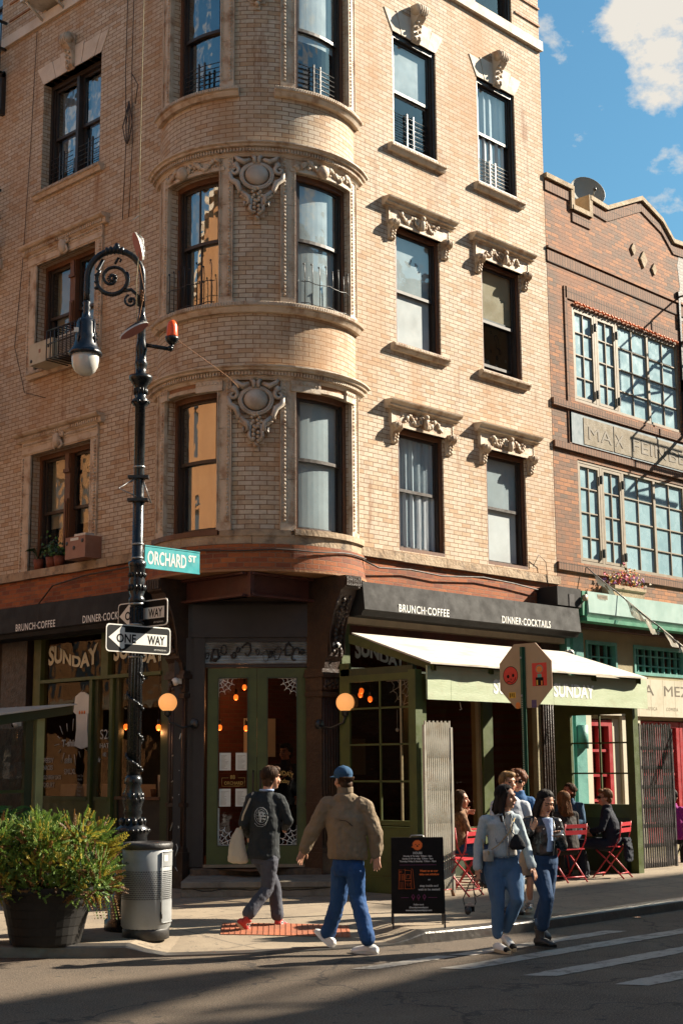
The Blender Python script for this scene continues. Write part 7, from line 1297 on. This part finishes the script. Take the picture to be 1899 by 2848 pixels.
t, j, Fv, Sv, *_ = figure('person', 'fair-haired walker in a grey t-shirt half hidden by the woman in the pale jacket', P0, J, (.2, .98), (.5, .86), dict(hair='hair_blond', style='short', hr=(0, .5, -1), hl=(0, .5, -1), hk=.9), vox=.009)
top(t, j, Fv, Sv, 'tee_grey', 1.05, hem=f(0, 0, .86), disp=.014, wr=-.35, cuff=.055, name='t_shirt', collar=False, vox=.01); pants(t, j, Fv, Sv, 'jean_light', (.10, .088, .07, .066, .066), .012, wrap=.96, name='jeans', vox=.01); shoe(t, f(.03, -.03, .154), f(.07, .23, .154), f(.04, .03, .24), 'rubber_black', 'sign_black', .03); shoe(t, f(-.06, -.17, .154), f(-.04, .08, .154), f(-.06, -.10, .24), 'rubber_black', 'sign_black', .03)
# ---- seated guests
def seated(P0, F, HF, label, S, mt, tname, pm, dz=0, lean=0, hands=None, group='guests seated at the cafe tables'):
    """F = facing in (right, towards camera); seat height .46 above the pavement"""
    fx = V((F[0], F[1])).normalized(); sx_ = V((fx.y, -fx.x)); z0 = P0[2]; K = lambda a, b_, z: (fx.x*a-sx_.x*b_, fx.y*a-sx_.y*b_, z0+z+dz)  # a forward, b_ = to the left
    r_ = 1; H = hands or ((.30, -.12, .70), (.30, .12, .70)); J = dict(hd=K(lean+.02, 0, 1.17), nk=K(lean-.01, 0, 1.04), sr=K(lean-.02, -.165, .965), sl=K(lean-.02, .165, .965), er=K(lean+.06, -.22, .74), el=K(lean+.06, .22, .74), wr=K(*H[0]), wl=K(*H[1]), hp=K(-.04, 0, .56), hr=K(0, -.09, .53), hl=K(0, .09, .53), kr=K(.42, -.11, .52), kl=K(.42, .11, .52), ar=K(.38, -.11, .10), al=K(.36, .11, .10))
    d_ = (F[0], F[1], -.1, 1); t, j, Fv, Sv, Z, *_ = figure('person', label, P0, J, F, HF, dict(S, hr=S.get('hr', d_), hl=S.get('hl', d_), hk=.9), group, .009); f = view(P0)
    top(t, j, Fv, Sv, mt, 1.06, hem=f(*K(-.05, 0, .50)), disp=.018, name=tname, vox=.01, collar=S.get('collar', True)); pants(t, j, Fv, Sv, pm, (.095, .085, .07, .065, .06), .012, wrap=.95, vox=.01, waist=f(*K(-.04, 0, .62)))
    for s_ in (-.11, .11): shoe(t, f(*K(.32, s_, .01)), f(*K(.58, s_, .01)), f(*K(.37, s_, .12)), 'rubber_black', 'sign_black', .03)
    return t, j, f, K
seated((2.42, -1.25, .15), (.95, -.15), (.95, .15), 'woman with a dark bob and a leopard print top seated alone at the left table', dict(hair='hair_brown', style='long', hlen=.17, skin='skin_red'), 'leopard', 'blouse', 'jean_dark', dz=-.03, lean=.04, hands=((.12, -.05, 1.02), (.34, .14, .74)))
t, j, f, K = seated((4.22, -1.72, .15), (-.35, -.94), (-.5, -.86), 'copper-haired woman in a dark jacket seated with her back to the street', dict(hair='hair_sandy', style='back', hlen=.33), 'jacket_dark', 'jacket', 'jacket_dark', dz=-.07, lean=.05)
seated((5.47, -.93, .15), (-.5, .86), (-.85, .5), 'bearded man with tied-back hair in a blue denim shirt behind the table', dict(hair='hair_brown', style='bun', beard=1, skin='skin_red'), 'shirt_blue', 'shirt', 'jean_dark', dz=.02, lean=.02)
t, j, f, K = seated((5.13, -1.83, .15), (-.93, -.25), (-.98, .1), 'sandy-haired man in sunglasses and a navy suit seated in profile', dict(hair='hair_sandy', style='short', glasses=1, skin='skin_light'), 'suit_navy', 'jacket', 'suit_navy', dz=-.05, lean=.03, hands=((.24, -.05, .70), (.22, .06, .66)))
seated((8.14, -1.07, .15), (.3, -.95), (.3, -.95), 'guest in a magenta top at the far right edge behind the steel folding gate', dict(hair='hair_black', style='short'), 'magenta', 'blouse', 'skirt_black', dz=-.11)
seated((1.95, .95, ZF), (.2, -.98), (.2, -.98), 'guest in a mustard sweater seated inside behind the green side window', dict(hair='hair_brown', style='short', skin='skin_red'), 'sweater_yellow', 'sweater', 'jean_dark')
J = dict(hd=(0, 0, 2.0), nk=(0, 0, 1.87), sr=(-.16, 0, 1.79), sl=(.16, 0, 1.79), er=(-.2, .05, 1.55), wr=(-.05, .2, 1.62), el=(.2, .02, 1.55), wl=(.16, .15, 1.40), hp=(0, 0, 1.33), hr=(-.08, 0, 1.26), kr=(-.08, .04, .9), ar=(-.08, 0, .55), hl=(.08, 0, 1.26), kl=(.08, .04, .9), al=(.08, 0, .55))
P0 = (1.55, 1.15, ZF); J = {k: (a, b_, z-.06) for k, (a, b_, z) in J.items()}; t, j, Fv, Sv, *_ = figure('person', 'dark-clothed person standing inside behind the right leaf of the green door', P0, J, (-.3, .95), (-.6, .8), dict(hair='hair_black', style='short', skin='skin_red', hr=(.3, .6, .3), hl=(0, .5, -1), hk=.9), vox=.009); f = view(P0); top(t, j, Fv, Sv, 'suit_navy', 1.05, hem=f(0, 0, 1.28), vox=.01); pants(t, j, Fv, Sv, 'skirt_black', vox=.01)
# ---------------------------------------------------------------- chairs, tables, plants and small things
mat('chair_red', (.50, .035, .045), (.40, .028, .036), 8, .4, spec=.5); mat('china', (.6, .58, .52), rough=.3); mat('terra_pot', (.20, .05, .02), (.14, .035, .015), 6, .7); mat('leaf_deep', (.02, .06, .012), (.012, .035, .008), 9, .5); mat('leaf_bright', (.06, .20, .03), (.03, .12, .02), 9, .45)
mat('juniper_green', (.17, .27, .04), (.09, .16, .025), 9, .6); mat('juniper_dark', (.05, .10, .02), (.012, .028, .010), 9, .6); mat('juniper_gold', (.50, .40, .05), (.32, .28, .04), 9, .6); mat('juniper_rust', (.22, .11, .03), (.14, .07, .02), 9, .6); mat('twig', (.06, .035, .02), rough=.8)
mat('pot_black', (.006, .0055, .005), (.010, .009, .008), 3, .6, dirt=(.02, .016, .012), dsc=2, damt=.4, spec=.3); mat('ac_cream', (.50, .46, .34), (.42, .38, .28), 3, .6, dirt=(.25, .18, .1), dsc=4, damt=.4); mat('ac_rust', (.30, .15, .10), (.24, .11, .07), 4, .6, dirt=(.15, .06, .03), dsc=5, damt=.5); mat('ac_dark', (.05, .045, .04), rough=.6); mat('shoe_pink', (.42, .17, .13), (.34, .13, .10), 5, .7)
def translucent(names, k):
    for nm in names:
        nt = MATS[nm].node_tree; b = [x for x in nt.nodes if x.type == 'BSDF_PRINCIPLED'][0]; o_ = [x for x in nt.nodes if x.type == 'OUTPUT_MATERIAL'][0]; tl = N(nt, 'ShaderNodeBsdfTranslucent'); nt.links.new(b.inputs['Base Color'].links[0].from_socket, tl.inputs[0]); mx_ = N(nt, 'ShaderNodeMixShader'); mx_.inputs[0].default_value = k; nt.links.new(b.outputs[0], mx_.inputs[1]); nt.links.new(tl.outputs[0], mx_.inputs[2]); nt.links.new(mx_.outputs[0], o_.inputs[0])
def chair(loc, yaw, label):
    t = thing('bistro_chair', label, 'chair', loc, 'red folding bistro chairs outside the cafe'); R_ = M.Rotation(yaw, 3, 'Z'); L = V(loc); f = lambda x, d, z: L+R_@V((x, d, 0))+V((0, 0, z)); C_ = 'chair_red'; mb = MB(f)
    for i in range(7): mb.b(-.20, .20, -.18+.055*i, -.14+.055*i, .435, .45, C_)
    mb.build('seat', t)
    for z0, z1 in ((.64, .70), (.73, .78)): mb = MB(f); mb.prof(-.205, .205, [(-.225-.12*(z0-.6), z0), (-.21-.12*(z0-.6), z0), (-.21-.12*(z1-.6), z1), (-.225-.12*(z1-.6), z1)], C_); mb.build('back_slat', t)
    for s in (-1, 1):
        mb = MB(f); mb.tube([(s*.195, -.24, .79), (s*.195, -.20, .55), (s*.195, -.10, .40), (s*.195, .22, .0)], .011, C_, 6); mb.build('leg', t)
        mb = MB(f); mb.tube([(s*.175, .20, .43), (s*.175, .02, .27), (s*.175, -.24, .0)], .011, C_, 6); mb.build('leg', t)
    mb = MB(f); mb.tube([(-.195, .17, .06), (.195, .17, .06)], .009, C_, 5); mb.tube([(-.175, -.18, .07), (.175, -.18, .07)], .009, C_, 5); mb.build('stretcher', t); return t
Yw = lambda deg: rad(deg-90)
chair((1.62, -1.92, .15), Yw(99), 'empty red bistro chair beside the white folding gate'); chair((4.16, -1.74, .15), Yw(77), 'red bistro chair under the copper-haired woman'); chair((5.15, -1.84, .15), Yw(103), 'red bistro chair under the man in the navy suit'); chair((2.40, -1.24, .15), Yw(-3), 'red bistro chair under the woman in the leopard print top')
def table(x, y, r, label, z=.70):
    t = thing('cafe_table', label, 'table', (x, y, .15), 'small cafe tables'); mb = MB(); mb.lathe((x, y, .15), [(r, z), (r+.005, z+.01), (r, z+.025)], 'chair_red', 26); mb.build('tabletop', t)
    for a in (.4, 2.0, 3.5, 5.1): mb = MB(); mb.tube([(x+r*.75*cos(a), y+r*.75*sin(a), .15), (x-r*.3*cos(a), y-r*.3*sin(a), .15+z)], .012, 'chair_red', 5); mb.build('leg', t)
    return t
table(2.84, -1.50, .33, 'round red table with plates and a glass in front of the leopard print top', .73); table(4.72, -1.35, .34, 'round table between the bearded man and the navy suit')
def small(name, label, cat, x, y, z, prof, mt, n=14, group=None): mb = MB(); mb.lathe((x, y, z), prof, mt, n); o = mb.build(name, None, (x, y, z)); o['label'] = label; o['category'] = cat; return o
small('plate', 'white plate of food on the left red table', 'plate', 2.72, -1.52, .907, [(.05, 0), (.11, .012), (.115, .018), (.06, .006)], 'china', 18); small('glass', 'drinking glass on the left red table', 'glass', 2.88, -1.42, .907, [(.03, 0), (.036, .11), (.034, .11), (.028, .005)], 'pane', 14); small('cup', 'cream cup on the left red table', 'cup', 2.90, -1.62, .907, [(.03, 0), (.045, .08), (.042, .08), (.028, .01)], 'china', 14); small('cup', 'cream cup on the table of the navy suit', 'cup', 4.66, -1.48, .877, [(.03, 0), (.042, .07), (.039, .07), (.027, .01)], 'china', 14)
# far right table with folding legs
t = thing('cafe_table', 'table with a juice glass at the far right edge beyond the steel gate', 'table', (8.45, -1.2, .15), 'small cafe tables'); mb = MB(); mb.b(8.15, 8.85, -1.55, -.95, .80, .83, 'dark_brown_iron'); mb.build('tabletop', t)
for s in (-1.5, -1.0):
    for a, b_ in ((8.2, 8.8), (8.8, 8.2)): mb = MB(); mb.tube([(a, s, .15), (b_, s, .80)], .013, 'black_iron', 5); mb.build('leg', t)
small('juice_glass', 'glass of orange juice on the far right table', 'glass', 8.23, -1.42, .83, [(.032, 0), (.038, .15), (.036, .15), (.03, .01)], 'flower_orange')
chair((8.75, -1.9, .15), Yw(120), 'red bistro chair at the far right edge of the photo')
# coat on the chair of the suit
pr = PR(); q = lambda x, y, z: V((x, y, z)); pr.l([(q(5.26, -2.03, .70), V((.10, .03, 0)), V((0, .05, 0))), (q(5.27, -2.05, .55), V((.12, .03, 0)), V((0, .06, 0))), (q(5.28, -2.05, .38), V((.13, .04, 0)), V((0, .05, 0)))], 14); lab(remesh('coat', pr.v, pr.f, .01, ('suit_navy',), None, 2, disp=.04, dscale=.07, loc=(5.26, -2.03, .4)), 'dark coat hanging over the chair back of the navy suit', 'coat')
# planter with juniper
translucent(('juniper_green', 'juniper_gold', 'juniper_dark', 'juniper_rust', 'leaf_bright', 'leaf_deep'), .35)
PL = V((-4.47, -1.84, .11)); pt_ = thing('planter', 'large black ribbed plastic planter at the kerb in the left corner', 'planter', tuple(PL)); mb = MB(); mb.lathe(tuple(PL), [(.325, 0), (.335, .02), (.35, .09), (.355, .10), (.365, .17), (.37, .18), (.385, .25), (.39, .26), (.405, .33), (.41, .34), (.425, .41), (.43, .42), (.45, .48), (.485, .49), (.485, .54), (.45, .54), (.43, .48)], 'pot_black', 36, smooth=False); mb.build('pot', pt_); mb = MB(); mb.lathe(tuple(PL+V((0, 0, .46))), [(.44, 0), (.3, .03), (.01, .04)], 'twig', 20); mb.build('soil', pt_)
rd = random.Random(21)
def spray(mb, p, d, L, mt, n=15, w=.055):
    """a flat fan of scale leaves along a curved twig"""
    d = d.normalized(); s = d.cross(V((rd.uniform(-1, 1), rd.uniform(-1, 1), rd.uniform(-.4, 1)))).normalized(); q = V(p)
    for i in range(n):
        t_ = i/n; d = (d+V((0, 0, .03))-V((0, 0, .07))*t_).normalized(); q = q+d*L/n; ww = w*(1-t_*.75)*rd.uniform(.6, 1.3)
        for sg in (-1, 1):
            e = (s*sg+d*.9).normalized(); k = d.cross(e).normalized()*.007+e.cross(V((0, 0, 1)))*.004; tip = q+e*ww+V((0, 0, rd.uniform(-.01, .012)))
            mb.poly([tuple(q-k), tuple(q+d*.010), tuple(tip), tuple(lerp(q, tip, .55)-d*.012+k)], mt)
            m_ = lerp(q, tip, .5); e2 = (e+d*1.2).normalized(); mb.poly([tuple(m_), tuple(m_+e2*ww*.5+k), tuple(m_+e2*ww*.45-k-d*.008)], mt)
jt = thing('juniper_bush', 'spreading juniper with green and golden sprays growing in the black planter', 'bush', tuple(PL+V((0, 0, .45)))); mb = MB(); c0 = PL+V((0, 0, .56))+RH*.0
LB = [(V((rd.uniform(-.68, .62), rd.uniform(-.45, .45), rd.uniform(-.02, .50))), rd.uniform(.15, .27)) for _ in range(46)]+[(V((x_, -.38, z_)), .2) for x_ in (-.6, -.4, -.2, 0, .2, .4, .55) for z_ in (-.02, .16)]
for (lc, lr) in LB:
    lc.z *= 1-.5*(abs(lc.x)/.8)**2; rt_ = lc.x; g0 = rd.random()
    for i in range(52):
        dr = V((rd.gauss(0, 1), rd.gauss(0, 1), rd.gauss(.35, .9))).normalized(); o3 = lc+V((dr.x*lr, dr.y*lr, dr.z*lr*.8))*rd.uniform(.35, .9); p = c0+RH*o3.x+FH*o3.y+V((0, 0, o3.z)); g = rd.random()*.6+g0*.4
        mt = 'juniper_gold' if g < .24+.20*max(0, rt_) else ('juniper_rust' if g < .30+.22*max(0, rt_)+(.08 if lc.z < .05 else 0) else ('juniper_dark' if g > .80 else 'juniper_green'))
        spray(mb, p, RH*dr.x+FH*dr.y+V((0, 0, dr.z+.15)), rd.uniform(.07, .15), mt, 9, .028)
for (bx, by, bz, L, mt) in ((.60, .1, .30, .42, 'juniper_gold'), (.66, .0, .22, .36, 'juniper_gold'), (.56, .05, .36, .34, 'juniper_green'), (.05, .1, .42, .34, 'juniper_green'), (.12, 0, .44, .30, 'juniper_green'), (.62, .1, -.02, .3, 'juniper_rust'), (.6, 0, .05, .3, 'juniper_green')):
    for k in range(7): spray(mb, c0+RH*(bx-.14+rd.uniform(-.08, .05))+FH*by+V((0, 0, bz+rd.uniform(-.06, .03))), RH*(1.0 if bx > .3 else .7)+V((0, 0, .45 if bz > .1 else -.25))+V((rd.uniform(-.2, .2), rd.uniform(-.2, .2), 0)), L*rd.uniform(.55, .85), mt, 14, .05)
for k in range(9): spray(mb, c0+RH*(.40+.03*k)+V((0, 0, -.10)), V((0, 0, -1))+RH*.25, .24, 'juniper_green' if k % 2 else 'juniper_rust', 9, .03)
mb.build('foliage', jt); mb = MB()
for i in range(40): a = 2*pi*i/40; r_ = rd.uniform(.25, .55); mb.tube([tuple(c0-V((0, 0, .12))), tuple(c0+RH*cos(a)*r_*.5+FH*sin(a)*r_*.5+V((0, 0, .02))), tuple(c0+RH*cos(a)*r_+FH*sin(a)*r_+V((0, 0, rd.uniform(.0, .25))))], [.014, .009, .005], 'twig', 5)
mb.build('branches', jt)
# palm in the shelter
pm = thing('palm_plant', 'bright green arching palm fronds at the far left in front of the timber shelter', 'plant', (-2.35, 2.5, .15)); mb = MB(); mb.lathe((-2.35, 2.5, .15), [(.16, 0), (.22, .35), (.2, .35)], 'pot_black', 18); mb.build('pot', pm); mb = MB()
for i in range(26):
    a = rd.uniform(0, 2*pi); L = rd.uniform(.55, .95); h0 = rd.uniform(.5, 1.0); prv = None; mt = 'leaf_bright' if i % 3 else 'leaf_deep'
    for k in range(15):
        t_ = k/14; q = V((-2.35+cos(a)*L*t_*.8, 2.5+sin(a)*L*t_*.8, .4+h0*(t_*1.7-1.1*t_*t_)+.25))
        if prv is not None:
            d = (q-prv).normalized(); s = d.cross(V((0, 0, 1))).normalized(); [mb.poly([tuple(prv), tuple(q), tuple(q+s*sg*.20*sin(pi*min(1, t_+.1))+d*.10-V((0, 0, .05)))], mt) for sg in (-1, 1)]
        prv = q
mb.build('fronds', pm)
# plants on the second-floor sill, window units
def leafy(name, x, z, h, r_, label, long_=True):
    t = thing(name, label, 'plant', fL(x, .02, z)); mb = MB(fL); mb.lathe((x, .0, z), [(.07, 0), (.095, .16), (.085, .16)], 'terra_pot', 14); mb.build('pot', t); mb = MB(fL)
    for i in range(34 if long_ else 90):
        a = rd.uniform(0, 2*pi); 
        if long_: L = rd.uniform(.2, .36); pts = [(x+cos(a)*L*k*.8, .02+sin(a)*L*k*.45, z+.16+h*(k*1.8-1.3*k*k)) for k in (0, .25, .5, .75, 1)]; [mb.poly([(p[0], p[1], p[2]), (q[0], q[1], q[2]), (q[0]+.012, q[1]+.01, q[2]+.012*(1-k*.2)), (p[0]+.014, p[1]+.01, p[2]+.014)], 'leaf_deep') for k, (p, q) in enumerate(zip(pts, pts[1:]))]
        else: p = (x+rd.gauss(0, r_*.5), .02+rd.gauss(0, .06), z+.18+abs(rd.gauss(0, h*.5))); s = .035; mb.poly([(p[0]+s*cos(w+a), p[1]+.3*s*sin(w*2), p[2]+s*.6*sin(w+a)) for w in (0, 1.2, 2.4, 3.6, 4.8)], 'leaf_deep' if i % 3 else 'leaf_bright')
    mb.build('leaves', t)
leafy('potted_plant', -5.10, 4.80, .26, .2, 'strap-leaved plant in a red pot at the left end of the second-floor window'); leafy('potted_plant', -4.76, 4.80, .26, .14, 'bushy plant in the middle of the second-floor window', False); leafy('potted_plant', -4.55, 4.80, .12, .14, 'low plant in a small pot beside the rusty air conditioner', False)
ac = thing('air_conditioner', 'rusty pink window air conditioner on the second-floor sill of the shaded wall', 'air conditioner', fL(-4.3, .1, 4.8)); mb = MB(fL); mb.b(-3.98, -3.48, -.2, .30, 4.81, 5.14, 'ac_rust'); mb.build('casing', ac); mb = MB(fL); [mb.tube([(x, .30, z), (x, .306, z)], .03, 'ac_dark', 10) for x, z in ((-3.94, 5.05), (-3.76, 4.97), (-3.55, 5.06))]; mb.b(-3.85, -3.65, .301, .304, 5.08, 5.12, 'paper'); mb.b(-3.90, -3.62, .02, .2, 5.142, 5.20, 'china'); mb.build('fittings', ac)
ac = thing('air_conditioner', 'cream window air conditioner in a black cage on the third-floor sill', 'air conditioner', fL(-5, .1, 8.1)); mb = MB(fL); mb.b(-4.92, -4.30, -.1, .42, 7.98, 8.32, 'ac_cream'); mb.tube([(-4.86, .42, 8.04), (-4.86, .425, 8.04)], .03, 'ac_dark', 8); mb.tube([(-4.40, .42, 8.2), (-4.40, .425, 8.2)], .025, 'ac_dark', 8); mb.b(-4.66, -4.61, .421, .424, 8.14, 8.20, 'ac_rust'); mb.build('casing', ac)
mb = MB(fL); mb.b(-4.26, -3.66, -.1, .34, 7.98, 8.33, 'ac_dark'); [mb.b(-4.22, -3.7, .341, .35, 8.01+.027*i, 8.021+.027*i, 'galv') for i in range(11)]; mb.b(-4.26, -3.66, .34, .355, 8.31, 8.34, 'china'); mb.b(-4.26, -4.24, .34, .355, 7.98, 8.33, 'china'); mb.build('grille', ac); mb = MB(fL)
for x in [-4.38+.105*i for i in range(8)]: mb.tube([(x, .02, 8.46), (x, .40, 8.46), (x, .47, 8.40), (x, .47, 7.96), (x, .0, 7.95)], .011, 'black_iron', 5)
for z in (8.42, 8.2, 7.97): mb.tube([(-4.38, .47, z), (-3.64, .47, z)], .011, 'black_iron', 5)
mb.build('cage', ac); ac = thing('air_conditioner', 'white air conditioner bracket at the fourth-floor left window', 'air conditioner', fL(-5, .1, 14.5)); mb = MB(fL); mb.b(-5.5, -4.7, -.1, .45, 14.42, 14.8, 'china'); mb.build('casing', ac); mb = MB(fL); mb.tube([(-5.4, .05, 14.2), (-5.4, .40, 14.42)], .025, 'china', 5); mb.tube([(-4.8, .05, 14.2), (-4.8, .40, 14.42)], .025, 'china', 5); mb.build('bracket', ac)
# sneakers slung over the lamp
def sneaker(hl, to, up_, label):
    hl, to = V(hl), V(to); a = (to-hl).normalized(); u = (V(up_)-a*V(up_).dot(a)).normalized(); s = a.cross(u); pr = PR(); L = .29
    pr.l([(hl+u*.045, s*.028, u*.035), (hl+a*.05+u*.055, s*.04, u*.052), (hl+a*.12+u*.05, s*.042, u*.045), (hl+a*.2+u*.035, s*.048, u*.03), (hl+a*.28+u*.025, s*.03, u*.02)], 14); t = thing('sneaker', label, 'shoe', hl, 'worn sneakers hanging by the lamp'); remesh('upper', pr.v, pr.f, .007, ('rubber_black',), t, 1, disp=.02, dscale=.04)
    mb = MB(); n_ = 18; R = [[tuple(hl+a*(L*.5+L*.60*cos(w))+s*.050*sin(w)+u*z) for w in [2*pi*i/n_ for i in range(n_)]] for z in (-.008, .022)]; mb.poly(list(reversed(R[0])), 'shoe_pink'); mb.poly(R[1], 'shoe_pink'); [mb.poly([R[0][i], R[0][(i+1) % n_], R[1][(i+1) % n_], R[1][i]], 'china') for i in range(n_)]; mb.build('sole', t); return t
g = fLP; s1_ = sneaker(g(-.085, .1, 7.53), g(.01, .1, 7.20), RH*.62+V((0, 0, .15))+FH*.75, 'worn sneaker hanging sole outwards above the lamp crook'); s2_ = sneaker(g(.06, .1, 6.50), g(-.17, .12, 6.36), V((0, 0, 1))-RH*.6+FH*.9, 'worn sneaker dangling against the lamp post below the crook')
mb = MB(g); mb.tube([(-.05, .1, 13.6), (-.03, .1, 10.5), (-.04, .1, 8.3), (-.02, .1, 7.48)], .006, 'tan_plaster', 4); mb.tube([(-.02, .1, 7.5), (-.05, .12, 7.0), (-.04, .1, 6.5)], .005, 'tan_plaster', 4); mb.tube([(-.04, .1, 7.75), (-.14, .1, 7.68)], .005, 'china', 4); lab(mb.build('lace', None, g(0, .1, 8)), 'long tan cord with knotted laces holding the sneakers above the lamp', 'cord')
mb = MB(g); mb.tube([(.05, .06, 6.50), (.3, .0, 6.42), (.9, -.6, 6.1), (1.0, -.9, 6.05)], .0035, 'rust_stone', 4); mb.tube([(-.03, .06, 7.2), (.03, .05, 6.9), (-.02, .05, 6.6), (-.05, .05, 6.35), (-.06, .06, 5.95), (-.12, .05, 5.4), (-.1, .02, 5.0)], .005, 'rust_stone', 4); [mb.ball((.0+.012*(i % 2), .05, 6.9-.016*i), .012, 'rust_stone', 5, 4) for i in range(8)]; lab(mb.build('tangled_wire', None, g(0, 0, 6)), 'tangled rusty wire wrapped around the lamp post', 'wire')
# bunting with bulbs from the red brick wall down to the right
mat('bunting_white', (.66, .62, .54), (.56, .52, .44), 9, .8); nt = MATS['bunting_white'].node_tree; b = [x for x in nt.nodes if x.type == 'BSDF_PRINCIPLED'][0]; o_ = [x for x in nt.nodes if x.type == 'OUTPUT_MATERIAL'][0]; tl = N(nt, 'ShaderNodeBsdfTranslucent'); tl.inputs[0].default_value = (.7, .66, .58, 1); mx_ = N(nt, 'ShaderNodeMixShader'); mx_.inputs[0].default_value = .55; nt.links.new(b.outputs[0], mx_.inputs[1]); nt.links.new(tl.outputs[0], mx_.inputs[2]); nt.links.new(mx_.outputs[0], o_.inputs[0]); A0 = V((7.42, -.06, 4.98)); 
def onvp(px, py, y):  # point on the plane y=const seen at a place of the picture; used once for the string's slope
    d = RT*((px-949.5)/3956.25)-UP*((py-1424)/3956.25)+FW; return CAM+d*((y-CAM.y)/d.y)
P_ = [V((7.44, -.05, 5.03)), V((7.98, -.55, 4.42)), V((8.3, -.95, 3.98)), V((8.60, -1.4, 3.48)), V((9.3, -2.3, 2.9))]
bt = thing('bunting', 'string of cut paper flags and clear bulbs slanting down across the mint shutter box', 'bunting', tuple(P_[0])); mb = MB(); S_ = lambda t_: P_[min(3, int(t_*4))].lerp(P_[min(3, int(t_*4))+1], t_*4-min(3, int(t_*4)))
mb.tube([tuple(S_(i/24)-V((0, 0, .03*sin(pi*i/24)))) for i in range(25)], .008, 'cable', 5); mb.tube([tuple(S_(i/24)-V((0, 0, .03*sin(pi*i/24)+.02*sin(i)))) for i in range(25)], .005, 'galv', 4); mb.build('string', bt)
for i, t_ in enumerate((.04, .20, .30, .47, .60, .72, .86)):
    mb = MB(); p, q_ = S_(t_), S_(min(1, t_+.10)); d = (q_-p); n_ = 7; L = .26+.05*(i % 3); off = [rd.uniform(-.05, .05) for _ in range(n_+1)]
    for k in range(n_):
        for m in range(3): c_ = lambda kk, mm: tuple(p+d*(kk/n_)+V((off[kk]*mm/3+.02*mm, -.03*mm*(1+off[kk]*8), -L*mm/3*(1-.25*abs(kk-3.5)/3.5))));  (k+m+i) % 5 == 4 and m == 1 or mb.poly([c_(k, m), c_(k+1, m), c_(k+1, m+1), c_(k, m+1)], 'bunting_white')
    mb.build('paper_flag', bt)
for t_ in (.25, .46, .62, .70, .80, .93): p = S_(t_); mb = MB(); mb.lathe((p.x, p.y, p.z-.17), [(.004, .0), (.024, .02), (.028, .04), (.018, .07), (.014, .08)], 'pane', 10); mb.lathe((p.x, p.y, p.z-.09), [(.015, 0), (.015, .035), (.006, .05)], 'black_paint', 8); mb.tube([(p.x, p.y, p.z-.05), tuple(p)], .004, 'black_paint', 4); mb.build('bulb', bt)
# pendant bulbs inside
def pend(x, y, z, lab_):
    t = thing('pendant_bulb', lab_, 'lamp', (x, y, z), 'glowing pendant bulbs inside the cafe'); mb = MB(); mb.ball((x, y, z), .036, 'bulb_glow', 12, 8, (1, 1, 1.25)); mb.build('bulb', t); mb = MB(); mb.lathe((x, y, z+.04), [(.018, 0), (.02, .06), (.008, .08)], 'black_paint', 8); mb.tube([(x, y, z+.1), (x, y, 4.0)], .004, 'black_paint', 4); mb.build('socket', t)
    pd = bpy.data.lights.new('bulb_light', 'POINT'); pd.energy = 1.3; pd.color = (1, .42, .15); pd.shadow_soft_size = .05; po = bpy.data.objects.new('bulb_light', pd); COL.objects.link(po); po.parent = t; po.location = (0, 0, -.07)
def seen(px, py, P0_, lab_): # a bulb hanging at a given depth into the room
    d = RT*((px-949.5)/3956.25)-UP*((py-1424)/3956.25)+FW; p = CAM+d*P0_; pend(p.x, p.y, p.z, lab_)
for px, py, dep, lb in ((656, 1940, 21.2, 'glowing bulb near the middle of the left door pane'), (680, 1912, 22.0, 'glowing bulb at the upper right of the left door pane'), (611, 2024, 21.0, 'glowing bulb at the left edge of the left door pane'), (684, 2026, 21.6, 'glowing bulb at the right edge of the left door pane, above the menu'), (441, 2024, 19.8, 'glowing bulb left of the pillar with the left globe lamp'), (350, 2022, 20.6, 'glowing bulb just left of the lamp post behind the glass'), (1005, 1922, 20.2, 'upper glowing bulb of the pair behind the cobweb side window'), (1002, 1933, 20.8, 'lower glowing bulb of the pair behind the cobweb side window'), (1029, 1945, 20.4, 'single glowing bulb right of the pair behind the side window')): seen(px, py, dep, lb)
# t-shirt hung in the left window
ts = thing('hung_t_shirt', 'white t-shirt with a small orange print on a hanger in the left shop window', 't-shirt', fL(-3.98, -.12, 2.9)); mb = MB(fL); o_ = [(-4.02, 2.86), (-3.94, 2.86), (-3.80, 2.80), (-3.755, 2.56), (-3.83, 2.53), (-3.84, 2.30), (-3.80, 2.06), (-3.98, 2.02), (-4.14, 2.07), (-4.11, 2.30), (-4.12, 2.53), (-4.19, 2.57), (-4.15, 2.80)]; mb.ext(o_, -.10, -.075, 'paper'); mb.build('shirt', ts)
mb = MB(fL); [mb.ball((x, -.072, 2.56), .024, 'sticker_orange', 8, 4, (1, .2, 1.2)) for x in (-4.03, -3.97, -3.91)]; mb.build('print', ts); mb = MB(fL); mb.tube([(-4.1, -.09, 2.83), (-3.98, -.09, 2.89), (-3.98, -.09, 2.95), (-3.96, -.09, 2.97)], .005, 'galv', 4); mb.build('hanger', ts)
# litter by the kerb
for x, y, mt, lb in ((-.55, -4.25, 'sticker_red', 'scrap of red paper in the gutter behind the black boots'), (1.9, -4.3, 'sticker_orange', 'scrap of orange wrapper in the gutter at the right'), (-.9, -8.2, 'sticker_orange', 'tiny orange leaf on the road in the lower right')):
    mb = MB(); mb.poly([(x+(.09*rd.uniform(.6, 1))*cos(w), y+.05*sin(w), .012+.01*rd.random()) for w in (0, 1, 2, 3, 4, 5)], mt); lab(mb.build('litter', None, (x, y, 0)), lb, 'litter')
